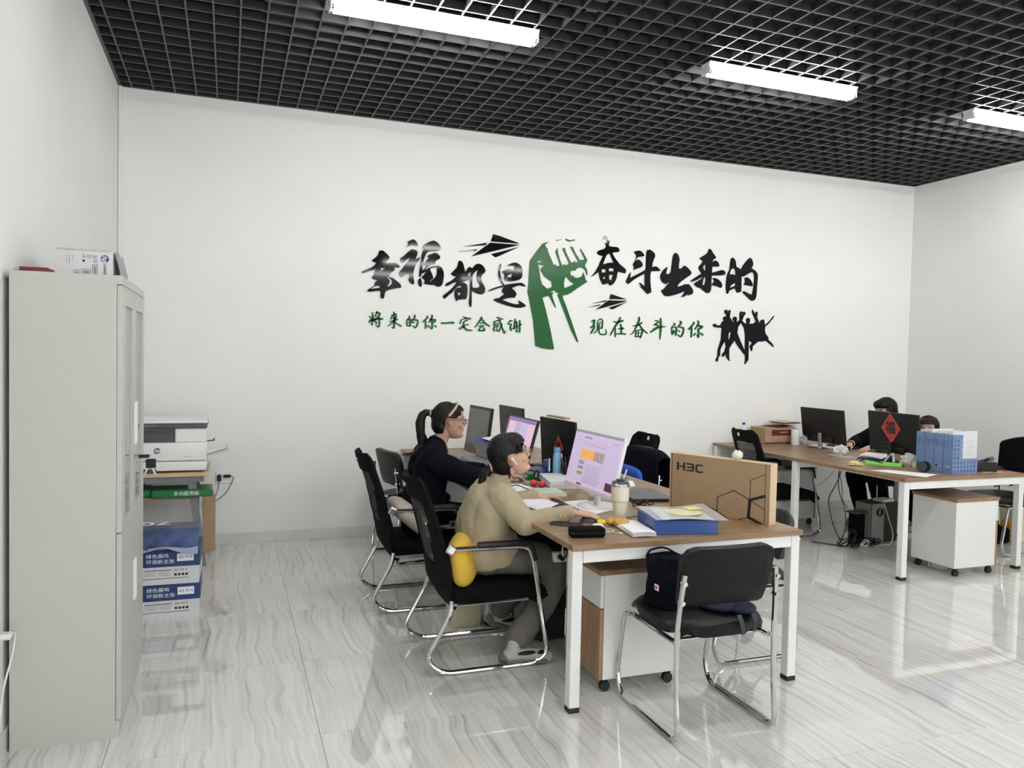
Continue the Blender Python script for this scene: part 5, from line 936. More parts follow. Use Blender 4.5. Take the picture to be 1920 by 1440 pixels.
tr = [('c', P_(2.10, -2.86, .520), .084, P_(2.30, -2.88, .51), .082), ('c', P_(2.30, -2.88, .51), .082, P_(2.485, -2.885, .455), .066),
      ('c', P_(2.10, -2.70, .520), .084, P_(2.28, -2.68, .50), .082), ('c', P_(2.28, -2.68, .50), .082, P_(2.46, -2.66, .455), .066),
      ('c', P_(2.485, -2.885, .455), .068, P_(2.36, -2.92, .27), .073), ('c', P_(2.36, -2.92, .27), .072, P_(2.215, -2.965, .125), .066),
      ('c', P_(2.46, -2.66, .455), .066, P_(2.34, -2.645, .30), .066), ('c', P_(2.34, -2.645, .30), .066, P_(2.235, -2.63, .17), .055),
      ('e', P_(2.06, -2.78, .50), (.125, .185, .075))]
body_part('trousers', blob(tr, .0075, smooth_it=3), 'trousers', t, fold=.010, fscale=11, seed=2)
def shoe(t, heel, toe, roll=0.0):
    heel = Vector(heel); toe = Vector(toe); d = toe-heel; L = d.length
    x = d.normalized(); z0 = Vector((0, 0, 1)); y = z0.cross(x).normalized(); z = x.cross(y)
    mm = Matrix((x, y, z)).transposed().to_4x4(); mm.translation = heel
    g = lambda a, b_, c: mm @ Vector((a*L, b_, c))
    up_ = blob([('c', g(.10, 0, .042), .036, g(.35, 0, .048), .036), ('c', g(.35, 0, .046), .036, g(.75, 0, .034), .036), ('c', g(.75, 0, .032), .036, g(.92, 0, .028), .030), ('c', g(.16, 0, .05), .036, g(.20, 0, .098), .036)], .006)
    o = body_part('shoe', up_, mat('shoe_white', (.40, .40, .39), .7), t)
    sl = blob([('e', g(.16, 0, .016), (.048, .044, .018)), ('c', g(.12, 0, .016), .020, g(.9, 0, .014), .018), ('c', g(.12, .022, .016), .018, g(.85, .026, .014), .016), ('c', g(.12, -.022, .016), .018, g(.85, -.026, .014), .016), ('e', g(-.02, 0, .032), (.030, .036, .024))], .006)
    body_part('sole', sl, mat('shoe_sole_grey', (.13, .125, .12), .6), o)
    MB().ell(g(.45, -.030, .060), (.05, .012, .010)).ell(g(.78, -.018, .056), (.03, .016, .010)).build('dark_panel', 'plasticblack', o)
shoe(t, P_(2.135, -2.985, .006), P_(2.375, -3.02, .004))
shoe(t, P_(2.175, -2.62, .085), P_(2.375, -2.64, .012))
# hair: short ponytail, fringe
hr = [('e', hh(-.018, 0, .022), (.102, .086, .098)), ('e', hh(-.045, 0, -.035), (.070, .078, .075)), ('e', hh(.030, 0, .060), (.068, .078, .054)), ('c', hh(-.060, 0, -.035), .045, hh(-.108, 0, -.038), .022), ('e', hh(-.018, -.062, -.038), (.030, .022, .060)), ('e', hh(-.018, .062, -.038), (.030, .022, .060))]
# keep the face free: cut everything in front of the hairline
def cut_face(me, HM, fn):
    inv = HM.inverted(); bm = bmesh.new(); bm.from_mesh(me)
    bmesh.ops.delete(bm, geom=[v for v in bm.verts if fn(inv @ v.co)], context='VERTS')
    for _ in range(8):
        bv = [v for v in bm.verts if v.is_boundary]; bmesh.ops.smooth_vert(bm, verts=bv, factor=.5, use_axis_x=True, use_axis_y=True, use_axis_z=True)
    bm.to_mesh(me); bm.free(); return me
me = cut_face(blob(hr, .005), HM, lambda p: (p.x > .052 and p.z < .052) or (p.x > .024 and p.z < .018) or (p.x > -.004 and p.z < -.018 and abs(p.y) > .02) or (p.z < -.055 and p.x > -.025) or (p.x > -.028 and -.036 < p.z < .012 and abs(p.y) > .055))
hair = body_part('hair', me, 'hair', t, fold=.003, fscale=40)
b = MB(); rnd = random.Random(3)
for k in range(34):
    s = rnd.choice((-1, -1, 1)); y = rnd.uniform(.045, .080)*s
    b.tube([hh(.02+rnd.uniform(-.03, .05), s*.045, .090), hh(.045+rnd.uniform(-.02, .03), y, .050), hh(.03+rnd.uniform(-.015, .03), s*.080, .012)], [.006, .006, .002], seg=5)
for k in range(14):
    s = -1 if k % 2 else 1
    b.tube([hh(-.045+.001*k, s*.072, -.03), hh(-.045+rnd.uniform(-.01, .01), s*.064, -.07), hh(-.035+rnd.uniform(-.01, .02), s*.050, -.105-.02*rnd.random())], [.005, .003, .0008], seg=5)
b.build('loose_strands', 'hair', hair)
MB().tube([hh(-.116, .022*math.cos(a), -.040+.022*math.sin(a)) for a in [2*math.pi*k/16 for k in range(17)]], .006, seg=8).build('hair_tie', mat('pale_pink_scrunchie', (.55, .42, .40), .8), t)
pt = [('c', hh(-.120, 0, -.042), .020, hh(-.160, .0, -.075), .028), ('c', hh(-.160, 0, -.075), .028, hh(-.180, .0, -.115), .024), ('c', hh(-.180, 0, -.115), .024, hh(-.180, .0, -.160), .010)]
body_part('ponytail', blob(pt, .005), 'hair', t, fold=.008, fscale=50)
MB().cyl(hh(-.004, -.083, -.014), hh(.012, -.086, -.045), .0032, seg=10).ell(hh(-.005, -.082, -.012), (.007, .005, .007)).build('earbud', 'printerw', t)

# ---- person in the dark coat ---------------------------------------------------
t = thing('person', 'person in a dark navy coat with a long ponytail and braided hairband', 'person', (1.99, -1.79, 0))
o0 = Vector(t.location)
HM = Matrix.Translation(P_(2.150, -1.80, 1.150)) @ Euler((0, R(2), R(-4))).to_matrix().to_4x4()
neck0 = P_(2.085, -1.79, .985)
skin = head_parts(HM) + [('c', neck0, .050, hh(-.028, 0, -.055), .048), ('c', P_(2.06, -1.79, .90), .062, neck0, .052), ('c', P_(2.0, -1.79, .60), .09, P_(2.04, -1.79, .86), .085),
    ('c', P_(2.05, -1.98, .90), .045, P_(2.26, -2.03, .80), .036), ('c', P_(2.26, -2.03, .80), .036, P_(2.48, -1.955, .80), .024),
    ('c', P_(2.05, -1.62, .90), .045, P_(2.22, -1.57, .79), .036), ('c', P_(2.22, -1.57, .79), .036, P_(2.46, -1.60, .79), .024),
    ('c', P_(2.02, -1.88, .54), .07, P_(2.42, -1.88, .48), .05), ('c', P_(2.02, -1.70, .54), .07, P_(2.42, -1.70, .48), .05), ('c', P_(2.42, -1.88, .48), .048, P_(2.40, -1.88, .08), .034), ('c', P_(2.42, -1.70, .48), .048, P_(2.40, -1.70, .08), .034)]
skin += hand_parts(P_(2.49, -1.95, .802), (.97, .12, -.08), (-.1, 1, .0), curl=.65)
skin += hand_parts(P_(2.47, -1.60, .79), (.97, .0, -.08), (.0, -1, .0), curl=.5)
body_part('body', blob(skin, .0042, smooth_it=2), 'skin2', t)
face_bits(t, HM, 'square')
ct = [('c', P_(1.985, -1.79, .56), .135, P_(1.99, -1.79, .70), .128), ('c', P_(1.99, -1.85, .60), .118, P_(2.02, -1.87, .86), .108), ('c', P_(1.99, -1.73, .60), .118, P_(2.02, -1.71, .86), .108), ('c', P_(2.03, -1.93, .92), .074, P_(2.05, -1.82, .95), .080), ('c', P_(2.03, -1.65, .92), .074, P_(2.05, -1.76, .95), .080),
      ('c', P_(2.05, -1.79, .94), .080, P_(2.075, -1.79, .995), .064),
      ('c', P_(2.04, -1.955, .89), .080, P_(2.255, -2.03, .80), .066), ('c', P_(2.255, -2.03, .80), .066, P_(2.455, -1.965, .80), .046), ('c', P_(2.04, -1.64, .89), .080, P_(2.22, -1.57, .80), .066), ('c', P_(2.22, -1.57, .80), .066, P_(2.44, -1.60, .79), .046),
      ('e', P_(2.0, -1.79, .48), (.15, .20, .09))]
body_part('coat', blob(ct, .0085, smooth_it=3), 'navycoat', t, fold=.010, fscale=14, seed=4)
MB().sheet(lambda u, v: P_(2.055-.062*math.sin(math.pi*u)+.004*v, -1.79+.090*math.cos(math.pi*u), 1.0+.055*v-.07*abs(math.cos(math.pi*u))), 18, 4, .010).build('collar', 'navycoat', t)
MB().sheet(lambda u, v: P_(2.110+.035*v, -1.835-.02*u+.03*v, 1.01-.075*v+.02*u), 4, 8, .006).build('shirt_collar', 'creambin', t)
tr = [('c', P_(2.0, -1.88, .54), .095, P_(2.42, -1.88, .485), .070), ('c', P_(2.0, -1.70, .54), .095, P_(2.42, -1.70, .485), .070), ('c', P_(2.42, -1.88, .485), .068, P_(2.39, -1.88, .11), .052), ('c', P_(2.42, -1.70, .485), .068, P_(2.39, -1.70, .11), .052)]
body_part('trousers', blob(tr, .0085), 'blackcloth', t, fold=.008)
shoe(t, P_(2.33, -1.88, .006), P_(2.57, -1.88, .004)); shoe(t, P_(2.33, -1.70, .006), P_(2.57, -1.70, .004))
hr = [('e', hh(-.020, 0, .020), (.100, .084, .100)), ('e', hh(-.050, 0, -.030), (.066, .074, .070)), ('e', hh(.024, 0, .052), (.072, .076, .056)), ('c', hh(-.080, 0, .035), .040, hh(-.120, 0, .040), .024)]
me = cut_face(blob(hr, .005), HM, lambda p: (p.x > .066 and p.z < .060) or (p.x > .044 and p.z < .030) or (p.x > .030 and p.z < .012) or (p.x > -.032 and p.z < .012 and abs(p.y) > .05) or (p.x > -.012 and p.z < -.002) or (p.x > -.040 and p.z < -.045))
hair = body_part('hair', me, 'hair', t, fold=.004, fscale=45)
def arcpt(k): a = math.pi*(.06+.88*k); return hh(-.035+.082*math.sin(a), .090*math.cos(a), .016+.094*math.sin(a))
b = MB()
for ph in (0, 2.1, 4.2):
    b.tube([arcpt(k/40)+Vector((.0045*math.sin(k*.9+ph), 0, .0045*math.cos(k*.9+ph))) for k in range(41)], .0048, seg=6)
b.build('hairband', 'tan', t)
MB().tube([hh(-.128, .020*math.cos(a), .042+.020*math.sin(a)) for a in [2*math.pi*k/16 for k in range(17)]], .006, seg=8).build('hair_tie', 'inkgrey', t)
pt = [('c', hh(-.130, 0, .042), .020, hh(-.156, 0, .046), .022), ('c', hh(-.156, 0, .046), .022, hh(-.178, 0, .022), .027), ('c', hh(-.178, 0, .022), .027, hh(-.190, 0, -.03), .031), ('c', hh(-.190, 0, -.03), .031, hh(-.178, 0, -.11), .029), ('c', hh(-.178, 0, -.11), .029, hh(-.165, 0, -.20), .023), ('c', hh(-.165, 0, -.20), .028, hh(-.190, -.01, -.29), .010)]
pn = body_part('ponytail', blob(pt, .006, smooth_it=8), 'hair', t, fold=.005, fscale=25)
b = MB(); rnd = random.Random(9)
for k in range(16):
    e = rnd.uniform(-.02, .02); b.tube([hh(-.175, e, -.16), hh(-.20+rnd.uniform(-.02, .01), e, -.215), hh(-.29+rnd.uniform(-.02, .04), e*2, -.235+rnd.uniform(-.012, .012))], [.006, .005, .0008], seg=5)
for k in range(12):
    e = rnd.uniform(-.02, .02); b.tube([hh(-.18, e, -.20), hh(-.195, e, -.27), hh(-.23+rnd.uniform(-.02, .02), e*2, -.325+rnd.uniform(-.02, .012))], [.006, .006, .0008], seg=5)
b.build('loose_strands', 'hair', pn)

# ---- dark-haired person at the right desk ---------------------------------------
t = thing('person', 'dark-haired person in black working behind the monitor with the red sign', 'person', (6.95, -.82, 0))
o0 = Vector(t.location)
HM = Matrix.Translation(P_(6.80, -.84, 1.125)) @ Euler((0, R(9), R(182))).to_matrix().to_4x4()
neck0 = P_(6.885, -.83, .975)
skin = head_parts(HM) + [('c', neck0, .054, hh(-.022, 0, -.055), .050), ('c', P_(6.93, -.83, .88), .08, neck0, .055), ('c', P_(7.02, -.83, .58), .11, P_(6.95, -.83, .88), .11),
    ('c', P_(6.93, -.62, .90), .048, P_(6.70, -.60, .79), .038), ('c', P_(6.70, -.60, .79), .038, P_(6.46, -.76, .795), .026), ('c', P_(6.93, -1.01, .90), .048, P_(6.72, -1.03, .79), .038), ('c', P_(6.72, -1.06, .79), .038, P_(6.52, -1.0, .79), .026),
    ('c', P_(7.0, -.92, .54), .08, P_(6.60, -.98, .50), .055), ('c', P_(7.0, -.74, .54), .08, P_(6.58, -.74, .50), .055), ('c', P_(6.60, -.98, .50), .052, P_(6.72, -.98, .09), .036), ('c', P_(6.58, -.74, .50), .052, P_(6.68, -.74, .09), .036)]
skin += hand_parts(P_(6.45, -.765, .795), (-.97, -.2, -.1), (.1, -1, 0), curl=.6) + hand_parts(P_(6.51, -1.0, .79), (-.98, .05, -.1), (0, 1, 0), curl=.5)
body_part('body', blob(skin, .0048, smooth_it=2), 'skin', t); face_bits(t, HM, None)
ct = [('c', P_(7.02, -.83, .56), .145, P_(7.0, -.83, .72), .135), ('c', P_(7.0, -.92, .62), .12, P_(6.95, -.94, .87), .112), ('c', P_(7.0, -.74, .62), .12, P_(6.95, -.72, .87), .112), ('c', P_(6.94, -.63, .905), .085, P_(6.92, -1.03, .905), .085), ('c', P_(6.93, -.83, .93), .085, P_(6.895, -.83, .99), .066),
      ('c', P_(6.94, -.64, .90), .084, P_(6.70, -.60, .795), .068), ('c', P_(6.70, -.60, .795), .068, P_(6.52, -.72, .80), .048), ('c', P_(6.94, -1.02, .90), .084, P_(6.72, -1.06, .795), .068), ('c', P_(6.72, -1.06, .795), .068, P_(6.56, -1.01, .795), .048)]
body_part('jumper', blob(ct, .0095), 'blackcloth', t, fold=.010)
MB().cyl(P_(6.515, -.722, .80), P_(6.478, -.750, .798), .037, .033, seg=20).build('cuff', 'creambin', t)
MB().cyl(P_(6.474, -.752, .798), P_(6.458, -.762, .797), .031, .030, seg=20).build('wristwatch', 'plasticblack', t)
tr = [('c', P_(7.02, -.93, .54), .11, P_(6.57, -.99, .49), .085), ('c', P_(7.02, -.74, .54), .11, P_(6.55, -.74, .49), .085), ('c', P_(6.57, -.99, .49), .085, P_(6.69, -.98, .12), .066), ('c', P_(6.55, -.74, .49), .085, P_(6.66, -.74, .12), .066)]
body_part('trousers', blob(tr, .0095), 'blackcloth', t, fold=.010)
shoe(t, P_(6.75, -.98, .006), P_(6.50, -.98, .004)); shoe(t, P_(6.72, -.74, .006), P_(6.47, -.74, .004))
hr = [('e', hh(-.016, 0, .030), (.110, .092, .102)), ('e', hh(-.045, 0, -.020), (.078, .084, .074)), ('e', hh(.030, 0, .062), (.078, .084, .056))]
me = cut_face(blob(hr, .006), HM, lambda p: (p.x > .060 and p.z < .034) or (p.x > .030 and p.z < .004) or (p.x > -.004 and p.z < -.022) or (p.z < -.060))
body_part('hair', me, 'hair', t, fold=.006, fscale=45)

# ---- person mostly hidden behind the file rack ------------------------------------
t = thing('person', 'person with dark fringe, face just visible behind the blue file rack', 'person', (7.25, -1.20, 0))
o0 = Vector(t.location)
HM = Matrix.Translation(P_(7.085, -1.080, 0.972)) @ Euler((0, R(4), R(212))).to_matrix().to_4x4() @ Matrix.Diagonal((.92, .92, .92, 1))
neck0 = P_(7.180, -1.075, 0.840)
skin = head_parts(HM) + [('c', neck0, .046, hh(-.022, 0, -.055), .044), ('c', P_(7.230, -1.070, 0.760), .07, neck0, .05), ('c', P_(7.330, -1.070, 0.530), .10, P_(7.250, -1.070, 0.760), .10),
    ('c', P_(7.230, -0.910, 0.750), .04, P_(7.050, -0.950, 0.640), .034), ('c', P_(7.050, -0.950, 0.640), .034, P_(6.870, -1.010, 0.660), .024), ('c', P_(7.230, -1.230, 0.750), .04, P_(7.050, -1.210, 0.640), .034), ('c', P_(7.050, -1.210, 0.640), .034, P_(6.870, -1.150, 0.660), .024)]
skin += hand_parts(P_(6.860, -1.010, 0.660), (-1, -.1, 0), (0, -1, 0), curl=.9) + hand_parts(P_(6.860, -1.150, 0.660), (-1, .1, 0), (0, 1, 0), curl=.9)
body_part('body', blob(skin, .005, smooth_it=2), 'skin', t); face_bits(t, HM, None)
ct = [('c', P_(7.310, -1.070, 0.540), .12, P_(7.250, -1.070, 0.740), .12), ('c', P_(7.240, -0.920, 0.740), .075, P_(7.240, -1.220, 0.740), .075), ('c', P_(7.240, -1.070, 0.770), .08, P_(7.195, -1.070, 0.845), .058),
      ('c', P_(7.230, -0.920, 0.750), .07, P_(7.050, -0.950, 0.645), .056), ('c', P_(7.050, -0.950, 0.645), .056, P_(6.910, -1.000, 0.660), .042), ('c', P_(7.230, -1.220, 0.750), .07, P_(7.050, -1.210, 0.645), .056), ('c', P_(7.050, -1.210, 0.645), .056, P_(6.910, -1.140, 0.660), .042),
      ('c', P_(7.330, -1.150, 0.500), .095, P_(6.980, -1.150, 0.460), .07), ('c', P_(7.330, -0.990, 0.500), .095, P_(6.980, -0.990, 0.460), .07), ('c', P_(6.980, -1.150, 0.460), .065, P_(7.010, -1.150, 0.100), .05), ('c', P_(6.980, -0.990, 0.460), .065, P_(7.010, -0.990, 0.100), .05)]
body_part('dark_clothes', blob(ct, .0095), 'navycoat', t, fold=.010)
shoe(t, P_(7.060, -1.150, 0.006), P_(6.830, -1.150, 0.004)); shoe(t, P_(7.060, -0.990, 0.006), P_(6.830, -0.990, 0.004))
hr = [('e', hh(-.016, 0, .028), (.108, .090, .100)), ('e', hh(-.045, 0, -.03), (.075, .084, .085)), ('e', hh(.036, 0, .056), (.076, .084, .058)), ('c', hh(-.02, -.084, .0), .016, hh(-.02, -.078, -.10), .016), ('c', hh(-.02, .084, .0), .016, hh(-.02, .078, -.10), .016)]
me = cut_face(blob(hr, .006), HM, lambda p: (p.x > .050 and p.z < .052) or (p.x > .024 and p.z < -.004 and abs(p.y) < .075) or (p.x > .0 and p.z < -.03 and abs(p.y) < .07))
body_part('hair', me, 'hair', t, fold=.006, fscale=45)
# ================================================================== THINGS ON THE MIDDLE DESK
DZ = .7502
def slab(name, pts, z0, z1, material, label=None, cat=None, parent=None, wob=0.0, group=None):
    """thin sheet(s) with the given plan outline"""
    b = MB(); b.prism(pts, z0, z1)
    o = b.build(name, material, parent, smooth=False)
    if label: tag(o, label, cat, group)
    return o
def quad_sheet(name, c, material, label, cat, z=DZ, th=.0012, lift=0.0, curl=0.0, parent=None, n=10):
    c = [Vector((x, y, 0)) for x, y in c]
    def f(u, v):
        p = (c[0]*(1-u)+c[1]*u)*(1-v)+(c[3]*(1-u)+c[2]*u)*v
        return (p.x, p.y, z+th/2+.0003+lift*u*v+curl*math.sin(math.pi*u)*(.4+.6*v))
    o = MB().sheet(f, n, n, th).build(name, material, parent)
    if label: tag(o, label, cat)
    return o
def monitor(label, pos, yaw, w, h, tilt, bezel, back, matn='plasticblack', zdesk=DZ, stand='plasticblack', face='screenoff', base_r=.105, base_off=0.0, round_base=True, chin=.02, bez=.008, base_z=None, clip=None):
    """local: screen faces +X, origin on the desk below the bottom edge"""
    zb = pos[2]-zdesk
    t = thing('monitor', label, 'monitor', (pos[0], pos[1], zdesk), yaw)
    rot = Matrix.Translation((0, 0, zb)) @ Euler((0, -tilt, 0)).to_matrix().to_4x4()
    def tb(b): bmesh.ops.transform(b.bm, matrix=rot, verts=b.bm.verts); return b
    tb(MB().box(-.022, -w/2, 0, 0, w/2, h, bev=.004)).build('shell', bezel, t)
    tb(MB().box(-.045, -w*.24, h*.04, -.0215, w*.24, h*.17, bev=.008)).build('back_cover', back, t)
    s = tb(MB().box(0, -w/2+bez, chin, .0012, w/2-bez, h-bez)).build('screen', face, t, smooth=False)
    so = MB()
    p = rot @ Vector((-.05, 0, h*.30))
    so.box(p.x-.012, -.022, 0.006, p.x+.012, .022, p.z, bev=.004); so.build('stand', stand, t)
    if round_base: MB().lathe([(base_r*.97, 0), (base_r, .004), (base_r*.9, .009), (.02, .011)], (p.x+base_off, 0, 0), seg=40).build('base', stand, t)
    else: MB().box(p.x-.08+base_off, -.11, 0, p.x+.10+base_off, .11, .010, bev=.003).build('base', stand, t)
    return t, rot, s
def scr_rect(rot, w, x0, z0, x1, z1, material, parent, name='screen_area', d=.0016):
    b = MB().box(d-.0003, x0, z0, d, x1, z1); bmesh.ops.transform(b.bm, matrix=rot, verts=b.bm.verts)
    return b.build(name, material, parent, smooth=False)
# front monitor: white, lavender web page
W1, H1 = .595, .335
t, rot, s = monitor('white-framed monitor showing a lavender web page on the middle desk', (2.66, -2.80, .835), R(180), W1, H1, R(13), 'white', 'white', stand='white', face='scr_lav', base_r=.115, chin=.018)
hw = W1/2
# on screen, local x runs left (-) to right (+) for the viewer
def sr(x0, z0, x1, z1, m_, n='screen_area', d=.0018): return scr_rect(rot, W1, hw*(2*x0-1)*.97, .018+(H1-.026)*(1-z1), hw*(2*x1-1)*.97, .018+(H1-.026)*(1-z0), m_, t, n, d)
sr(0, 0, 1, .045, 'scr_text', d=.0015); sr(.001, .94, .999, .97, 'scr_pink', d=.0015)
sr(.21, .335, .71, .505, 'scr_orange', 'page_banner'); sr(.50, .335, .71, .505, 'scr_photo', 'page_photo', .0021)
sr(.21, .545, .33, .615, 'scr_photo', 'page_photo'); sr(.21, .65, .33, .72, 'scr_sky', 'page_photo'); sr(.21, .75, .33, .82, 'scr_sky', 'page_photo')
sr(.21, .69, .33, .72, 'scr_orange', 'page_photo', .0021); sr(.21, .79, .33, .82, 'scr_orange', 'page_photo', .0021)
b = MB()
def lines(b, x0, x1, ys_, th): 
    for i, y in enumerate(ys_):
        xx = x1-.02*((i*7) % 3); bb = MB().box(.0015, hw*(2*x0-1)*.97, .018+(H1-.026)*(1-y-th), .0018, hw*(2*xx-1)*.97, .018+(H1-.026)*(1-y))
        bmesh.ops.transform(bb.bm, matrix=rot, verts=bb.bm.verts); me = bpy.data.meshes.new('x'); bb.bm.to_mesh(me); bb.bm.free(); b.bm.from_mesh(me); bpy.data.meshes.remove(me)
lines(b, .37, .72, [.60+.027*i for i in range(13)], .006); lines(b, .25, .72, [.235], .008); lines(b, .0, .85, [.19], .003); lines(b, .82, .95, [.12, .15], .006)
b.build('page_text', 'scr_text', t, smooth=False)
sr(.22, .10, .38, .135, 'scr_text', 'page_title'); sr(.84, .80, .99, .94, 'scr_dark', 'page_popup'); sr(.26, .955, .36, .985, 'scr_dark', 'task_icons')
# neighbour monitor: black, pink page
W2, H2 = .54, .335
t, rot, s = monitor('black monitor showing a pink list page behind the beige blazer', (2.655, -1.60, .825), R(180), W2, H2, R(15), 'plasticblack', 'plasticblack', face='scr_pink', chin=.02, bez=.010)
hw = W2/2
def sr2(x0, z0, x1, z1, m_, n='screen_area'): return scr_rect(rot, W2, hw*(2*x0-1)*.96, .02+(H2-.03)*(1-z1), hw*(2*x1-1)*.96, .02+(H2-.03)*(1-z0), m_, t, n, .0018)
sr2(0, 0, 1, .09, 'scr_violet', 'title_bar'); sr2(0, .09, .05, .97, 'scr_violet', 'side_bar'); sr2(.3, .10, .78, .97, 'scr_lav', 'page')
for i in range(5): scr_rect(rot, W2, hw*(2*.32-1), .02+(H2-.03)*(1-.15-.065*i), hw*(2*.52-1), .02+(H2-.03)*(1-.135-.065*i), 'scr_text', t, 'list_row', .0022)
# the two monitors on the opposite side, backs toward us, with diamond signs
def diamond(parent, mtx, size, txt_col='ink', name='diamond_sign'):
    b = MB(); b.prism([(0, -size*1.18), (size, 0), (0, size*1.18), (-size, 0)], 0, .0008, lambda x, y, z: mtx @ Vector((x, y, z)))
    o = b.build(name, 'red', parent, smooth=False)
    b = MB(); k = size*.93
    for s_, e_ in (((0, -k*1.18), (k, 0)), ((k, 0), (0, k*1.18)), ((0, k*1.18), (-k, 0)), ((-k, 0), (0, -k*1.18))):
        b.tube([mtx @ Vector((*s_, .001)), mtx @ Vector((*e_, .001))], .0012, seg=4)
    b.build('sign_border', 'goldprint', o)
    flat_text('福', size*1.05, txt_col, o, mtx @ Matrix.Translation((0, -size*.02, .0016)), 'lettering', bold=size*.022, depth=.0008)
    return o
t, rot, s = monitor('black monitor seen from behind with a red diamond sign, beside the pen cup', (2.985, -1.72, .800), R(4), .52, .345, R(4), 'plasticblack', 'darkgrey', stand='plasticblack')
diamond(t, rot @ frame((-.0226, -.02, .15), (0, -1, 0), (0, 0, 1)), .072)
t, rot, s = monitor('dark monitor seen from behind near the wall with a faded diamond sign', (2.985, -.78, .835), R(2), .50, .335, R(4), 'plasticblack', 'darkgrey')
diamond(t, rot @ frame((-.0226, .06, .16), (0, -1, 0), (0, 0, 1)), .070)
# grey all-in-one near the wall
W3, H3 = .48, .375
t, rot, s = monitor('grey-screened all-in-one computer with red base strip near the wall', (2.63, -.83, .80), R(183), W3, H3, R(7), 'plasticblack', 'plasticblack', face='screenoff', chin=.075, bez=.022)
scr_rect(rot, W3, -W3/2, .0, W3/2, .045, mat('maroon_strip', (.13, .03, .035), .4), t, 'base_strip', .003)
scr_rect(rot, W3, -W3/2+.004, .0455, W3/2-.004, .075, 'darkgrey', t, 'chin', .002)
scr_rect(rot, W3, -.008, .052, .008, .066, 'silver', t, 'badge', .003)

# dot-matrix printer with curved lid
t = thing('receipt_printer', 'grey beige office printer with curved lid beside the all-in-one', 'printer', (2.66, -1.16, DZ), R(183))
MB().box(-.15, -.21, 0, .17, .21, .055, bev=.006).build('base', 'greybeige', t)
MB().sheet(lambda u, v: (-.15+.17*u, -.20+.40*v, .057+.125*math.sin(u*math.pi*.5+.0)), 14, 4, .004).build('lid', 'greybeige', t)
b = MB(); b.box(.02, -.20, .056, .05, .20, .18, bev=.004); b.build('rear_cover', 'greybeige', t)
MB().sheet(lambda u, v: (-.05+.14*u, -.16+.28*v, .187+.01*math.sin(4*u)), 8, 4, .0015).build('loose_sheet', 'cobalt', t)
bpy.context.view_layer.update()
quad_sheet('paper', [(2.60, -1.30), (2.74, -1.30), (2.74, -1.10), (2.60, -1.10)], 'paper', 'white sheet with blue print lying on the grey office printer', 'paper', z=.952, curl=.008)
def keyboard(label, loc, rz, matn, keymat, L=.44, D_=.14):
    t = thing('keyboard', label, 'keyboard', loc, rz)
    MB().box(-D_/2, -L/2, 0, D_/2, L/2, .014, bev=.003).build('case', matn, t)
    b = MB()
    for r_ in range(6):
        for c_ in range(20):
            if r_ == 0 and 5 < c_ < 11: continue
            x = -D_/2+.012+r_*(D_-.024)/6; y = -L/2+.012+c_*(L-.024)/20
            b.box(x, y, .0142, x+(D_-.024)/6-.003, y+(L-.024)/20-.003, .020)
    b.box(-D_/2+.012, -L/2+.014+5.6*(L-.024)/20, .0142, -D_/2+.012+(D_-.024)/6-.003, -L/2+.012+11*(L-.024)/20-.003, .020)
    o = b.build('keys', keymat, t, smooth=False); return t
keyboard('grey beige keyboard in front of the all-in-one computer', (2.47, -.82, DZ), R(-6), 'greybeige', mat('pale_keys', (.36, .37, .36), .5))
keyboard('black keyboard on the desk in front of the person in the beige blazer', (2.50, -2.70, DZ), R(-2), 'plasticblack', 'darkgrey')
keyboard('dark keyboard on the desk under the dark-coated person\'s arms', (2.43, -1.72, DZ), R(-3), 'plasticblack', 'darkgrey')
# papers
quad_sheet('paper', [(2.58, -2.64), (2.75, -2.62), (2.78, -2.92), (2.60, -3.02)], 'paper', 'white sheet lying under the round base of the white monitor', 'paper', curl=.001)
o = quad_sheet('paper', [(2.27, -2.70), (2.46, -2.545), (2.50, -2.80), (2.33, -2.99)], 'paper', 'white sheet lying across the lower part of the black keyboard', 'paper', z=.773, curl=.004)
quad_sheet('paper', [(2.42, -2.04), (2.58, -1.99), (2.60, -2.19), (2.42, -2.31)], 'paper', 'white form sheet right of the dark-coated person\'s hand', 'paper', curl=.003)
quad_sheet('paper', [(2.36, -2.31), (2.47, -2.28), (2.50, -2.42), (2.36, -2.47)], 'paper', 'small white card lying left of the mint booklet by the cable', 'paper', z=.7705)
quad_sheet('paper', [(2.50, -1.12), (2.54, -1.42), (2.44, -1.46), (2.38, -1.05)], 'paper', 'white sheet below the grey office printer', 'paper', curl=.004)
t = thing('booklet', 'pale mint booklet on the desk below the stack of papers', 'book', (2.55, -2.36, DZ), R(-3))
MB().box(-.15, -.105, 0, .15, .105, .014).build('pages', 'cream', t, smooth=False)
MB().box(-.152, -.107, .0142, .152, .107, .0162).build('cover', 'mintcover', t, smooth=False)
MB().tube([(2.36, -2.33, .775), (2.44, -2.27, .800), (2.50, -2.38, .775)], .003, seg=6, round_=.06).build('cable_loop', 'plasticblack'); tag(bpy.data.objects['cable_loop'], 'black cable loop lying over the mint booklet', 'cable')
t = thing('paper_stack', 'thick stack of printed sheets left of the white monitor', 'papers', (2.85, -2.07, DZ), R(-12))
rnd = random.Random(5)
for i in range(9):
    a = rnd.uniform(-.006, .006); MB().box(-.125+a, -.18+rnd.uniform(-.006, .006), i*.0052, .125+a, .18+a, i*.0052+.0046).build('sheaf', 'paper' if i % 2 else 'paperg', t, smooth=False)
MB().tube([(.06+.022*math.cos(a), .11+.015*math.sin(a), .0475) for a in [2*math.pi*k/20 for k in range(21)]], .0008, seg=4).build('stamp', 'inkgrey', t)
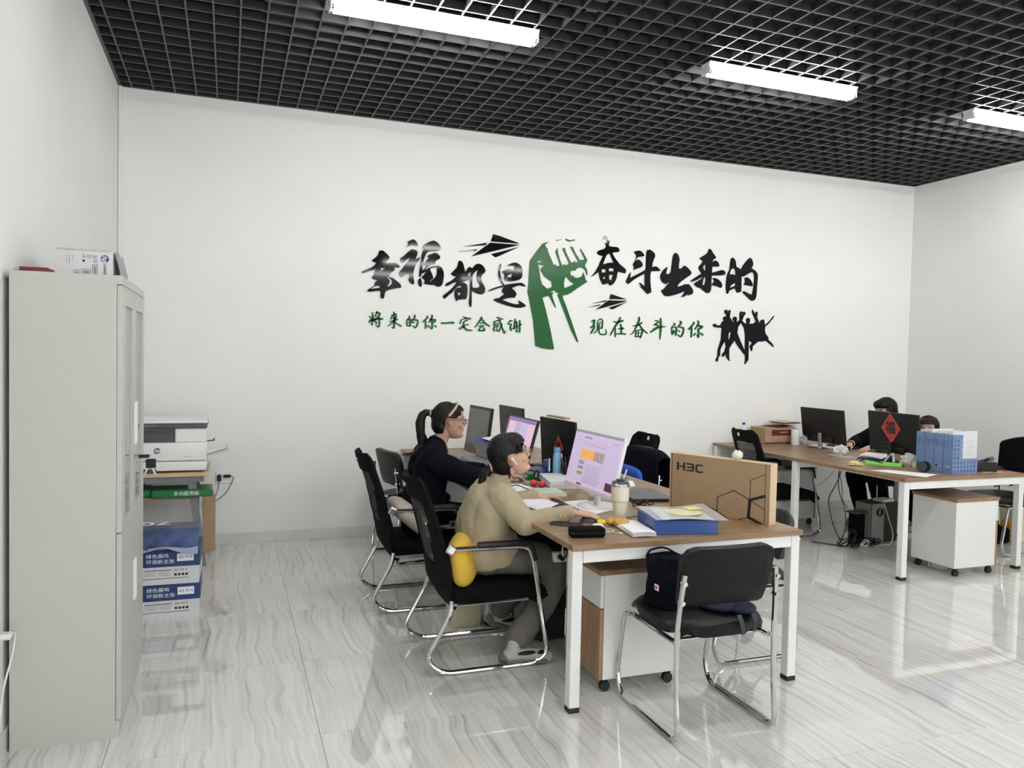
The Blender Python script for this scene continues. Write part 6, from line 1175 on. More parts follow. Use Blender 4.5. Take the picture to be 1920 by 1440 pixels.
for (x, y, z, r_, nm, lb, ct_, mt) in [(2.63, -2.10, 0, .020, 'tomato', 'small glossy red ball-shaped fruit before the paper stack', 'fruit', 'red'), (2.66, -2.165, 0, .022, 'tomato', 'second glossy red fruit touching the paper stack', 'fruit', 'red')]:
    o = MB().ell((0, 0, r_), (r_*1.25, r_, r_)).build(nm, mt); o.location = (x, y, DZ); tag(o, lb, ct_)
o = MB().box(-.03, -.02, 0, .03, .02, .012, bev=.005).build('eraser', mat('pale_pink_plastic', (.62, .30, .30), .5)); o.location = (2.68, -2.00, DZ); o.rotation_euler = (0, 0, .5); tag(o, 'small pink object between the red fruit and the green folder', 'eraser')
quad_sheet('newspaper', [(2.52, -1.82), (2.66, -1.80), (2.68, -2.02), (2.50, -2.0)], mat('newsprint', (.30, .29, .28), .7, noise=.6, nscale=60), 'grey printed sheet under the dark-coated person\'s hand', 'paper', curl=.002)
t = thing('box_file', 'green box file lying flat with a white label under a blue folder', 'folder', (2.83, -1.70, DZ), R(8))
MB().box(-.16, -.13, 0, .16, .13, .038, bev=.002).build('case', 'greenplastic', t, smooth=False)
MB().box(-.1605, -.115, .008, -.160, .0, .032).box(-.11, -.1305, .008, .0, -.130, .032).build('label_card', 'paperg', t, smooth=False)
MB().box(-.10, -.1312, .014, -.01, -.1306, .026).build('label_print', 'inkgrey', t, smooth=False)
o = quad_sheet('folder', [(2.74, -1.62), (2.95, -1.52), (2.99, -1.74), (2.80, -1.84)], 'cobalt', 'blue folder lying open on the green box file', 'folder', z=.7895, th=.004, curl=.006)
t = thing('drink_bottle', 'pale blue slim drink bottle left of the pen cup', 'bottle', (2.885, -1.875, DZ))
MB().lathe([(.026, 0), (.0275, .004), (.0275, .155), (.022, .178), (.021, .182)], seg=32).build('flask', 'bottleblue', t)
MB().lathe([(.0225, .1822), (.0235, .184), (.0235, .212), (.021, .216)], seg=32).build('cap', mat('deep_blue_cap', (.13, .33, .58), .35), t)
t = thing('pen_cup', 'black pen cup full of pens beside the pale blue bottle', 'cup', (2.925, -1.965, DZ))
MB().lathe([(.034, 0), (.036, .003), (.038, .095), (.034, .095), (.032, .006)], seg=28).build('cup', 'plasticblack', t)
for i, (a, tl, cm) in enumerate([(0, .25, 'red'), (1, .3, 'plasticblack'), (2.2, .28, 'cordw'), (3.1, .2, 'plasticblack'), (4, .35, 'maroon'), (5.1, .22, 'plasticblack')]):
    p = Vector((.012*math.cos(a), .012*math.sin(a), .01)); q = p+Vector((tl*.14*math.cos(a), tl*.14*math.sin(a), .15+.01*(i % 3)))
    MB().cyl(p, q, .0042, seg=8).build('pen', cm, t)
t = thing('tape_roll', 'grey tape roll standing before the pen cup', 'tape', (2.965, -2.03, DZ))
MB().tube([(0, .026*math.cos(a), .036+.026*math.sin(a)) for a in [2*math.pi*k/24 for k in range(25)]], .009, seg=8).build('roll', 'inkgrey', t)
o = MB().lathe([(.028, 0), (.030, .005), (.027, .045), (.018, .052)], seg=24).build('jar', 'lblue'); o.location = (2.93, -1.60, .795+.002); tag(o, 'small pale blue lidded jar behind the blue folder', 'jar')
o = MB().cyl((0, 0, 0), (.03, .07, .075), .005, seg=10).build('white_marker', 'printerw'); o.location = (2.82, -1.90, DZ+.06); tag(o, 'white marker leaning on the pale blue bottle', 'pen')
o = MB().box(-.04, -.06, 0, .04, .06, .05, bev=.004).build('storage_box', 'maroon'); o.location = (2.90, -1.50, .7505); tag(o, 'dark red box behind the green box file', 'box')
o = MB().box(-.02, -.15, 0, .02, .15, .012, bev=.002).build('cardboard_strip', 'carton', smooth=False); o.location = (2.955, -1.72, 1.152); o.rotation_euler = (0, 0, R(2)); tag(o, 'strip of cardboard lying on top of the monitor with the red sign', 'cardboard')
o = MB().tube([(0, 0, .004), (.02, .01, .06), (-.01, .0, .075), (-.02, .01, .03), (.01, -.02, .004)], .007, seg=8, round_=.02).build('hair_clip', 'plasticblack'); o.location = (2.72, -1.93, DZ); tag(o, 'black claw clip standing before the green box file', 'clip')

# tumbler
t = thing('tumbler', 'cream insulated tumbler with straw right of the white monitor', 'cup', (2.665, -3.185, DZ))
MB().lathe([(.031, 0), (.034, .004), (.0375, .095), (.0385, .100), (.044, .106), (.0445, .112), (.046, .172), (.046, .176)], seg=40).build('body', 'cream', t)
MB().lathe([(.0463, .1762), (.0465, .192), (.044, .194)], seg=40).build('steel_rim', 'silver', t)
MB().lathe([(.042, .1942), (.042, .200), (.03, .203)], seg=32).box(-.02, -.012, .203, .02, .012, .214, bev=.004).build('lid', 'darkgrey', t)
MB().cyl((.012, .0, .20), (.032, -.004, .262), .0045, seg=12).build('straw', 'clearpvc', t)
# laptop, hinge cables
t = thing('laptop', 'closed dark grey laptop behind the tumbler', 'laptop', (3.135, -2.60, DZ), R(-9))
MB().box(-.125, -.175, .002, .125, .175, .012, bev=.003).build('base', 'plasticblack', t)
MB().box(-.125, -.175, .0125, .125, .175, .020, bev=.003).build('lid', 'darkgrey', t)
MB().box(-.02, -.004, .0202, .02, .004, .0206).build('badge', 'inkgrey', t, smooth=False)
t = thing('adapter_cable', 'tangled black charger cable beside the closed laptop', 'cable', (2.94, -2.87, DZ))
MB().tube([(.03*math.cos(k*.9)+.004*k-.02, .022*math.sin(k*1.1), .006+.010*(k % 4)) for k in range(22)], .0045, seg=6).build('coil', 'plasticblack', t)
MB().tube([(.03, -.02, .01), (.05, -.05, .006), (.03, -.08, .005), (.06, -.10, .005)], .003, seg=6).build('lead', 'plasticblack', t)
for i, (dx, dy, a) in enumerate(((0, 0, 0), (.012, .01, .12))):
    c = [(3.15+dx, -2.29+dy), (3.25+dx, -2.29+dy), (3.34+dx, -2.09+dy), (3.22+dx, -2.09+dy)]
    quad_sheet('paper', c, 'paper', ['white sheet behind the laptop, lower of two', 'white sheet behind the laptop, upper of two'][i], 'paper', z=DZ+.006*i)
o = MB().tube([(0, 0, .006), (.11, .02, .008)], .005, seg=8).build('pen', 'plasticblack'); o.location = (3.25, -1.99, DZ); tag(o, 'black pen lying behind the white sheets across the desk', 'pen')
o = MB().tube([(0, 0, .03), (.01, .04, .012), (.0, .10, .006), (.04, .16, .006)], .0035, seg=6).build('monitor_lead', 'plasticblack'); o.location = (2.80, -3.00, DZ); tag(o, 'black lead behind the white monitor stand', 'cable')
o = MB().ell((0, 0, .03), (.030, .032, .030)).build('crumpled_film', 'clearbag'); o.location = (2.82, -2.55, DZ); tag(o, 'crumpled clear plastic behind the white monitor stand', 'plastic film')
# mouse, phone, snacks, charger, case
t = thing('mouse', 'black wired mouse under the hand of the person in the beige blazer', 'mouse', (2.515, -3.165, DZ), R(-20))
MB().ell((0, 0, .002), (.055, .030, .030)).build('shell', 'darkgrey', t)
MB().tube([(.05, 0, .008), (.10, .02, .004), (.14, .09, .004), (.20, .10, .004), (.26, .16, .004)], .0022, seg=6, round_=.03).build('mouse_cord', 'plasticblack', t)
t = thing('phone', 'dark phone lying at the desk edge under the blazer sleeve', 'phone', (2.365, -3.20, DZ), R(-38))
MB().box(-.078, -.037, 0, .078, .037, .008, bev=.004).build('body', 'darkgrey', t)
MB().box(-.074, -.033, .0081, .074, .033, .0084).build('glass', 'plasticblack', t, smooth=False)
for (x, y, r_, lb) in ((2.612, -3.305, .0, 'round baked bun in front of the tumbler, nearer of two'), (2.590, -3.255, .5, 'round baked bun touching the tumbler, farther of two')):
    o = MB().ell((0, 0, .020), (.042, .030, .021), (0, 0, r_)).build('bun', 'bread'); o.location = (x, y, DZ); tag(o, lb, 'bun')
o = MB().lathe([(.012, 0), (.013, .002), (.0125, .035), (.006, .045), (.005, .050)], seg=16).build('glue_tube', 'yellowplastic'); o.location = (2.515, -3.235, DZ+.013); o.rotation_euler = (R(90), 0, R(70)); tag(o, 'small yellow tube lying beside the buns', 'tube')
t = thing('phone_charger', 'white square charger with cord beside the black case', 'charger', (2.455, -3.365, DZ), R(-12))
MB().box(-.024, -.020, 0, .024, .020, .034, bev=.005).build('adapter', 'printerw', t)
MB().box(-.010, -.0203, .010, .014, -.0200, .022).build('port', 'inkgrey', t, smooth=False)
MB().tube([(-.024, 0, .012), (-.09, .01, .004), (-.075, .06, .004), (-.02, .085, .006), (.04, .05, .004), (.09, .0, .004), (.05, -.03, .004), (.01, -.055, .004)], .0022, seg=6, round_=.04).build('cord', 'cordw', t)
MB().tube([(.03, .0, .006), (.06, -.04, .004), (.085, -.065, .004)], .0022, seg=6).box(.08, -.075, .001, .10, -.062, .008, bev=.002).build('cord_plug', 'cordw', t)
t = thing('glasses_case', 'black zipped case at the near left desk corner', 'case', (2.352, -3.455, DZ), R(-9))
MB().box(-.082, -.034, 0, .082, .034, .046, bev=.016, seg=3).build('shell', 'blackcloth', t)
MB().box(-.0825, -.0345, .022, .0825, .0345, .0245, bev=.001).build('zip', 'darkgrey', t)
t = thing('paper_fold', 'folded stack of white sheets left of the blue box file', 'papers', (2.625, -3.40, DZ), R(-7))
for i in range(5):
    MB().sheet(lambda u, v, i=i: (-.058+.116*u+.012*(1-v)*i*.35, .135-.275*v+.002*i, .0035+i*.004+.004*math.sin(3*v+i)*(1-v)+.003*math.sin(math.pi*u)), 6, 10, .0016).build('sheet', 'paper', t)
t = thing('blue_file_box', 'blue box file with clear wallet on top at the near desk end', 'box file', (2.865, -3.395, DZ), R(-13.5))
MB().box(-.155, -.145, 0, .155, .145, .058, bev=.0015).build('case', 'blue', t, smooth=False)
MB().box(-.157, -.147, .0585, .157, .147, .064, bev=.001).build('cover', 'blue', t, smooth=False)
t2 = thing('clear_wallet', 'clear plastic wallet with cream papers on the blue box file', 'folder', (2.875, -3.395, DZ+.0645), R(-11))
MB().sheet(lambda u, v: (-.17+.36*u, -.16+.31*v, .008+.006*math.sin(5*u+2*v)+.012*u*v), 16, 12, .0012).build('film', mat('clear_film', (.78, .80, .82), .12, alpha=.35), t2)
MB().sheet(lambda u, v: (-.13+.26*u+.02*v, -.14+.26*v, .004+.004*math.sin(4*u+2*v)), 12, 8, .0015).build('inner_sheet', 'paper', t2)
MB().ell((.02, .0, .012), (.095, .085, .004)).build('cream_sheet', mat('cream_leaf', (.72, .66, .42), .7), t2)
MB().box(.05, .02, .0190, .13, .09, .0205, rot=(0, -.03, .2)).build('sticky_note', mat('sticky_yellow', (.78, .70, .26), .7), t2, smooth=False)

# laptop carton standing on its edge
t = thing('laptop_carton', 'tall brown laptop carton standing on the near right desk corner', 'box', (3.232, -3.20, DZ), R(-156.4+90))
CW, CH, CT = .595, .305, .065      # local: front face at y=0 facing -Y, width along X
MB().box(-CW/2, .0, 0, CW/2, CT, CH, bev=.0015).build('carton', 'carton', t, smooth=False)
MB().box(-CW/2-.0012, -.0012, CH-.0012, CW/2+.0012, CT+.0012, CH+.0022, bev=.0006).build('top_flap', 'cartonlight', t, smooth=False)
MB().box(-CW/2-.002, -.0012, 0, -CW/2, CT+.001, CH).build('end_flap', 'cartonlight', t, smooth=False); MB().box(CW/2, -.0012, 0, CW/2+.002, CT+.001, CH).build('end_flap', 'cartonlight', t, smooth=False)
MB().box(-CW/2+.010, -.0008, 0, -CW/2+.0125, -.0001, CH).box(CW/2-.026, -.0008, 0, CW/2-.0235, -.0001, CH).build('crease', 'ink', t, smooth=False)
def cp(px, pz): return (-CW/2+CW*px, CH*pz)
b = MB()
def bar(b, p, q, wd):
    p = Vector((p[0], 0, p[1])); q = Vector((q[0], 0, q[1])); d = (q-p).normalized(); n = Vector((-d.z, 0, d.x))*wd/2; d = d*wd*.3
    v = [b.bm.verts.new(x+Vector((0, y, 0))) for y in (-.0012, -.0002) for x in (p-d+n, p-d-n, q+d-n, q+d+n)]
    b.bm.faces.new(v[:4]); b.bm.faces.new(v[4:][::-1])
    for i in range(4): b.bm.faces.new((v[i], v[i+4], v[(i+1) % 4+4], v[(i+1) % 4]))
hexp = {'a': cp(.505, .33), 'b': cp(.665, .49), 'c': cp(.82, .37), 'd': cp(.81, .075), 'e': cp(.715, .005), 'f': cp(.505, .09), 'g': cp(.60, .005), 'h': cp(.955, .47), 'i': cp(.82, .70), 'j': cp(.955, .83), 'k': cp(.955, .25), 'l': cp(.93, .0), 'm': cp(.36, .17), 'n': cp(.44, .14)}
for s_, e_, wd in (('a', 'b', .004), ('b', 'c', .004), ('a', 'f', .004), ('f', 'g', .004), ('e', 'd', .004), ('c', 'd', .017), ('c', 'h', .014), ('d', 'l', .015), ('c', 'i', .003), ('i', 'j', .003), ('c', 'k', .003), ('f', 'm', .004)): bar(b, hexp[s_], hexp[e_], wd)
b.build('hexagon_print', 'ink', t, smooth=False)
b = MB(); lx, lz, lh = -CW/2+.045, CH*.72, .036
def seg(x0, z0, x1, z1, wd=.0075): bar(b, (lx+x0, lz+z0), (lx+x1, lz+z1), wd*1.35)
seg(.004, 0, .004, lh, .010); seg(.044, 0, .044, lh, .010); seg(.004, lh/2, .044, lh/2, .006)
seg(.062, lh, .098, lh, .006); seg(.066, lh/2, .098, lh/2, .006); seg(.062, 0, .098, 0, .006); seg(.101, .003, .101, lh/2-.002, .009); seg(.101, lh/2+.003, .101, lh-.003, .009)
seg(.122, .004, .122, lh-.004, .009); seg(.126, lh, .160, lh, .006); seg(.126, 0, .160, 0, .006)
b.build('h3c_print', 'ink', t, smooth=False)
t.children[-1].name = 'carton_lettering'
o = MB().ell((0, 0, .022), (.030, .026, .024)).build('tissue_ball', mat('crumpled_tissue', (.72, .68, .58), .9, bump=1.0, bscale=40)); 
for v in o.data.vertices: v.co *= 1+.18*math.sin(v.co.x*260)*math.cos(v.co.y*230+v.co.z*190)
o.location = (3.30, -3.27, DZ+CH+.0022); tag(o, 'crumpled tissue lying on top of the brown laptop carton', 'tissue')

# ================================================================== THINGS ON THE RIGHT DESK
t, rot, s = monitor('black monitor seen from behind, left one on the right desk', (6.30, -.60, .800), R(1), .57, .335, R(8), 'plasticblack', 'plasticblack', stand='silver', base_r=.12)
rot_ = rot; MB().box(-.0235, .02, .118, -.0222, .065, .128).build('badge', 'inkgrey', t, smooth=False)
t, rot, s = monitor('black monitor seen from behind with a red diamond sign, on the right desk', (6.17, -1.58, .818), R(-5), .585, .35, R(6), 'plasticblack', 'plasticblack', base_r=.11)
diamond(t, rot @ frame((-.0226, .02, .215), (0, -1, 0), (0, 0, 1)), .112)
MB().box(-.0235, -.16, .235, -.0222, -.02, .243).build('vent_slot', 'ink', t, smooth=False)
t = thing('water_bottle', 'clear water bottle with blue label and cap by the wall', 'bottle', (5.67, -.16, DZ))
MB().lathe([(.028, 0), (.031, .004), (.031, .05), (.029, .055), (.031, .06), (.031, .135), (.028, .155), (.014, .180), (.013, .192)], seg=32).build('bottle', 'clearpvc', t)
MB().lathe([(.0315, .065), (.0318, .067), (.0318, .118), (.0315, .12)], seg=32).build('wrap_label', 'cobalt', t)
MB().lathe([(.0145, .192), (.015, .194), (.015, .210), (.013, .212)], seg=20).build('cap', 'cobalt', t)
t = thing('snack_carton', 'brown carton with maroon bands left of the white flask', 'box', (6.03, -.14, DZ), R(3))
MB().box(-.20, -.13, 0, .20, .09, .165, bev=.002).build('carton', 'carton', t, smooth=False)
MB().box(-.115, -.1308, .085, .2005, -.1302, .145).box(.2002, -.131, .085, .2008, .09, .145).box(-.20, -.1308, .006, .2005, -.1302, .020).build('maroon_band', 'maroon', t, smooth=False)
b = MB()
for i in range(9): b.box(-.01+.012*i, -.1312, .112, -.002+.012*i, -.1309, .126)
b.build('worn_print', 'goldprint', t, smooth=False)
MB().tube([(-.05, -.131, .03), (-.02, -.1313, .06), (.02, -.131, .025)], .001, seg=4, round_=.03).tube([(.08, -.131, .03), (.11, -.1313, .06), (.10, -.131, .075)], .001, seg=4, round_=.02).build('line_drawing', 'ink', t)
MB().sheet(lambda u, v: (-.06+.27*u, -.13+.22*v, .168+.010*u*(1-v)+.006), 8, 6, .003).build('lid_flap', 'maroon', t)
for i, (dx, mt, lb) in enumerate(((.0, 'cream', 'cream folder on the snack carton, lowest of the pile'), (-.02, 'darkgrey', 'dark notebook in the pile on the snack carton'), (-.045, 'cartonlight', 'tan booklet topping the pile on the snack carton'))):
    o = MB().box(-.10, -.10, 0, .13, .10, .008, bev=.001).build('notebook', mt, smooth=False); o.location = (6.20+dx, -.13-.01*i, .944+.0005+.0095*i); o.rotation_euler = (0, 0, .1*i); tag(o, lb, 'notebook')
t = thing('thermos', 'white cylindrical flask beside the brown snack carton', 'bottle', (6.145, -.355, DZ))
MB().lathe([(.038, 0), (.040, .003), (.040, .150), (.038, .155)], seg=36).build('body', 'printerw', t); MB().lathe([(.022, .1552), (.022, .165), (.018, .167)], seg=24).build('cap', 'silver', t)
def crumple(name, loc, r, material, label, cat, seed, k=.28, rz=0):
    b = MB(); bmesh.ops.create_icosphere(b.bm, subdivisions=4, radius=1)
    from mathutils import noise
    for v in b.bm.verts:
        n = v.co.normalized(); d = 1+k*(noise.noise(n*2.3+Vector((seed, 0, 0)))*1.4+noise.noise(n*6+Vector((0, seed, 0))))
        v.co = Vector((n.x*r[0]*d, n.y*r[1]*d, max(-r[2]*.9, n.z*r[2]*d)+r[2]*.9))
    o = b.build(name, material, smooth=False); o.location = loc; o.rotation_euler = (0, 0, rz); return tag(o, label, cat)
crumple('plastic_bag', (6.28, -.34, DZ), (.045, .05, .05), 'clearbag', 'crumpled clear bag right of the white flask', 'bag', 3)
crumple('plastic_bag', (5.99, -1.14, DZ), (.055, .060, .045), mat('white_plastic_bag', (.70, .70, .69), .4), 'knotted white plastic bag before the left black monitor', 'bag', 8)
quad_sheet('paper', [(5.88, -1.08), (6.02, -1.02), (6.02, -1.30), (5.88, -1.33)], mat('pale_tray', (.50, .47, .43), .6), 'thin pale tray under the knotted white bag', 'tray', z=DZ-.0012)
crumple('plastic_bag', (6.02, -1.86, DZ), (.070, .060, .052), 'clearbag', 'crumpled grey plastic bag left of the blue file rack', 'bag', 12)
crumple('tissue', (5.60, -1.72, DZ), (.052, .045, .014), 'tissue', 'crumpled yellow tissue near the left edge of the right desk', 'tissue', 20, .5)
o = quad_sheet('cloth', [(5.72, -1.70), (5.86, -1.56), (6.02, -1.80), (5.86, -1.93)], 'limegreen', 'folded lime green cloth before the grey plastic bag', 'cloth', z=DZ+.004, th=.006, curl=.012)
for v in o.data.vertices: v.co.z += .004*math.sin(v.co.x*40+v.co.y*25)
quad_sheet('paper', [(5.47, -2.00), (5.64, -2.00), (5.84, -2.29), (5.62, -2.385)], 'paper', 'long white sheet along the near left edge of the right desk', 'paper', curl=.002)
t = thing('headphones', 'black round headphone cup lying before the blue file rack', 'headphones', (5.845, -2.165, DZ), R(15))
MB().cyl((-.02, 0, .043), (.015, 0, .043), .043, .040, seg=32).build('ear_cup', 'plasticblack', t); MB().cyl((.0155, 0, .043), (.020, 0, .043), .036, .030, seg=32).build('ear_pad', 'darkgrey', t)
MB().cyl((-.034, .01, .042), (-.021, .01, .042), .040, seg=32).build('ear_cup', 'darkgrey', t)
# blue file rack with papers
t = thing('file_rack', 'light blue plastic four-slot file rack full of papers', 'file rack', (5.955, -2.315, DZ))
RL, RD, RH = .335, .255, .30        # slots side by side along +y, depth along +x
def side(y, full):
    b = MB()
    pts = [(0, 0), (RD, 0), (RD, .115), (.135, .115), (.115, .135), (.098, .285), (.088, RH), (0, RH)]
    # build as grid with holes so that the perforation is real
    n = 26; mz = 30; cells = []
    def inside(x, z): return 0 <= x <= RD and z <= (RH if x < .098 else .115)
    def hole(x, z):
        fx = (x-.012)/.034; fz = (z-.012)/.0335
        ix, iz = math.floor(fx), math.floor(fz); 
        if x > (.100 if z > .118 else RD-.01) or x < .014 or z > RH-.02: return False
        return fx-ix < .42 and fz-iz < .52
    nx, nz = 60, 72
    for i in range(nx):
        run = None
        for j in range(nz+1):
            ok = j < nz and inside((i+.5)*RD/nx, (j+.5)*RH/nz) and not hole((i+.5)*RD/nx, (j+.5)*RH/nz)
            if ok and run is None: run = j
            if not ok and run is not None: b.box(i*RD/nx, y, run*RH/nz, (i+1)*RD/nx, y+.002, j*RH/nz); run = None
    return b.build('side_wall', 'lblue', t, smooth=False)
side(0, True); 
for k in range(1, 4): 
    b = MB(); b.prism([(0, 0), (RD, 0), (RD, .115), (.12, .115), (.098, .14), (.09, RH-.01), (0, RH-.01)], RL*k/4, RL*k/4+.002, lambda x, z, y: (x, y, z)); b.build('divider', 'lblue', t, smooth=False)
b = MB(); b.prism([(0, 0), (RD, 0), (RD, .115), (.12, .115), (.098, .14), (.09, RH), (0, RH)], RL-.002, RL, lambda x, z, y: (x, y, z)); b.build('side_wall', 'lblue', t, smooth=False)
MB().box(0, .002, 0, RD, RL-.002, .003).build('floor_plate', 'lblue', t, smooth=False)
b = MB()
for k in range(4):
    y0, y1 = RL*k/4+.002, RL*(k+1)/4
    b.box(-.002, y0, 0, 0, y1-.002, .045).box(-.002, y0, .062, 0, y1-.002, .20).box(-.002, y0, .255, 0, y1-.002, RH).box(-.002, y0, .045, 0, y0+.016, .062).box(-.002, y1-.018, .045, 0, y1-.002, .062)
    b.box(-.002, y0, .20, 0, y0+.008, .255).box(-.002, y1-.010, .20, 0, y1-.002, .255)
    for q in range(6): 
        b.box(-.002, y0+.010+q*.0105, .20, 0, y0+.0170+q*.0105, .255)
b.build('spine', 'lblue', t, smooth=False)
b = MB()
for k in range(1, 4): b.box(-.0026, RL*k/4-.0008, 0, -.0021, RL*k/4+.0002, RH)
b.build('spine_seam', 'bluebox', t, smooth=False)
rnd = random.Random(2)
pk = []
for k in range(4):
    for q in range(3 if k else 4):
        y = RL*k/4+.010+q*.018+rnd.uniform(-.002, .002); hz = .305+rnd.uniform(-.005, .022); xd = RD-.01-rnd.uniform(0, .03)
        if k == 0: xd = RD+.004
        o = MB().box(.006, y, .004, xd, y+.010, hz, rot=(0, rnd.uniform(-.01, .02), 0)).build('document', 'paper' if q % 2 else 'paperg', smooth=False)
        o.location = t.location; tag(o, ['white document bundle in the nearest slot of the blue file rack', 'document bundle in the second slot of the blue file rack', 'document bundle in the third slot of the blue file rack', 'document bundle in the farthest slot of the blue file rack'][k], 'papers', 'documents in the blue file rack'); o['label'] = ['leftmost', 'second', 'third', 'last'][q]+' '+['bundle of sheets in the nearest slot of the blue file rack', 'bundle of sheets in the second slot of the blue file rack', 'bundle of sheets in the third slot of the blue file rack', 'bundle of sheets in the farthest slot of the blue file rack'][k]; pk.append(o)
b = MB()
for i in range(7): b.box(RD-.10, .0095, .145+.018*i, RD-.03-.01*(i % 3), .0099, .147+.018*i)
b.build('printed_lines', 'inkgrey', pk[0], smooth=False)
# desk telephone
t = thing('telephone', 'black desk telephone right of the blue file rack', 'telephone', (6.40, -2.185, DZ), R(70))
b = MB(); b.prism([(-.085, 0), (.10, 0), (.10, .018), (-.05, .075), (-.085, .075)], -.085, .085, lambda x, z, y: (x, y, z)); b.build('base', 'plasticblack', t)
MB().tube([(-.07, -.05, .10), (-.02, -.053, .093), (.04, -.053, .070), (.09, -.05, .050)], [.020, .014, .014, .021], seg=12).build('handset', 'darkgrey', t)
b = MB()
for i in range(4):
    for j in range(3): b.box(.005+.02*i, .0+.022*j, .052-.0078*i, .018+.02*i, .014+.022*j, .056-.0078*i)
b.build('keypad', 'inkgrey', t, smooth=False)
quad_sheet('paper', [(6.33, -2.285), (6.52, -2.30), (6.52, -2.20), (6.33, -2.20)], 'paper', 'white sheet under the black desk telephone', 'paper', z=DZ-.0012)
t = thing('stapler', 'black stapler lying on a red card at the right desk edge', 'stapler', (6.56, -2.20, DZ+.004), R(-8))
MB().box(-.07, -.015, 0, .07, .015, .010, bev=.004).box(-.068, -.013, .016, .06, .013, .030, bev=.006, rot=(0, .12, 0)).build('arms', 'plasticblack', t)
o = MB().box(-.045, -.03, 0, .045, .03, .0035).build('card', 'red', smooth=False); o.location = (6.535, -2.245, DZ); tag(o, 'red card under the black stapler', 'card')
# papers, keyboard, pads behind the monitors
quad_sheet('paper', [(6.30, -.38), (6.50, -.36), (6.50, -.72), (6.34, -.70)], 'paper', 'white sheet behind the left monitor near the cuffed hand', 'paper')
for i, (z, mt, lb) in enumerate(((0, 'paper', 'loose white sheet before the monitor with the red sign, lowest'), (.004, 'darkgrey', 'dark folder between white sheets before the red-sign monitor'), (.012, 'paper', 'white sheet on top of the dark folder before the red-sign monitor'))):
    quad_sheet('paper' if mt == 'paper' else 'folder', [(5.98+.01*i, -1.34), (6.32, -1.06-.02*i), (6.40, -1.30), (6.06, -1.60+.03*i)], mt, lb, 'paper' if mt == 'paper' else 'folder', z=DZ+z, th=.003)
keyboard('black keyboard at the right side of the right desk', (6.50, -.62, DZ), R(0), 'plasticblack', 'darkgrey', L=.30)
t = thing('cable_tangle', 'tangled black cables on the desk below the monitor with the red sign', 'cables', (5.96, -1.52, DZ))
MB().tube([(.10*math.cos(k*.8)-.01*k*.3, .11*math.sin(k*.63)-.01*k, .006+.012*(k % 3)) for k in range(26)], .004, seg=6).build('coil', 'plasticblack', t)
MB().box(-.06, -.14, 0, .05, -.02, .018, bev=.004).build('dock', 'plasticblack', t)
MB().tube([(.0, -.14, .01), (.02, -.18, .07), (.01, -.22, .09), (-.02, -.26, .02)], .009, seg=8, round_=.03).build('strap', 'clearbag', t)
o = MB().box(-.035, -.035, 0, .035, .035, .028, bev=.002).build('note_pad', 'tissue', smooth=False); o.location = (6.02, -1.955, DZ); tag(o, 'yellow note pad between the grey plastic bag and the file rack', 'note pad')

# computer, power box and router under the right desk
t = thing('desktop_computer', 'grey computer tower seen from behind under the right desk', 'computer', (6.235, -1.32, 0), R(4))
MB().box(-.15, -.09, .008, .17, .09, .355, bev=.003).build('case', 'plasticblack', t)
MB().box(-.1505, -.085, .012, -.1502, .085, .35).build('rear_plate_edge', 'greybeige', t, smooth=False)
pl = MB().box(-.15, -.0915, .012, -.0, -.0905, .35).build('rear_plate', 'greybeige', t, smooth=False)
b = MB()
for r_ in (.018, .028, .038): b.tube([(-.055+r_*math.cos(a), -.093, .275+r_*math.sin(a)) for a in [2*math.pi*k/24 for k in range(25)]], .003, seg=6)
b.build('fan_grille', 'plasticblack', pl)
b = MB()
for i in range(6): b.box(-.14, -.0925, .04+.022*i, -.03, -.0915, .046+.022*i)
b.build('slot_cover', 'inkgrey', pl, smooth=False)
for x in (-.12, .14): MB().box(x-.015, -.08, 0, x+.015, .08, .0078).build('foot', 'rubber', t, smooth=False)
t = thing('wifi_router', 'white router with upright antenna on the computer tower', 'router', (6.30, -1.34, .3555), R(6))
MB().box(-.075, -.055, 0, .075, .055, .024, bev=.004).build('case', 'printerw', t)
MB().cyl((-.05, .03, .02), (-.05, .03, .14), .004, .0035, seg=10).build('antenna', 'printerw', t)
t = thing('power_supply_box', 'upright black power box in front of the computer tower', 'power supply', (5.985, -1.36, 0), R(8))
MB().box(-.045, -.05, 0, .045, .05, .27, bev=.004).build('case', 'blackcloth', t)
MB().box(-.07, -.055, .2705, .08, .06, .285, bev=.003).build('top_plate', 'darkgrey', t)
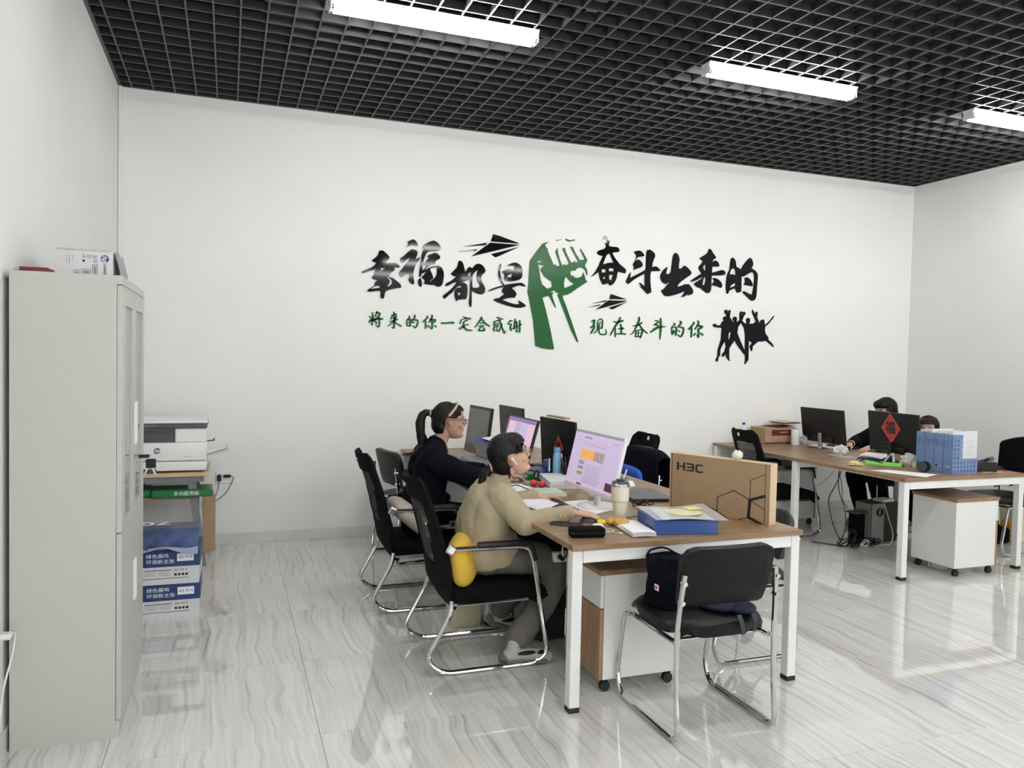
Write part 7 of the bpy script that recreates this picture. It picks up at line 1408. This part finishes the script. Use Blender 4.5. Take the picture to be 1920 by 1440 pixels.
# cables: hanging and on the floor
cb = [([(5.90, -1.22, .70), (5.87, -1.25, .45), (5.92, -1.30, .28), (5.90, -1.32, .1), (5.80, -1.36, .006)], .004, 'plasticblack', 'black cable hanging straight from the right desk to the floor'),
      ([(5.98, -1.20, .70), (5.90, -1.20, .50), (5.78, -1.22, .38), (5.80, -1.28, .15), (5.86, -1.32, .006)], .004, 'plasticblack', 'black cable looping out left below the right desk'),
      ([(5.93, -1.15, .70), (5.96, -1.20, .5), (5.93, -1.24, .36), (5.98, -1.26, .285)], .003, 'plasticblack', 'thin black cable running down to the upright power box'),
      ([(5.99, -1.18, .70), (5.9, -1.0, .46), (5.80, -.6, .22), (5.80, -.30, .006), (5.75, -.1, .006)], .0025, 'inkgrey', 'thin grey cable slanting from the right desk to the back wall'),
      ([(6.24, -1.40, .37), (6.26, -1.43, .25), (6.30, -1.46, .10), (6.25, -1.50, .006), (6.05, -1.50, .006), (5.85, -1.42, .006)], .0045, 'cordw', 'pale cable falling from the router to the floor'),
      ([(6.06, -1.48, .006), (6.3, -1.65, .0045), (6.5, -1.78, .0045)], .0025, 'inkgrey', 'grey cable on the tiles right of the computer tower'),
      ([(5.62, -1.22, .005), (5.72, -1.34, .005), (5.80, -1.45, .005), (5.86, -1.40, .005), (5.95, -1.50, .005)], .005, 'plasticblack', 'black cable lying on the tiles left of the power box')]
for pts, r_, mt, lb in cb:
    tag(MB().tube(pts, r_, seg=6, round_=.10).build('cable', mt), lb, 'cable')
t = thing('cable_tangle', 'heap of tangled black and pale cables on the floor by the power box', 'cables', (5.93, -1.46, 0))
rnd = random.Random(4)
for j in range(9):
    cx, cy = rnd.uniform(-.16, .16), rnd.uniform(-.04, .05); rr = rnd.uniform(.03, .06)
    MB().tube([(cx+rr*math.cos(k*.75+j)+rnd.uniform(-.008, .008), cy+.6*rr*math.sin(k*.75+j), max(.005, .03+.028*math.sin(k*.9+j))) for k in range(20)], .0035, seg=6).build('loop', 'cordw' if j == 3 else 'plasticblack', t)
MB().tube([(-.10, -.02, .05+0*.1), (-.06, -.03, .12), (-.10, .0, .17), (-.14, -.01, .10), (-.08, -.03, .02)], .004, seg=6, round_=.03).tube([(-.09, .0, .02), (-.14, .0, .09), (-.08, 0, .15), (-.05, 0, .05), (-.12, -.02, .01)], .004, seg=6, round_=.03).build('loop', 'plasticblack', t)
# small knots of cable by the carton side of the near desk
